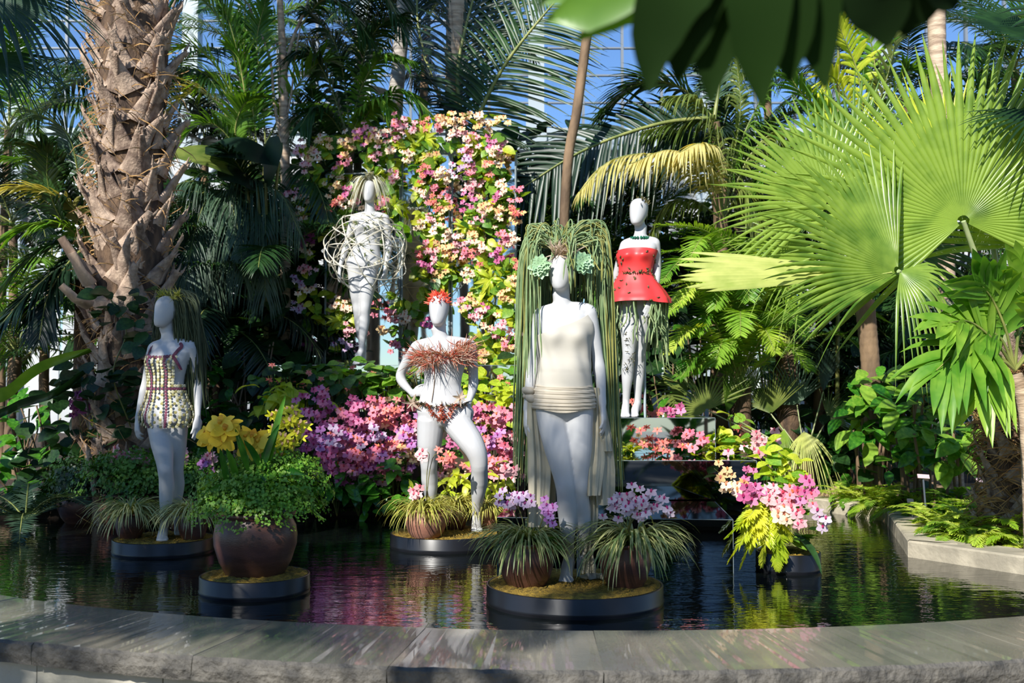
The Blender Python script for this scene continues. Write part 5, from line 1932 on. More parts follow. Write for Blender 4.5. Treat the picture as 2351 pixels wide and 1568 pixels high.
# leafy plants on the platform edge and along the water line
hedge = [(640, 862, 9.95, 20, 'begonia', .13, 'under the left end of the mirrored platform edge'), (690, 872, 9.9, 22, 'begonia', .13, 'second from the left on the platform edge'), (745, 868, 9.95, 22, 'vine_mid', .14, 'below the left mirror panel'), (800, 866, 9.9, 22, 'vine', .14, 'below the feet of the caged mannequin'),
         (850, 868, 9.9, 22, 'vine_mid', .15, 'just right of the caged mannequin\'s feet'), (895, 876, 9.85, 20, 'vine', .15, 'behind the hand on hip'), (770, 890, 9.8, 16, 'begonia', .14, 'lower row beneath the caged mannequin'), (640, 905, 9.75, 18, 'croton', .22, 'lime, at the top left of the orchid bank'), (670, 915, 9.7, 18, 'croton', .2, 'lime, beside the yellow orchids'),
         (720, 1110, 9.5, 18, 'ovate', .15, 'at the water left of the orchid bank'), (770, 1105, 9.45, 20, 'ovate', .16, 'at the water under the magenta orchids'), (820, 1110, 9.45, 20, 'ovate', .16, 'at the water, third from the left'), (870, 1120, 9.4, 20, 'ovate', .16, 'at the water beside the clay pot'), (1040, 1110, 9.3, 26, 'croton', .16, 'lime, between the legs of the red-capped mannequin'),
         (1130, 1100, 9.2, 26, 'croton', .16, 'lime, behind the small clay pot'), (1055, 872, 10.15, 18, 'vine', .13, 'at the platform front behind the raised shoulder'), (1110, 872, 10.15, 20, 'vine_lime', .13, 'at the platform front right of the raised shoulder'), (1165, 868, 10.15, 20, 'vine', .13, 'at the platform front beside the green wig'), (960, 866, 10.15, 18, 'vine_mid', .13, 'at the platform front behind the bent arm'), (910, 1150, 9.3, 16, 'ovate', .15, 'dark, low behind the clay pot'), (1090, 920, 9.9, 20, 'vine_lime', .13, 'right of the red-capped mannequin\'s elbow'), (1150, 900, 9.9, 24, 'vine_lime', .13, 'between the red-capped mannequin and the green wig'),
         (1120, 960, 9.8, 20, 'vine_lime', .13, 'beside the red-capped mannequin\'s thigh'), (700, 1000, 9.65, 16, 'ovate', .15, 'among the dull orchids at the left of the bank'), (900, 1070, 9.5, 18, 'ovate', .15, 'under the violet orchids of the bank'), (990, 1040, 9.5, 16, 'ovate', .15, 'behind the knee of the red-capped mannequin')]
for px, py, Y, n, key, l, where in hedge:
    q = P(px, py, Y)
    base = np.array([q[0], Y + .1, max(.02, min(float(bed_z(q[0], Y + .1)), q[2] - .05))])
    o = empty('leafy_plant', base, 'leafy plant %s' % where, 'plant', 'leafy plants on the orchid bank')
    b = MB()
    for i in range(5):
        e = q + np.array([rnd.uniform(-.15, .15), rnd.uniform(-.1, .05), rnd.uniform(-.05, .08)])
        tube(b, spline([base, (base + e) / 2 + np.array([0, 0, .05]), e], 8), .006, 5)
    b.build('stems', M_['stem'], o)
    for i in range(n):
        p = q + np.array([rnd.gauss(0, .11), rnd.uniform(-.16, .08), rnd.gauss(0, .075)])
        inst('leaf', LEAF[key], o, aim(p, (rnd.uniform(-1, 1), -.7, rnd.uniform(-.8, .5)), (0, -.5, 1), l * rnd.uniform(.7, 1.25), rnd.uniform(-.5, .5)))
    if key == 'begonia' or (key in ('vine', 'vine_mid') and rnd.random() < .6):
        put_blossoms(o, [q + np.array([rnd.uniform(-.15, .15), -.16, rnd.uniform(-.06, .1)]) for _ in range(3)], 'coral', .035)

# ================================================================= FLOWERS ON THE MIRRORED STEPS
stepo = [('coral', 1522, 1020, 8.42, .62, 9, 'in the middle of the second mirrored step'), ('rose', 1600, 1018, 8.45, .62, 9, 'beside the lime tuft on the second mirrored step'), ('pink', 1730, 1030, 8.25, .62, 12, 'at the right corner of the second mirrored step'), ('pink', 1755, 1022, 8.4, .62, 10, 'rightmost on the second mirrored step'),
         ('magenta', 1545, 945, 9.2, .91, 7, 'behind the feet of the red-dressed mannequin'), ('coral', 1490, 935, 9.25, .91, 8, 'at the heels of the red-dressed mannequin'), ('coral', 1692, 985, 9.0, .62, 5, 'above the lime tuft right of the top step')]
for col, px, py, Y, z, n, where in stepo:
    q = P(px, py, Y)
    cluster_spray('orchid_spray', '%s orchid cluster %s' % (col, where), 'orchid', 'orchids on the mirrored steps', (q[0], Y + .05, z + .004), q + np.array([0, 0, .02]), col, n, .045, (.065, .05, .06), 3, 'paddle', .16)
for px, py, Y, z, where in ((1640, 1034, 8.45, .62, 'against the face of the top mirrored step'), (1684, 1034, 8.40, .62, 'at the right corner of the top mirrored step'), (1450, 1024, 8.5, .62, 'near the wig end on the second mirrored step')):
    q = P(px, py, Y)
    o = empty('frilled_plant', (q[0], Y, z + .003), 'lime yellow frilled tuft %s' % where, 'plant', 'lime tufts on the mirrored steps')
    for i in range(28):
        a = rnd.uniform(0, 2 * math.pi)
        inst('leaf', LEAF['frill'], o, aim((q[0], Y, z + .02), (math.cos(a), math.sin(a), rnd.uniform(.5, 2.4)), UPZ, .13 * rnd.uniform(.7, 1.2), rnd.uniform(-.5, .5)))
for px, py, Y, h, where in ((1672, 985, 8.85, .3, 'standing at the right end of the top mirrored step'), (1770, 1075, 7.75, .4, 'standing at the right end of the middle mirrored step'), (1800, 1100, 7.7, .35, 'leaning over the flowers right of the mirrored steps')):
    q = P(px, py, Y)
    o = empty('variegated_plant', (q[0], Y, q[2] - h * .5), 'pale variegated leafy plant %s' % where, 'plant', 'variegated plants by the mirrored steps')
    b = MB()
    tube(b, spline([(q[0], Y, q[2] - h * .5), q + np.array([.02, 0, 0]), q + np.array([0, -.03, h * .4])], 8), .008, 6)
    b.build('plant_stem', M_['stem'], o)
    for i in range(34):
        p = q + np.array([rnd.gauss(0, .07), rnd.uniform(-.12, .05), rnd.uniform(-.45, .45) * h])
        inst('leaf', LEAF[rnd.choice(['vine_lime', 'vine', 'vine_lime'])], o, aim(p, (rnd.uniform(-1, 1), -.6, rnd.uniform(-.6, .7)), (0, -.6, 1), .11 * rnd.uniform(.7, 1.3), rnd.uniform(-.5, .5)))

# right hand arrangement: black drum with hanging lime fern and orchid stems
DR = (1.74, 6.78, .20)
drum('small black drum under the lime fern and orchids right of the mirrored steps', DR[:2], DR[2], .12)
base = np.array([DR[0], DR[1], .12])
o = empty('orchid_arrangement', base, 'orchid arrangement with hanging lime fern over the water right of the steps', 'orchid')
for px, py, tx, ty, key in ((1740, 1190, 1672, 1290, 'leaf_lime'), (1740, 1185, 1700, 1305, 'leaf_lime'), (1745, 1185, 1725, 1270, 'leaf_lime'), (1740, 1190, 1665, 1235, 'leaf_lime'), (1750, 1190, 1750, 1300, 'leaf_lime'), (1760, 1190, 1800, 1290, 'leaf_lime'), (1760, 1190, 1812, 1240, 'leaf_lime'), (1745, 1185, 1690, 1210, 'leaf_lime'), (1755, 1190, 1785, 1310, 'leaf_lime'), (1750, 1190, 1710, 1240, 'leaf_lime')):
    a, e = P(px, py, 6.7), P(tx, ty, 6.52)
    e[2] = max(e[2], .03)
    own_frond(o, [base + np.array([0, 0, .05]), a + np.array([0, -.05, .10]), (a + e) / 2 + np.array([0, -.1, .06]), e], M_[key], lmax=.07, n=46, w=.018, rr=.004, seed=tx, droop=.3, a0=75, a1=50, bare=.3)
for i in range(26):
    a = rnd.uniform(-3.4, .3)
    p = base + np.array([rnd.uniform(-.14, .14), rnd.uniform(-.16, .02), rnd.uniform(.08, .36)])
    inst('leaf', LEAF['vine'], o, aim(p, (math.cos(a), math.sin(a), rnd.uniform(-.3, .8)), UPZ, rnd.uniform(.10, .17), rnd.uniform(-.4, .4)))
inst('leaf', LEAF['strap_dark'], o, aim(base + np.array([0, -.12, .12]), (.25, -.6, -.1), UPZ, .36))
for col, pts, n, lo, sz in (('peach', [P(1720, 1150, 6.75), P(1680, 1110, 6.7), P(1640, 1076, 6.65)], 12, .45, .036), ('cream', [P(1730, 1140, 6.7), P(1700, 1120, 6.65), P(1660, 1120, 6.6)], 8, .5, .034), ('magenta', [P(1735, 1150, 6.6), P(1735, 1130, 6.55), P(1705, 1126, 6.5)], 8, .5, .044), ('magenta', [P(1730, 1120, 6.7), P(1715, 1085, 6.68), P(1725, 1068, 6.66)], 5, .7, .03),
                            ('pink', [P(1760, 1150, 6.6), P(1775, 1130, 6.55), P(1770, 1165, 6.5)], 12, .45, .04), ('rose', [P(1770, 1150, 6.6), P(1810, 1130, 6.55), P(1815, 1170, 6.5)], 12, .45, .04), ('pink', [P(1770, 1160, 6.6), P(1800, 1160, 6.5), P(1822, 1200, 6.45)], 11, .45, .042), ('cream', [P(1760, 1160, 6.6), P(1780, 1170, 6.5), P(1790, 1195, 6.45)], 8, .5, .04),
                            ('magenta', [P(1790, 1130, 6.6), P(1835, 1110, 6.55), P(1852, 1140, 6.5)], 7, .6, .044), ('white', [P(1800, 1150, 6.55), P(1860, 1160, 6.5), P(1874, 1196, 6.42)], 5, .8, .044), ('rose', [P(1800, 1150, 6.6), P(1830, 1140, 6.55), P(1848, 1160, 6.5)], 6, .6, .036)):
    flower_stem(o, [base + np.array([0, 0, .1])] + pts, col, n, sz, lo, spread=.05)
# ================================================================= BIG BOOTED PALM TRUNK
def boot_mesh(name, seed):
    """one old leaf base: a wedge that leaves the trunk upwards and ends in a torn tip; local +Y = up and out"""
    r = random.Random(seed)
    b = MB()
    n = 7
    t = np.linspace(0, 1, n)
    p = np.stack([.04 * np.sin(t * 2 + seed), t, .10 * t ** 2 + .02], 1)
    w = np.interp(t, [0, .25, .7, 1], [.62, .40, .24, .20 * r.uniform(.5, 1.2)])
    th = np.interp(t, [0, .3, 1], [.16, .12, .06])
    tube(b, p, np.stack([w * .5, th * .5], 1), 8, ref=(1, 0, 0), power=3.0)
    for k in range(3):
        x = r.uniform(-.12, .12)
        tube(b, [(x, .96, .1), (x + r.uniform(-.05, .05), 1.05, .12), (x * 1.3, r.uniform(1.1, 1.25), .12)], [.035, .03, .006], 5)
    return b.mesh(name, M_['bark_boot'])


BOOTS = [boot_mesh('leaf_base', s) for s in (1, 2, 3, 4)]


def booted_trunk(o, c, r0, z0, z1, rows, per, size, lean=(0, 0), part='trunk'):
    b = MB()
    n = 40
    zz = np.linspace(z0, z1, n)
    u = (zz - z0) / (z1 - z0)
    path = np.stack([c[0] + lean[0] * u, c[1] + lean[1] * u, zz], 1)
    tube(b, path, r0 * (1 + .08 * np.sin(zz * 3.3)), 28)
    tr = b.build(part, M_['bark_core'], o)
    for i in range(rows):
        for k in range(per):
            a = 2 * math.pi * (k + .5 * (i % 2) + .17 * i) / per
            if math.sin(a) > .55:
                continue
            u = (i + .5) / rows
            z = z0 + (z1 - z0) * u + rnd.uniform(-.03, .03)
            n0 = np.array([math.cos(a), math.sin(a), 0])
            q = np.array([c[0] + lean[0] * u, c[1] + lean[1] * u, z]) + n0 * r0 * .93
            tang = np.cross(UPZ, n0)
            lean_s = (1 if (i + k) % 2 else -1) * rnd.uniform(.15, .65)
            d = UPZ + tang * lean_s + n0 * rnd.uniform(.15, .45)
            inst('leaf_base', rnd.choice(BOOTS), o, aim(q, d, n0, size * rnd.uniform(.75, 1.25)))
    f = MB()
    for i in range(900):
        a = rnd.uniform(math.pi * .8, math.pi * 2.2)
        u = rnd.random()
        n0 = np.array([math.cos(a), math.sin(a), 0])
        q = np.array([c[0] + lean[0] * u, c[1] + lean[1] * u, z0 + (z1 - z0) * u]) + n0 * (r0 * 1.02)
        d = nrm(np.cross(UPZ, n0) * rnd.uniform(-1, 1) + UPZ * rnd.uniform(-.7, .7) + n0 * .25)
        t = np.linspace(0, 1, 4)[:, None]
        p = q + d * size * rnd.uniform(.4, 1.0) * t + n0 * .05 * np.sin(t * 3) - UPZ * .06 * t ** 2
        ribbon(f, p, .009 * np.array([1, 1, .8, .3]), n0 * .3 + UPZ)
    f.build('fibre', M_['fibre'], o, kind='stuff')
    return tr


Y1 = 9.0
c1 = P(268, 700, Y1)
pz = float(bed_z(c1[0], Y1 + .3))
o = empty('booted_palm', (c1[0], Y1 + .3, -.05), 'massive palm trunk covered in old criss-cross leaf bases at the left', 'palm')
big_palm = o
booted_trunk(o, (c1[0], Y1 + .3), .275, -.1, 7.0, 31, 11, .34)
top = np.array([c1[0], Y1 + .3, 7.05])
for az, el, R_ in ((-110, 5, 1.3), (-60, 30, 1.3), (20, 40, 1.2), (80, 20, 1.2), (150, 10, 1.2), (200, 25, 1.2), (250, 45, 1.3)):
    a = math.radians(az)
    d = np.array([math.cos(a), math.sin(a), math.tan(math.radians(el))])
    h = top + nrm(d) * 1.3
    fan_on(o, top, h, nrm(d) - UPZ * .5, UPZ + nrm(d) * .4, R_, M_['leaf_blue'], n=38, span=140, split=.45, droop=.5, seed=az)
# cut stubs low on the trunk
for px, py, tx, ty in ((205, 630, 140, 545), (205, 650, 165, 580), (205, 700, 140, 655)):
    b = MB()
    tube(b, [P(px, py, Y1 - .05), P((px + tx) / 2, (py + ty) / 2 + 8, Y1 - .15), P(tx, ty, Y1 - .2)], np.array([(.07, .04), (.05, .03), (.038, .025)]), 10)
    b.build('leaf_base', M_['bark_boot'], o)


# ================================================================= SLIM TRUNKED PALMS
def slim_trunk(o, pts, r, mat, name='trunk', rings=40):
    b = MB()
    p = spline(pts, 60)
    rr = np.interp(np.linspace(0, 1, 60), np.linspace(0, 1, len(r)), r)
    rr = rr * (1 + .035 * (np.arange(60) % 3 == 0))
    tube(b, p, rr, 14)
    return b.build(name, mat, o)


def sheath(o, p0, p1, r, n, mat):
    """papery torn leaf sheaths round a trunk"""
    for i in range(n):
        u = rnd.random()
        q = np.asarray(p0) * (1 - u) + np.asarray(p1) * u
        a = rnd.uniform(math.pi * .9, math.pi * 2.1)
        n0 = np.array([math.cos(a), math.sin(a), 0])
        l = rnd.uniform(.2, .5)
        t = np.linspace(0, 1, 6)[:, None]
        p = q + n0 * (r * 1.0 + .05 * t ** 2 * rnd.uniform(.2, 1.4)) + UPZ * (l * t) + np.cross(UPZ, n0) * (rnd.uniform(-.05, .05) * t)
        b = MB()
        ribbon(b, p, rnd.uniform(.03, .06) * np.array([1, 1, .9, .7, .5, .1]), np.cross(UPZ, n0), n0 * .006)
        b.build('torn_sheath', mat, o)


def own(o, pix, mat, Y, dY=0.0, **kw):
    """a frond through photo pixels, Y from the base to Y + dY at the tip"""
    n = len(pix)
    return own_frond(o, [P(x, y, Y + dY * i / (n - 1)) for i, (x, y) in enumerate(pix)], mat, **kw)


# areca clump at the left centre
Y2 = 11.5
b0 = P(655, 860, Y2)
o = empty('feather_palm', (b0[0], Y2, float(bed_z(b0[0], Y2)) - .02), 'slim pinkish tan trunk with forked leaf stalks left of the orchid mirrors', 'palm')
slim_trunk(o, [(b0[0], Y2, -.1), P(655, 700, Y2), P(656, 450, Y2), P(652, 280, Y2), P(650, 150, Y2), P(640, -60, Y2)], [.055, .055, .052, .052, .045, .028], M_['bark_tan'])
sheath(o, P(653, 420, Y2), P(651, 170, Y2), .05, 9, M_['bark_tan'])
for pix, r0 in (([(648, 330), (630, 240), (618, 130), (570, 10)], .02), ([(650, 180), (672, 90), (705, 10), (720, -60)], .02), ([(652, 300), (668, 220), (678, 130), (690, 60)], .012)):
    b = MB()
    p = spline([P(x, y, Y2 - .03) for x, y in pix], 20)
    tube(b, p, np.linspace(r0, r0 * .6, 20), 8)
    b.build('leaf_stalk', M_['bark_tan'], o)
for pix, m, kw in (([(720, -60), (790, -90), (880, -20), (930, 80)], 'leaf_dark', {}), ([(570, 10), (500, -60), (420, -30), (370, 60)], 'leaf_mid', {}), ([(640, -60), (660, -160), (740, -150), (830, -40)], 'leaf_dark', {}), ([(690, 60), (740, 0), (800, 20), (850, 90)], 'leaf_dark', {})):
    own(o, pix, M_[m], Y2, -.3, lmax=.5, n=40, w=.032, droop=.5, vee=5, seed=abs(pix[1][0]))

b0 = P(575, 840, 11.7)
o = empty('feather_palm', (b0[0], 11.7, float(bed_z(b0[0], 11.7)) - .02), 'bright green clump of arching feather fronds between the two trunks at the left', 'palm')
for i, (px, tx) in enumerate(((560, 575), (590, 610), (545, 560))):
    slim_trunk(o, [P(px, 900, 11.7 + .1 * i), P((px + tx) / 2, 600, 11.7 + .1 * i), P(tx, 330, 11.7 + .1 * i)], [.025, .024, .02], M_['stem'], 'cane')
for k, (pix, m, lm) in enumerate((([(575, 340), (560, 200), (535, 80), (500, -20)], 'leaf_mid', .42), ([(580, 330), (545, 160), (500, 40), (430, -30)], 'leaf_bright', .42), ([(590, 340), (520, 190), (450, 110), (372, 120)], 'leaf_bright', .46), ([(570, 350), (500, 240), (440, 210), (385, 260)], 'leaf_yellow', .36), ([(560, 360), (500, 290), (450, 290), (400, 350)], 'leaf_mid', .4),
                                  ([(610, 330), (600, 200), (590, 90), (610, 0)], 'leaf_mid', .4), ([(610, 330), (680, 200), (740, 140), (800, 160)], 'leaf_mid', .42), ([(575, 340), (540, 250), (490, 180), (470, 190)], 'leaf_bright', .4), ([(560, 350), (540, 300), (560, 240), (600, 220)], 'leaf_mid', .35), ([(590, 340), (580, 250), (555, 150), (520, 100)], 'leaf_bright', .42))):
    own(o, pix, M_[m], 11.6, -.35 + .12 * (k % 4), lmax=lm * 1.15, n=36, w=.034, droop=.3, vee=20, seed=60 + k)
b0 = P(790, 800, 10.9)
o = empty('feather_palm', (b0[0], 11.9, float(bed_z(b0[0], 11.9))), 'dark feather palm whose fronds arch over the top of the orchid mirrors', 'palm')
slim_trunk(o, [(b0[0], 11.9, .2), P(800, 500, 11.9), P(810, 300, 11.9)], [.04, .04, .035], M_['bark_brown'])
for k, (pix, m, lm) in enumerate((([(800, 330), (830, 200), (880, 130), (950, 140)], 'leaf_mid', .42), ([(805, 330), (860, 240), (930, 210), (1000, 270)], 'leaf_mid', .46), ([(800, 320), (760, 200), (720, 130), (680, 120)], 'leaf_dark', .5), ([(800, 330), (760, 270), (720, 250), (690, 290)], 'leaf_dark', .42), ([(810, 320), (830, 150), (870, 60), (940, 30)], 'leaf_dark', .5),
                                  ([(805, 330), (790, 180), (760, 80), (700, 20)], 'leaf_dark', .5), ([(805, 340), (880, 290), (950, 280), (1005, 330)], 'leaf_bright', .36), ([(800, 330), (830, 260), (870, 230), (905, 260)], 'leaf_bright', .36))):
    own(o, pix, M_[m], 11.7, -.5 + .1 * (k % 3), lmax=lm, n=40, w=.032, droop=.55, vee=4, seed=80 + k)
# ringed trunks behind the mirrors
for lab, pix, Y, rr_, mat, sh in (('grey ringed palm trunk behind the orchid mirrors', [(900, 820), (905, 300), (916, 150), (932, -40)], 12.6, (.085, .085, .085, .09), 'bark_grey', 4),
                                  ('thick tan palm trunk with torn sheaths behind the orchid mirrors', [(1046, 820), (1042, 280), (1046, 120), (1050, -40)], 12.4, (.11, .10, .115, .12), 'bark_tan', 16),
                                  ('thin leaning brown trunk between the orchid mirrors and the red-dressed mannequin', [(1275, 850), (1298, 450), (1325, 250), (1350, 60), (1360, -40)], 11.0, (.05, .05, .05, .05, .05), 'bark_brown', 0),
                                  ('pale trunk at the top right above the big fan leaf', [(2190, 900), (2160, 300), (2152, 120), (2150, -40)], 10.6, (.08, .08, .085, .09), 'bark_tan', 5)):
    pts3 = [P(x, y, Y) for x, y in pix]
    base = pts3[0].copy()
    base[2] = float(bed_z(base[0], Y)) - .03
    o = empty('palm_trunk', base, lab, 'palm', 'tall bare palm trunks at the back')
    slim_trunk(o, [base] + pts3[1:] + [pts3[-1] + np.array([.05, 0, .9])], list(rr_) + [rr_[-1]], M_[mat])
    if sh:
        sheath(o, pts3[1], pts3[-1], rr_[0], sh, M_['bark_tan'])
    tp = pts3[-1] + np.array([.05, 0, 1.0])
    for q in range(0 if 'leaning' in lab else 7):
        put_frond(o, 'coco', tp, q * 51 + 20, rnd.uniform(-25, 10), .8)

# ================================================================= LARGE FRONDS IN THE MIDDLE
b0 = P(1080, 700, 11.6)
o = empty('coconut_palm', (b0[0], 13.0, float(bed_z(b0[0], 13.0))), 'blue green coconut palm with one huge frond crossing the blue window', 'palm')
slim_trunk(o, [(b0[0], 13.0, .2), P(1078, 500, 12.6), P(1075, 320, 12.0)], [.09, .08, .06], M_['bark_grey'])
own(o, [(1078, 330), (1110, 240), (1165, 140), (1235, 50), (1320, -50)], M_['leaf_dark'], 12.0, -.4, lmax=1.05, n=62, w=.034, droop=.22, vee=-8, a0=80, a1=50, bare=.02, seed=91, rr=.03, prof=.45, up=(-.35, -1, .2))
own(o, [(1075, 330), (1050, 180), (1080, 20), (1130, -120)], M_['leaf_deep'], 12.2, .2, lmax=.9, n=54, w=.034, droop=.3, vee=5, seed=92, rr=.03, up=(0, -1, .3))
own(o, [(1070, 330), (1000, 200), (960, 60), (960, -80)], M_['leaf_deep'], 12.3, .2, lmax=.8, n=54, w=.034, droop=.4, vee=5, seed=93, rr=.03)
own(o, [(1080, 330), (1120, 120), (1150, -20), (1170, -160)], M_['leaf_dark'], 12.3, .2, lmax=.8, n=54, w=.034, droop=.3, vee=5, seed=94, rr=.03, up=(0, -1, .3))

b0 = P(1660, 700, 11.4)
o = empty('coconut_palm', (b0[0], 11.9, float(bed_z(b0[0], 11.9))), 'very dark palm with long shaded fronds behind the red-dressed mannequin', 'palm')
slim_trunk(o, [(b0[0], 11.9, .2), P(1655, 450, 11.7), P(1640, 280, 11.5)], [.09, .08, .06], M_['bark_brown'])
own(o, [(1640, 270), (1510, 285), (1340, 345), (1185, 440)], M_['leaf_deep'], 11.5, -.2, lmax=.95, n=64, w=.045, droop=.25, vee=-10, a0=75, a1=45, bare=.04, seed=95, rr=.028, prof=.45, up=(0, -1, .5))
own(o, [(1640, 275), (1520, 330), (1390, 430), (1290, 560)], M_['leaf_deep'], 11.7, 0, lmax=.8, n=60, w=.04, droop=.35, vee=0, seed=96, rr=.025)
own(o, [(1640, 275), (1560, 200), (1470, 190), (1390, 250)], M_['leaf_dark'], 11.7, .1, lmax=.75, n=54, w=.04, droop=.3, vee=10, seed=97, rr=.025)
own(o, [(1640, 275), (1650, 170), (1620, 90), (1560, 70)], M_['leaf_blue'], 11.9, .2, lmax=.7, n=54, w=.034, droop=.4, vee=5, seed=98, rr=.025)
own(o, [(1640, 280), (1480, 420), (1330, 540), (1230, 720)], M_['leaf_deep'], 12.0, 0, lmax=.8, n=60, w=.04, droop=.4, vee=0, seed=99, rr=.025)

b0 = P(1660, 800, 11.2)
o = empty('feather_palm', (b0[0], 11.3, float(bed_z(b0[0], 11.3))), 'yellowing feather palm drooping above the red-dressed mannequin', 'palm')
slim_trunk(o, [(b0[0], 11.3, .1), P(1660, 650, 11.25), P(1655, 500, 11.2)], [.06, .055, .05], M_['bark_brown'])
for k, (pix, m, lm) in enumerate((([(1655, 500), (1600, 400), (1500, 355), (1400, 370), (1330, 440)], 'leaf_yellow', .42), ([(1655, 500), (1620, 390), (1540, 345), (1450, 375)], 'leaf_yellow', .4), ([(1660, 500), (1640, 380), (1610, 330), (1560, 350)], 'leaf_yellow', .36), ([(1660, 500), (1680, 380), (1700, 250), (1690, 130)], 'leaf_olive', .42), ([(1660, 500), (1720, 360), (1790, 300), (1870, 330)], 'leaf_olive', .4),
                                  ([(1660, 500), (1740, 420), (1810, 420), (1870, 500)], 'leaf_olive', .36), ([(1660, 500), (1650, 330), (1600, 230), (1530, 220)], 'leaf_olive', .42), ([(1655, 500), (1590, 460), (1530, 470), (1490, 540)], 'leaf_olive', .36), ([(1660, 500), (1720, 480), (1770, 520), (1790, 600)], 'leaf_olive', .34), ([(1660, 505), (1700, 440), (1720, 450), (1740, 520)], 'leaf_olive', .34),
                                  ([(1660, 500), (1700, 330), (1760, 200), (1790, 110)], 'leaf_mid', .42), ([(1660, 500), (1640, 300), (1570, 280), (1480, 300)], 'leaf_olive', .4))):
    own(o, pix, M_[m], 11.2, -.7 if k < 3 else -.2 + .15 * (k % 3), lmax=lm, n=44, w=.028, droop=.75, vee=0, seed=110 + k)
b0 = P(1930, 800, 11)
o = empty('feather_palm', (b0[0], 11.2, float(bed_z(b0[0], 11.2))), 'lime green sunlit bamboo-like palm at the top right', 'palm')
slim_trunk(o, [(b0[0], 11.2, .1), P(1925, 400, 11), P(1924, 60, 11), P(1924, -60, 11)], [.022, .02, .016, .012], M_['stem'], 'cane')
slim_trunk(o, [(b0[0] + .3, 11.2, .1), P(2000, 400, 11), P(1985, 230, 11)], [.03, .028, .02], M_['stem'], 'cane')
for k, (pix, m) in enumerate((([(1985, 300), (1970, 170), (1935, 80), (1905, 10)], 'leaf_lime'), ([(1985, 300), (2010, 180), (1990, 60), (1950, -30)], 'leaf_bright'), ([(1985, 300), (1930, 200), (1900, 180), (1890, 300)], 'leaf_lime'), ([(1990, 310), (1900, 260), (1830, 200), (1780, 90)], 'leaf_mid'), ([(1990, 310), (2060, 200), (2090, 160), (2130, 190)], 'leaf_mid'),
                              ([(1985, 320), (1880, 330), (1800, 350), (1740, 430)], 'leaf_mid'), ([(1985, 310), (2020, 230), (2050, 120), (2060, 20)], 'leaf_olive'), ([(1925, 100), (1940, 20), (1900, -30), (1850, 30)], 'leaf_bright'))):
    own(o, pix, M_[m], 11, -.3 + .1 * (k % 3), lmax=.4, n=24, w=.045, droop=.35, vee=18, seed=130 + k)

# cycad with arching ferny fronds right of the red dress
b0 = P(1810, 850, 11.0)
o = empty('cycad', (b0[0], 11.0, float(bed_z(b0[0], 11.0))), 'bright cycad with ferny arching fronds right of the red-dressed mannequin', 'cycad')
slim_trunk(o, [(b0[0], 11.0, -.05), P(1808, 880, 11.0), P(1805, 810, 11.0)], [.11, .12, .11], M_['bark_core'])
for k, (pix, m) in enumerate((([(1805, 810), (1730, 620), (1620, 530), (1505, 515)], 'fern'), ([(1805, 810), (1720, 660), (1610, 580), (1500, 580)], 'leaf_bright'), ([(1800, 815), (1720, 700), (1620, 640), (1515, 660)], 'fern'), ([(1800, 815), (1710, 720), (1620, 690), (1530, 720)], 'fern'), ([(1800, 820), (1710, 760), (1620, 740), (1545, 790)], 'leaf_bright'), ([(1800, 820), (1720, 790), (1650, 800), (1590, 860)], 'fern'),
                              ([(1805, 810), (1760, 640), (1700, 560), (1620, 520)], 'fern'), ([(1808, 810), (1810, 660), (1780, 580), (1700, 560)], 'leaf_bright'), ([(1808, 810), (1860, 680), (1920, 620), (2000, 640)], 'fern'), ([(1810, 815), (1880, 730), (1950, 700), (2040, 740)], 'fern'), ([(1810, 815), (1880, 770), (1950, 780), (2010, 850)], 'leaf_mid'), ([(1805, 815), (1780, 730), (1720, 690), (1640, 700)], 'fern'),
                              ([(1805, 815), (1760, 760), (1700, 760), (1660, 830)], 'fern'), ([(1805, 810), (1760, 700), (1690, 640), (1590, 620)], 'fern'), ([(1805, 815), (1830, 720), (1880, 660), (1960, 660)], 'fern'), ([(1805, 815), (1800, 720), (1770, 680), (1740, 740)], 'leaf_mid'))):
    own(o, pix, M_[m], 10.9, -.5 + .1 * (k % 4), lmax=.25, n=60, w=.018, droop=.2, vee=14, a0=80, a1=50, seed=150 + k, rr=.011, bare=.2)

b0 = P(1700, 900, 10.9)
o = empty('cycad', (b0[0], 10.9, float(bed_z(b0[0], 10.9))), 'second bright cycad, low and dense, between the mirrored steps and the dwarf fan palm', 'cycad')
slim_trunk(o, [(b0[0], 10.9, -.05), P(1700, 930, 10.9), P(1700, 880, 10.9)], [.10, .11, .10], M_['bark_core'])
for k, (ex, ey) in enumerate(((1515, 640), (1525, 720), (1535, 800), (1560, 860), (1580, 590), (1620, 640), (1640, 700), (1600, 760), (1680, 640), (1720, 680), (1780, 640), (1820, 700), (1850, 760), (1860, 840), (1780, 800), (1640, 830), (1700, 760), (1560, 690))):
    own(o, [(1700, 880), ((1700 * 2 + ex) / 3, 880 - (880 - ey) * .75 - 20), ((1700 + ex * 2) / 3, ey - 45), (ex, ey + 10)], M_[('fern', 'leaf_bright', 'fern_lime')[k % 3]], 10.8, -.75 + .12 * (k % 4), lmax=.24, n=54, w=.02, droop=.2, vee=14, a0=80, a1=50, seed=250 + k, rr=.010, bare=.2)

# ================================================================= FAN PALMS AT THE RIGHT
Yr = 7.5
cr = P(2318, 1090, Yr)
o = empty('fan_palm', (cr[0], Yr, .06), 'fan palm with the largest round pleated leaf at the right', 'palm')
booted_trunk(o, (cr[0], Yr), .135, .0, 1.35, 9, 7, .26)
cw = np.array([cr[0], Yr, 1.45])


def pfan(hub, base, Y, U, Nn, R, mat, Yb=None, **kw):
    return fan_on(o, base, P(hub[0], hub[1], Y), U, Nn, R, M_[mat], **kw)


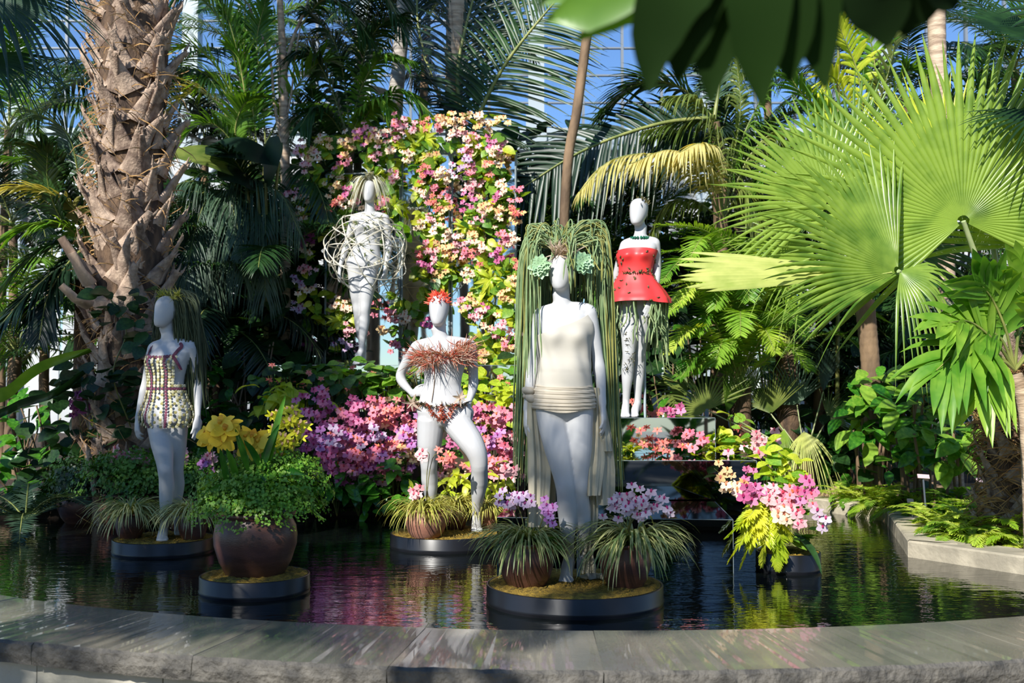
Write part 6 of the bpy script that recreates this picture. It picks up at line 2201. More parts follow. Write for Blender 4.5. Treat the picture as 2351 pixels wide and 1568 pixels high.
pfan((2212, 508), cw, 7.15, (-.12, .05, 1), (-.22, -.93, .3), 1.38, 'leaf_fan', n=58, span=128, split=.52, droop=.06, seed=1, cup=.05, pet_r=.02, pleat=.05)
pfan((2268, 470), cw, 7.7, (.25, .1, 1), (-.1, -.8, .55), 1.2, 'leaf_fan', n=50, span=130, split=.5, droop=.1, seed=2, cup=.08, pet_r=.02)
pfan((2062, 622), cw, 7.0, (-.80, -.1, .58), (-.1, -.85, .5), 1.05, 'leaf_fan', n=34, span=68, split=.5, droop=.10, seed=3, cup=.06, pet_r=.016, pleat=.05)
pfan((2062, 624), cw, 6.98, (-1, -.05, -.01), (0, -.55, .85), 1.42, 'leaf_fan_pale', n=12, span=13, split=.8, droop=.05, seed=4, cup=.02, pet_r=.01)
pfan((2064, 628), cw, 7.0, (-.92, -.22, -.16), (.1, -.6, .8), 1.0, 'leaf_fan', n=22, span=26, split=.45, droop=.2, seed=5, cup=.0, pet_r=.01)
pfan((2066, 622), cw, 6.98, (.55, -.3, -.45), (-.2, -.8, .5), .50, 'leaf_fan', n=20, span=62, split=.4, droop=.6, seed=6, cup=.0, pet_r=.01)
pfan((2180, 430), cw, 8.2, (-.1, .2, 1), (0, -.6, .8), 1.0, 'leaf_lime', n=40, span=80, split=.45, droop=.05, seed=7, cup=.1)  # lime colour stands for sun on this leaf of the same palm
pfan((2400, 560), cw, 7.2, (.5, 0, .8), (-.5, -.8, .3), 1.0, 'leaf_fan', n=40, span=120, split=.5, droop=.1, seed=8)
cr2 = P(2005, 1000, 10.0)
o = empty('fan_palm', (cr2[0], 10.0, .1), 'fan palm on a brown fibrous trunk behind the long pale folded leaf', 'palm')
slim_trunk(o, [(cr2[0], 10.0, .05), P(2000, 870, 10.0), P(1985, 690, 10.0)], [.085, .085, .09], M_['bark_brown'])
cw = P(1985, 690, 10.0)
pfan((1905, 470), cw, 8.8, (-.45, .1, .9), (-.2, -.8, .55), 1.05, 'leaf_fan', n=46, span=105, split=.45, droop=.12, seed=11, cup=.06)
pfan((1960, 400), cw, 9.1, (.1, .2, 1), (-.1, -.8, .6), 1.0, 'leaf_fan', n=46, span=110, split=.45, droop=.10, seed=12)
pfan((1880, 600), cw, 8.9, (-1, 0, .3), (-.1, -.6, .8), .9, 'leaf_fan', n=40, span=70, split=.4, droop=.3, seed=13)
pfan((2060, 560), cw, 9.2, (.6, .1, .8), (0, -.8, .6), .9, 'leaf_dark', n=40, span=110, split=.45, droop=.2, seed=14)
cr3 = P(2440, 700, 6.9)
o = empty('fan_palm', (cr3[0], 6.9, .06), 'dark shaded fan palm leaning in from the top right edge', 'palm')
slim_trunk(o, [(cr3[0], 6.9, .0), (cr3[0] + .05, 6.9, 1.5), (cr3[0], 6.9, 3.1)], [.09, .09, .1], M_['bark_core'])
cw = np.array([cr3[0], 6.9, 3.1])
pfan((2400, 75), cw, 6.8, (-1, -.1, .05), (.1, -.6, .8), .62, 'leaf_dark', n=30, span=75, split=.55, droop=.05, seed=21)
pfan((2420, 250), cw, 7.0, (-1, 0, -.2), (.1, -.5, .8), .6, 'leaf_dark', n=30, span=70, split=.5, droop=.2, seed=22)
pfan((2460, 20), cw, 7.0, (-.5, -.2, 1), (.1, -.9, .3), .7, 'leaf_dark', n=30, span=80, split=.5, droop=.1, seed=23)
pfan((2420, 420), cw, 7.6, (-.8, 0, .2), (.1, -.5, .8), .8, 'leaf_dark', n=30, span=80, split=.5, droop=.2, seed=24)

# broad segmented palm in front of it
cr4 = P(2372, 1100, 6.75)
o = empty('broad_palm', (cr4[0], 6.75, .07), 'glossy bright palm with broad ribbed leaf segments at the right edge', 'palm')
slim_trunk(o, [(cr4[0], 6.75, .05), P(2360, 960, 6.75), P(2330, 860, 6.75)], [.06, .055, .045], M_['bark_tan'])
for k, (pix, lm, n, dr, a0, a1, up) in enumerate((([(2330, 850), (2270, 800), (2210, 800), (2150, 850)], .46, 9, .45, 70, 20, (-.1, -.7, .8)), ([(2330, 850), (2290, 790), (2230, 740), (2180, 740)], .44, 9, .3, 60, 18, (-.2, -.8, .5)), ([(2330, 850), (2310, 760), (2280, 690), (2250, 650)], .46, 9, .25, 55, 15, (-.3, -.9, .2)), ([(2330, 850), (2340, 740), (2350, 680), (2350, 620)], .46, 9, .25, 55, 15, (0, -.9, .3)),
                                              ([(2330, 850), (2390, 760), (2420, 700), (2450, 680)], .46, 9, .3, 55, 15, (0, -.9, .4)), ([(2330, 850), (2300, 830), (2270, 850), (2250, 900)], .36, 8, .6, 60, 20, (-.2, -.8, .6)), ([(2330, 850), (2370, 810), (2400, 820), (2440, 870)], .4, 8, .5, 60, 20, (.1, -.8, .6)), ([(2330, 850), (2300, 780), (2260, 760), (2230, 790)], .4, 8, .5, 60, 20, (-.1, -.8, .6)))):
    own(o, pix, M_['leaf_bright'], 6.75, -.35 + .06 * (k % 4), lmax=lm, n=n, w=.085, droop=dr, vee=10, a0=a0, a1=a1, seed=230 + k, rr=.012, bare=.3, up=up, prof=.35, jit=.06)

# low fan palms beside the mirrored steps
cs = P(1850, 1125, 10.75)
o = empty('dwarf_fan_palm', (cs[0], 10.75, .05), 'dwarf fan palm with one drooping pale leaf right of the mirrored steps', 'palm')
slim_trunk(o, [(cs[0], 10.75, 0), (cs[0], 10.75, .25), (cs[0] - .02, 10.75, .45)], [.09, .1, .08], M_['bark_core'])
cw = np.array([cs[0], 10.75, .45])
for k, (hub, U, Nn, R_, sp, dr, mt) in enumerate((((1623, 942), (-.45, 0, .9), (-.1, -.9, .4), .46, 95, .1, 'leaf_olive'), ((1668, 950), (.25, 0, 1), (.6, -.8, .2), .52, 30, .05, 'leaf_fan'), ((1846, 990), (.05, -.5, -.8), (0, -.9, .4), .44, 50, .5, 'leaf_fan_pale'), ((1800, 985), (-.2, -.5, -.8), (-.2, -.9, .4), .36, 30, .5, 'leaf_fan'), ((1890, 900), (.1, 0, 1), (.5, -.8, .2), .4, 30, .0, 'leaf_blue'),
                                                    ((1770, 950), (-.2, 0, 1), (-.5, -.8, .2), .46, 60, .05, 'leaf_olive'), ((1830, 930), (-.3, .1, .9), (-.2, -.9, .3), .5, 70, .1, 'leaf_blue'), ((1900, 960), (.8, 0, .5), (0, -.8, .5), .4, 70, .2, 'leaf_olive'), ((1730, 900), (-.5, .1, .8), (-.1, -.9, .3), .45, 60, .1, 'leaf_fan'), ((1580, 900), (-.9, 0, .4), (-.1, -.8, .5), .45, 70, .2, 'leaf_olive'))):
    fan_on(o, cw, P(hub[0], hub[1], 10.6 + .04 * k), U, Nn, R_ * 1.18, M_[mt], n=26, span=sp, split=.3, droop=dr, seed=40 + k, pet_r=.006)

# ================================================================= SHRUB, FERNS AND TAGS ON THE RIGHT BANK
for k, (px, py, Y, n, l) in enumerate(((2000, 1000, 10.0, 28, .23), (2080, 1000, 9.3, 30, .24), (2160, 1010, 8.7, 30, .24), (2230, 1000, 8.6, 24, .22), (1985, 930, 10.5, 22, .23), (2120, 920, 9.3, 24, .24), (1992, 915, 9.75, 34, .23), (2060, 950, 9.6, 30, .24))):
    q = P(px, py, Y)
    o = empty('broadleaf_shrub', (q[0], Y, .06), 'broad oval-leaved shrub %s' % ('nearest the dwarf fan palm', 'above the lime ferns', 'behind the first plant tag', 'beside the booted trunk at the right', 'rear, left, behind the other oval-leaved shrubs', 'rear, under the drooping bright palm leaf', 'covering the foot of the brown fibrous fan palm trunk', 'in the middle, under the dark palm fronds')[k], 'shrub', 'oval-leaved shrubs on the right bank')
    for i in range(4):
        b = MB()
        x = q[0] + rnd.uniform(-.14, .14)
        tube(b, spline([(x, Y + .05, .02), (x + rnd.uniform(-.03, .03), Y + .03, q[2] * .5), (x + rnd.uniform(-.1, .1), Y, q[2] + .05)], 10), .012, 7)
        b.build('stem', M_['bark_brown'], o)
    for i in range(n):
        a = rnd.uniform(0, 2 * math.pi)
        p = q + np.array([rnd.gauss(0, .13), rnd.uniform(-.2, .12), rnd.gauss(0, .13)])
        inst('leaf', LEAF['ovate_bright' if rnd.random() < .6 else 'ovate'], o, aim(p, (math.cos(a), -.55, rnd.uniform(-.7, .2)), (0, -.45, 1), l * rnd.uniform(.7, 1.2), rnd.uniform(-.4, .4)))

ferns = [(1985, 1130, 9.85, .7), (2030, 1118, 9.6, .8), (2080, 1122, 9.5, .8), (2110, 1140, 9.2, .8), (1950, 1124, 10.15, .7), (2060, 1146, 9.4, .6), (2165, 1195, 8.1, .8), (2215, 1205, 7.8, .8), (2265, 1208, 7.6, .9), (2325, 1215, 7.4, .9), (2190, 1240, 7.45, .62), (2250, 1240, 7.3, .65), (2300, 1190, 7.9, .9), (2345, 1160, 8.0, 1.0), (2240, 1180, 8.2, .9),
         (2180, 1212, 7.8, .6), (2348, 1240, 7.15, .7), (2170, 1135, 8.8, 1.0), (2230, 1140, 8.6, 1.0), (2290, 1130, 8.6, 1.0)]
for k, (px, py, Y, s) in enumerate(ferns):
    q = P(px, py, Y)
    dark = k >= 17
    where = ['on the far bank', 'along the near edge of the right bank', 'in the shade behind the plant tags'][0 if k < 6 else (2 if dark else 1)]
    o = empty('fern', (q[0], Y, .09), '%s fern %s, %s from the left' % ('dark green' if dark else 'lime green', where, ('first', 'second', 'third', 'fourth', 'fifth', 'sixth', 'seventh', 'eighth', 'ninth', 'tenth', 'eleventh')[sorted([f[0] for f in (ferns[:6] if k < 6 else (ferns[17:] if dark else ferns[6:17]))]).index(px)]), 'fern', 'ferns on the right bank')
    for i in range(20):
        put_frond(o, 'fernlet', (q[0] + rnd.uniform(-.09, .09), Y + rnd.uniform(-.06, .06), .09), i * 18 + rnd.uniform(-12, 12), rnd.uniform(-25, 25), s * rnd.uniform(.85, 1.3), mat=M_['leaf_mid'] if dark else (M_['fern_lime'] if rnd.random() < .7 else M_['fern']))
for px, py, by, Y, nm in ((2120, 1094, 1140, 8.3, 'first plant tag, a pinkish plate on a grey post before the shrubs'), (2255, 1103, 1140, 8.2, 'dim plant tag in the shade below the booted trunk'), (2318, 1095, 1140, 7.4, 'plant tag, pinkish plate nearest the right edge'), (2090, 1150, 1165, 8.6, 'tiny low plant tag among the ferns')):
    q = P(px, py, Y)
    o = empty('plant_tag', (q[0] + .03, Y, .09), nm, 'sign', 'plant tags on the right bank')
    b = MB()
    s = .045 if py < 1140 else .025
    box(b, (-s, -.004, -.018), (s, .004, .018), 0, Matrix.Translation(Vector(q)) @ Matrix.Rotation(math.radians(-35), 4, 'X') @ Matrix.Rotation(.08, 4, 'Y'))
    b.build('tag_plate', M_['tag'], o, smooth=False)
    b = MB()
    tube(b, [(q[0] + .03, Y + .005, .07), (q[0] + .012, Y + .005, (q[2] + .07) / 2), (q[0], Y + .006, q[2])], .008, 6)
    b.build('tag_post', M_['tag_post'], o)

# ================================================================= LEFT SIDE PLANTS
o = empty('fan_palm', (P(-160, 600, 7.3)[0], 7.3, -.2), 'blue green fan palm reaching in at the top left corner', 'palm')
slim_trunk(o, [(P(-160, 600, 7.3)[0], 7.3, -.2), (P(-160, 600, 7.3)[0], 7.3, 2), (P(-160, 0, 7.3)[0], 7.3, 3.9)], [.1, .1, .1], M_['bark_core'])
cw = np.array([P(-160, 0, 7.3)[0], 7.3, 3.9])
pfan((-30, -30), cw, 7.2, (.75, -.1, -.65), (.3, -.6, .75), .80, 'leaf_blue', n=36, span=75, split=.5, droop=.4, seed=51)
pfan((-60, 120), cw, 7.0, (.8, -.1, -.45), (.3, -.6, .75), .62, 'leaf_dark', n=36, span=60, split=.5, droop=.4, seed=52)
pfan((20, -90), cw, 7.4, (.9, 0, -.2), (.1, -.6, .8), .72, 'leaf_dark', n=36, span=70, split=.45, droop=.35, seed=53)
b0 = P(190, 900, 9.9)
o = empty('feather_palm', (b0[0], 9.9, float(bed_z(b0[0], 9.9))), 'dark palm with fronds spreading left behind the thick trunk', 'palm')
slim_trunk(o, [(b0[0], 9.9, 0), P(195, 700, 9.9), P(200, 560, 9.9)], [.09, .09, .08], M_['bark_core'])
for k, (pix, m, lm) in enumerate((([(200, 560), (150, 430), (100, 350), (40, 320)], 'leaf_dark', .4), ([(200, 560), (140, 500), (110, 420), (110, 320)], 'leaf_dark', .4), ([(200, 560), (130, 560), (60, 600), (-20, 690)], 'leaf_dark', .42), ([(200, 580), (130, 620), (60, 680), (-10, 760)], 'leaf_deep', .42), ([(200, 570), (150, 520), (60, 520), (-30, 570)], 'leaf_bright', .4), ([(200, 600), (140, 680), (60, 720), (-20, 735)], 'leaf_olive', .3),
                                  ([(200, 560), (160, 470), (60, 430), (-20, 450)], 'leaf_yellow', .4), ([(200, 560), (180, 400), (150, 300), (60, 250)], 'leaf_blue', .42), ([(200, 560), (190, 470), (120, 380), (20, 360)], 'leaf_mid', .4), ([(205, 560), (160, 600), (110, 680), (90, 780)], 'leaf_deep', .4))):
    own(o, pix, M_[m], 9.9, -.6 + .15 * (k % 3), lmax=lm, n=44, w=.03, droop=.35, vee=8, seed=170 + k, rr=.014)
# weeping blue green fronds under the dark broad leaves
b0 = P(500, 800, 11.3)
o = empty('weeping_palm', (b0[0], 11.3, float(bed_z(b0[0], 11.3))), 'weeping blue green palm with thread-like leaflets right of the thick trunk', 'palm')
slim_trunk(o, [(b0[0], 11.3, 0), P(505, 650, 11.3), P(510, 470, 11.3)], [.05, .05, .045], M_['bark_core'])
for k, pix in enumerate(([(510, 470), (475, 460), (445, 540), (425, 660)], [(510, 470), (440, 440), (390, 500), (365, 620)], [(510, 470), (540, 430), (600, 490), (640, 600)], [(510, 470), (520, 440), (545, 520), (560, 640)], [(510, 470), (560, 410), (640, 440), (690, 540)], [(510, 470), (500, 440), (490, 540), (480, 680)], [(510, 470), (470, 420), (400, 430), (350, 520)], [(510, 480), (560, 470), (600, 560), (610, 680)])):
    own(o, pix, M_['leaf_blue'], 11.2, -.5 + .1 * (k % 3), lmax=.48, n=64, w=.012, droop=.95, vee=0, seed=190 + k, rr=.007)
b0 = P(600, 700, 11.2)
o = empty('broadleaf_plant', (b0[0], 11.4, float(bed_z(b0[0], 11.4))), 'plant with huge dark brownish paddle leaves before the slim trunk', 'plant')
for k, (bx, by, hx, hy, tx, ty, w, m) in enumerate(((610, 700, 640, 370, 470, 345, .30, 'leaf_deep'), (610, 700, 560, 400, 395, 350, .26, 'leaf_olive'), (615, 700, 610, 420, 645, 320, .30, 'leaf_deep'), (612, 700, 590, 430, 500, 400, .28, 'leaf_deep'))):
    a, h, e = P(bx, by, 11.2), P(hx, hy, 10.9), P(tx, ty, 10.7)
    b = MB()
    tube(b, spline([(b0[0], 11.4, float(bed_z(b0[0], 11.4))), a, h], 12), .016, 7)
    st = b.build('leaf_stalk', M_['stem'], o)
    b = MB()
    p = spline([h, (h + e) / 2 + np.array([0, -.05, .07]), e], 12)
    t = np.linspace(0, 1, 12)
    ribbon(b, p, w * 1.9 * np.sin(np.pi * np.clip(t * .9 + .06, 0, 1)) ** .6, nrm(np.cross(nrm(e - h), [.1, -.55, .8])), np.tile([0, .01, -.03], (12, 1)))
    b.build('leaf', M_[m], st)
# strap leaves at the left
for k, (pix, Y, w, m, lab) in enumerate((([(-60, 960), (20, 900), (90, 845), (205, 800)], 8.2, .17, 'leaf_bright', 'bright green folded leaf blade reaching in from the left edge'), ([(-60, 1010), (30, 935), (120, 905), (190, 850)], 8.4, .10, 'leaf_dark', 'dark strap leaf below the bright blade at the left'))):
    pts3 = [P(x, y, Y) for x, y in pix]
    o = empty('strap_leaf_plant', (pts3[0][0] - .3, Y, -.25), lab, 'plant')
    b = MB()
    p = spline([(pts3[0][0] - .3, Y, -.25)] + pts3, 18)
    t = np.linspace(0, 1, 18)
    ribbon(b, p, w * np.interp(t, [0, .3, .6, .9, 1], [.3, .8, 1, .5, .02]), nrm(np.array([.35, -.55, .75])), np.tile([.012, .03, -.025], (18, 1)))
    b.build('leaf', M_[m], o)
o = empty('sago_plant', (P(60, 1120, 8.9)[0], 8.9, -.1), 'grey green spiky rosette in the shade at the left edge of the pond', 'plant')
for k in range(12):
    put_frond(o, 'cycad', (P(60, 1120, 8.9)[0], 8.9, .05), k * 30 + 8, rnd.uniform(-35, 5), .75, mat=M_['leaf_blue'])

# creeper leaves on the trunk
o = empty('creeper', P(300, 840, 8.6), 'dark creeper leaves round the foot of the thick palm trunk', 'vine')
for (x0, y0, x1, y1, n, Y) in ((220, 655, 340, 740, 26, 8.75), (160, 830, 330, 880, 24, 8.7), (300, 740, 360, 800, 12, 8.7), (90, 850, 200, 920, 18, 8.9), (200, 870, 340, 1000, 30, 9.0)):
    for i in range(n):
        q = P(rnd.uniform(x0, x1), rnd.uniform(y0, y1), Y + rnd.uniform(-.1, .1))
        inst('leaf', LEAF['begonia'], o, aim(q, (rnd.uniform(-1, 1), -.6, rnd.uniform(-.8, .3)), (0, -.6, 1), rnd.uniform(.10, .18), rnd.uniform(-.5, .5)))
b = MB()
tube(b, spline([P(300, 980, 8.9), P(260, 860, 8.7), P(290, 760, 8.72), P(250, 680, 8.75)], 20), .006, 5)
b.build('vine_stem', M_['stem'], o)

# ================================================================= DENSE BACKGROUND
back = [(330, 260, 12.6), (470, 330, 13.2), (560, 120, 13.6), (600, 430, 12.4), (720, 330, 13.6), (830, 120, 13.8), (900, 430, 13.4), (760, 480, 12.6), (620, 640, 11.6), (500, 740, 11.4), (420, 620, 12.2), (980, 60, 13.8), (1210, 640, 12.6), (1290, 760, 12.0), (1400, 650, 12.8), (1560, 660, 11.8), (1480, 520, 12.8), (1700, 420, 12.8), (1800, 560, 11.9), (1760, 180, 13.6),
        (1900, 480, 12.2), (2060, 420, 11.6), (2230, 300, 12.2), (2320, 420, 10.8), (2180, 700, 10.6), (2000, 760, 10.8), (2330, 160, 11.6), (2080, 240, 12.8), (120, 620, 12.2), (30, 520, 12.8), (40, 820, 11.6), (200, 780, 11.9), (330, 720, 11.2), (690, 760, 12.8), (1640, 330, 13.4), (2100, 870, 10.2), (2260, 860, 9.6), (1880, 880, 10.4), (20, 300, 13.4)]
sides = ['far left', 'left', 'middle', 'right', 'far right']
cnt = {}
for k, (px, py, Y) in enumerate(back):
    if px > 1450 and Y < 12.5:
        Y += 1.5
    c = P(px, py, Y)
    bz = float(bed_z(c[0], Y))
    key = ('feather', 'areca', 'coco')[k % 3]
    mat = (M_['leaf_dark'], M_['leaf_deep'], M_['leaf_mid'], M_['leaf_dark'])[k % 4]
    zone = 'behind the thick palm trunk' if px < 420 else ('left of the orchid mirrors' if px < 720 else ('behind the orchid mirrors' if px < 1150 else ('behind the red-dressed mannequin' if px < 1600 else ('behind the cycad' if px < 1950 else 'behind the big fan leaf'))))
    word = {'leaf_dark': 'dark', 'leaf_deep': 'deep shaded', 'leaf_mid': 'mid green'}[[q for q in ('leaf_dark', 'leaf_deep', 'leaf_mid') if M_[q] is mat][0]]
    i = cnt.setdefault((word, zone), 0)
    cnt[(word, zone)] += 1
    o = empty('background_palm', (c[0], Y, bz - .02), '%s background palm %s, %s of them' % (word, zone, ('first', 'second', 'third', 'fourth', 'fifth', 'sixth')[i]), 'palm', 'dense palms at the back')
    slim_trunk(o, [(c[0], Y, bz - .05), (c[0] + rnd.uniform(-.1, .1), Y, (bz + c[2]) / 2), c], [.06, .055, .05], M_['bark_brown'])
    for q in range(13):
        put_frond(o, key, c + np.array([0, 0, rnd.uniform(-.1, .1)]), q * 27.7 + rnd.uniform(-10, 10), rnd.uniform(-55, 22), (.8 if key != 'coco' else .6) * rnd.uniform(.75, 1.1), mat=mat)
# low dark shrubs filling the ground
low = [(390, 900, 10.6), (450, 850, 10.8), (520, 900, 10.6), (580, 850, 10.8), (600, 950, 10.2), (540, 1000, 9.9), (330, 960, 10.2), (120, 1000, 10.0), (60, 950, 10.3), (150, 1100, 9.7), (1230, 900, 10.6), (1300, 860, 10.6), (1360, 900, 10.4), (1540, 880, 11.0), (1620, 800, 11.6), (1700, 880, 11.4), (1760, 950, 11.3), (1900, 1000, 11.2), (1960, 1060, 11.0), (620, 1050, 9.75), (30, 1080, 9.6), (1880, 1080, 11.2), (2280, 950, 9.0), (2050, 900, 10.0), (420, 980, 10.0), (260, 1020, 9.9)]
cnt = {}
for k, (px, py, Y) in enumerate(low):
    q = P(px, py, Y)
    bz = float(bed_z(q[0], Y))
    zone = 'at the left edge' if px < 200 else ('behind the dark haired mannequin' if px < 480 else ('left of the orchid bank' if px < 700 else ('behind the green wig' if px < 1450 else ('behind the mirrored steps' if px < 1800 else 'on the right bank'))))
    i = cnt.setdefault(zone, 0)
    cnt[zone] += 1
    o = empty('leafy_shrub', (q[0], Y, bz - .02), 'low dark leafy shrub %s, %s of them' % (zone, ('first', 'second', 'third', 'fourth', 'fifth', 'sixth', 'seventh')[i]), 'shrub', 'dark shrubs filling the beds')
    b = MB()
    for s in range(6):
        e = q + np.array([rnd.uniform(-.3, .3), rnd.uniform(-.2, .2), rnd.uniform(-.2, .3)])
        tube(b, spline([(q[0], Y, bz - .02), ((q[0] + e[0]) / 2, Y, (bz + e[2]) / 2 + .05), e], 8), .008, 5)
    b.build('branches', M_['bark_brown'], o)
    for s in range(46):
        h = rnd.uniform(0, 1)
        p = np.array([q[0] + rnd.gauss(0, .26), Y + rnd.uniform(-.3, .2), bz + .05 + (q[2] + .25 - bz) * h])
        inst('leaf', LEAF['begonia' if k % 2 else 'ovate'], o, aim(p, (rnd.uniform(-1, 1), -.6, rnd.uniform(-.8, .4)), (0, -.4, 1), rnd.uniform(.14, .24), rnd.uniform(-.5, .5)))

tall = [(1195, 400, 13.6), (1235, 450, 13.4), (1290, 420, 13.8), (1340, 470, 13.4), (1250, 540, 13.2), (400, 520, 12.2), (450, 640, 12.0), (500, 480, 12.4), (520, 620, 11.8), (560, 540, 12.2), (600, 520, 12.3), (640, 620, 12.2), (690, 560, 12.3), (720, 700, 12.2), (460, 780, 11.4), (560, 780, 11.5), (620, 800, 11.3), (680, 820, 11.6), (380, 800, 11.3), (1210, 520, 13.2), (1260, 640, 12.8), (1340, 600, 13.0), (1420, 640, 12.8), (1480, 740, 12.2), (1540, 620, 12.6), (1600, 560, 12.8), (1580, 780, 11.8), (1680, 620, 12.4), (1760, 520, 12.8), (1400, 820, 11.6), (1480, 860, 11.0), (1860, 620, 12.2), (1920, 700, 11.6), (2080, 640, 11.4), (2180, 560, 11.4), (820, 330, 13.8), (760, 250, 14), (1950, 800, 11.3), (2030, 820, 11.2), (2110, 780, 11.0), (1890, 860, 11.4), (2170, 860, 10.6), (1980, 700, 12)]
cnt = {}
for k, (px, py, Y) in enumerate(tall):
    if px > 1450:
        Y += .9
    q = P(px, py, Y)
    bz = float(bed_z(q[0], Y))
    zone = 'behind the weeping palm' if px < 580 else ('left of the orchid mirrors' if px < 900 else ('right of the green wig' if px < 1450 else ('behind the cycad' if px < 1900 else 'behind the big fan leaf')))
    i = cnt.setdefault(zone, 0)
    cnt[zone] += 1
    o = empty('tall_shrub', (q[0], Y, bz - .02), 'tall very dark leafy shrub %s, %s of them' % (zone, ('first', 'second', 'third', 'fourth', 'fifth', 'sixth', 'seventh', 'eighth', 'ninth', 'tenth', 'eleventh', 'twelfth', 'thirteenth', 'fourteenth', 'fifteenth')[i]), 'shrub', 'tall dark shrubs at the back')
    b = MB()
    for s_ in range(4):
        e = q + np.array([rnd.uniform(-.3, .3), rnd.uniform(-.2, .2), rnd.uniform(-.1, .3)])
        tube(b, spline([(q[0], Y, bz - .02), ((q[0] + e[0]) / 2, Y, (bz + e[2]) / 2), e], 8), .014, 5)
    b.build('branches', M_['bark_brown'], o)
    h = MB()
    me_ = LEAF['begonia']
    for s_ in range(56):
        p = q + np.array([rnd.gauss(0, .3), rnd.uniform(-.3, .3), rnd.gauss(0, .36)])
        inst('leaf', me_, o, aim(p, (rnd.uniform(-1, 1), -.6, rnd.uniform(-.8, .4)), (0, -.4, 1), rnd.uniform(.22, .36), rnd.uniform(-.5, .5)))

# ================================================================= LEAVES HANGING IN FRONT OF THE LENS (1.3 m away) AND PLANTS ROUND THE VISITOR
Yn = 1.35
hubn = P(1690, -150, Yn)
o = empty('overhanging_plant', (3.1, .3, -.45), 'lobed leaves, coloured dark for shade, hanging out of focus across the top', 'plant')
b = MB()
tube(b, spline([(3.1, .3, -.45), (3.08, .35, 1.2), (2.75, .5, 2.4), (1.6, Yn - .3, 2.55), hubn + np.array([.3, .02, .12])], 30), np.linspace(.035, .012, 30), 10)
b.build('plant_stem', M_['bark_brown'], o)


def lobed(hub, lobes, mat, Y):
    b = MB()
    for k, (pix, w) in enumerate(lobes):
        pts3 = [hub] + [P(x, y, Y + .012 * (k % 3) + .02 * j) for j, (x, y) in enumerate(pix)]
        p = spline(pts3, 16)
        t = np.linspace(0, 1, 16)
        ww = np.array(w, float) / FPX * Y
        ww = np.interp(t, np.linspace(0, 1, len(ww)), ww)
        d = tangents(p)
        ribbon(b, p, ww, nrm(np.cross(d, [0, 1, .15])), np.tile([0, .008, 0], (16, 1)))
    return b.build('lobed_leaf', mat, o)


def stalk(a, e):
    b = MB()
    tube(b, spline([a, (np.asarray(a) + e) / 2 + np.array([0, 0, .03]), e], 10), .006, 7)
    b.build('petiole', M_['stem'], o)


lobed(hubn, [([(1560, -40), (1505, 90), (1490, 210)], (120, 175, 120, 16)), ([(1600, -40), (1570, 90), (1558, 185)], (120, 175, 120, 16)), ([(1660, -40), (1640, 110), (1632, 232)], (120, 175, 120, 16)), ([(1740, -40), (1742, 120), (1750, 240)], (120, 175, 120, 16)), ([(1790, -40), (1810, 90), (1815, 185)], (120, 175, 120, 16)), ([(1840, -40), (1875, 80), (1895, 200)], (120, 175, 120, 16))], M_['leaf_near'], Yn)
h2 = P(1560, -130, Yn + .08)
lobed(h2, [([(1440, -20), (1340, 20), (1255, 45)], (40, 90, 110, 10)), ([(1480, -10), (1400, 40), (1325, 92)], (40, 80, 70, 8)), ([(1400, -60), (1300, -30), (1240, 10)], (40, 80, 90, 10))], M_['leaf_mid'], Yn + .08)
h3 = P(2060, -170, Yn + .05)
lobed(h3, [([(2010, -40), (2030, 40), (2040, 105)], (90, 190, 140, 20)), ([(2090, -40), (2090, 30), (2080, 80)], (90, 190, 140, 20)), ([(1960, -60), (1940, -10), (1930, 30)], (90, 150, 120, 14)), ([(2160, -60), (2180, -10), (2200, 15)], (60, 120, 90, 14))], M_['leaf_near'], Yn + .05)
for h in (hubn, h2, h3):
    stalk(hubn + np.array([.3, .02, .12]), h)
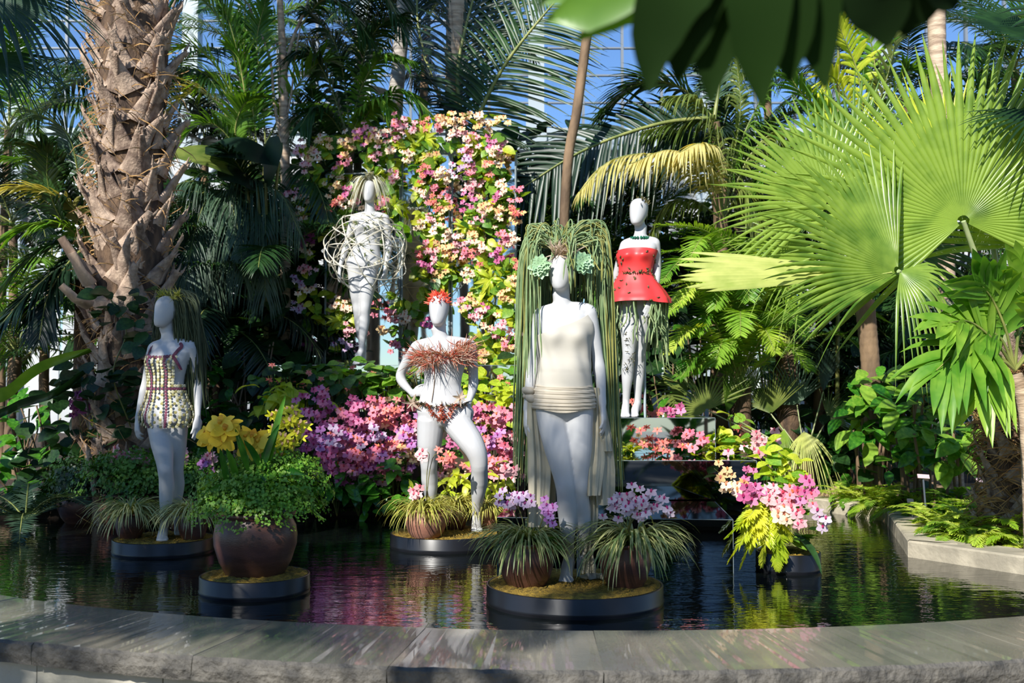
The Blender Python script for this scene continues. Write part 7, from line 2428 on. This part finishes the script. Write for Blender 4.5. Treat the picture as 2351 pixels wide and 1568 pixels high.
# ================================================================= PALMS OF THE SAME HOUSE BESIDE AND BEHIND THE VISITOR (they shade the left of the pond; small crowns added unseen for their shade)
near = [(-3.5, 2.35, 3.35, .33, 'coco', 'small, added unseen left of the pond wall to shade the biggest pot'), (-2.8, -.3, 5.1, .42, 'coco', 'with a small high crown, added unseen to shade the front mannequin'), (-4.2, .6, 3.2, .7, 'coco', 'close at the left of the visitor'), (-5.1, 4.1, 4.2, .72, 'coco', 'left bank, outside the view, shading the dark haired mannequin'), (-4.4, 2.7, 3.5, .5, 'coco', 'left of the visitor, shading the coping'), (-6.0, 3.3, 4.9, .8, 'coco', 'second one left of the visitor'),
        (1.8, -5.5, 3.4, .9, 'feather', 'behind the visitor'), (5.6, 1.0, 2.6, .9, 'coco', 'right of the visitor'), (1.0, -5.0, 3.2, 1.0, 'coco', 'far behind the visitor'), (-7.5, -.5, 4.2, 1.0, 'coco', 'far left behind the visitor'), (7.0, -3.5, 3.2, 1.0, 'feather', 'far right behind the visitor')]
near += [(x, -9.5 - 1.3 * (k % 3), 3.2 + .9 * ((k * 7) % 4) / 2, 1.1, ('coco', 'feather')[k % 2], 'far behind the visitor, %s of a row' % w) for k, (x, w) in enumerate(((-10, 'first'), (-7.6, 'second'), (-5.2, 'third'), (-2.9, 'fourth'), (-.6, 'fifth'), (1.8, 'sixth'), (4.2, 'seventh'), (6.6, 'eighth'), (9.0, 'ninth')))]
for x, y, z, s, key, where in near:
    o = empty('conservatory_palm', (x, y, -.45), 'tall green palm %s' % where, 'palm', 'palms round the visitor')
    slim_trunk(o, [(x, y, -.45), (x + .1, y, z * .5), (x, y, z)], [.10, .09, .08], M_['bark_brown'])
    for q in range(16):
        put_frond(o, key, (x, y, z), q * 22.5 + rnd.uniform(-8, 8), rnd.uniform(-45, 15), s * rnd.uniform(.8, 1.1), mat=M_['leaf_dark'])

for k, x in enumerate((-6.5, -5.1, -3.7, -2.3, -.9, .6, 2.0, 3.4, 4.8, 6.2)):
    y = -2.6 - .4 * (k % 3)
    o = empty('paddle_leaf_plant', (x, y, -.45), 'big paddle-leaved plant in the bed behind the visitor, %s in the row' % ('first', 'second', 'third', 'fourth', 'fifth', 'sixth', 'seventh', 'eighth', 'ninth', 'tenth')[k], 'plant', 'paddle-leaved plants behind the visitor')
    for i in range(44):
        a = rnd.uniform(0, 2 * math.pi)
        z = rnd.uniform(-.35, 1.3)
        inst('leaf', LEAF['paddle'], o, aim((x + math.cos(a) * .15, y + math.sin(a) * .15, z), (math.cos(a), math.sin(a), rnd.uniform(.3, 1.6)), UPZ, rnd.uniform(.6, 1.0)))
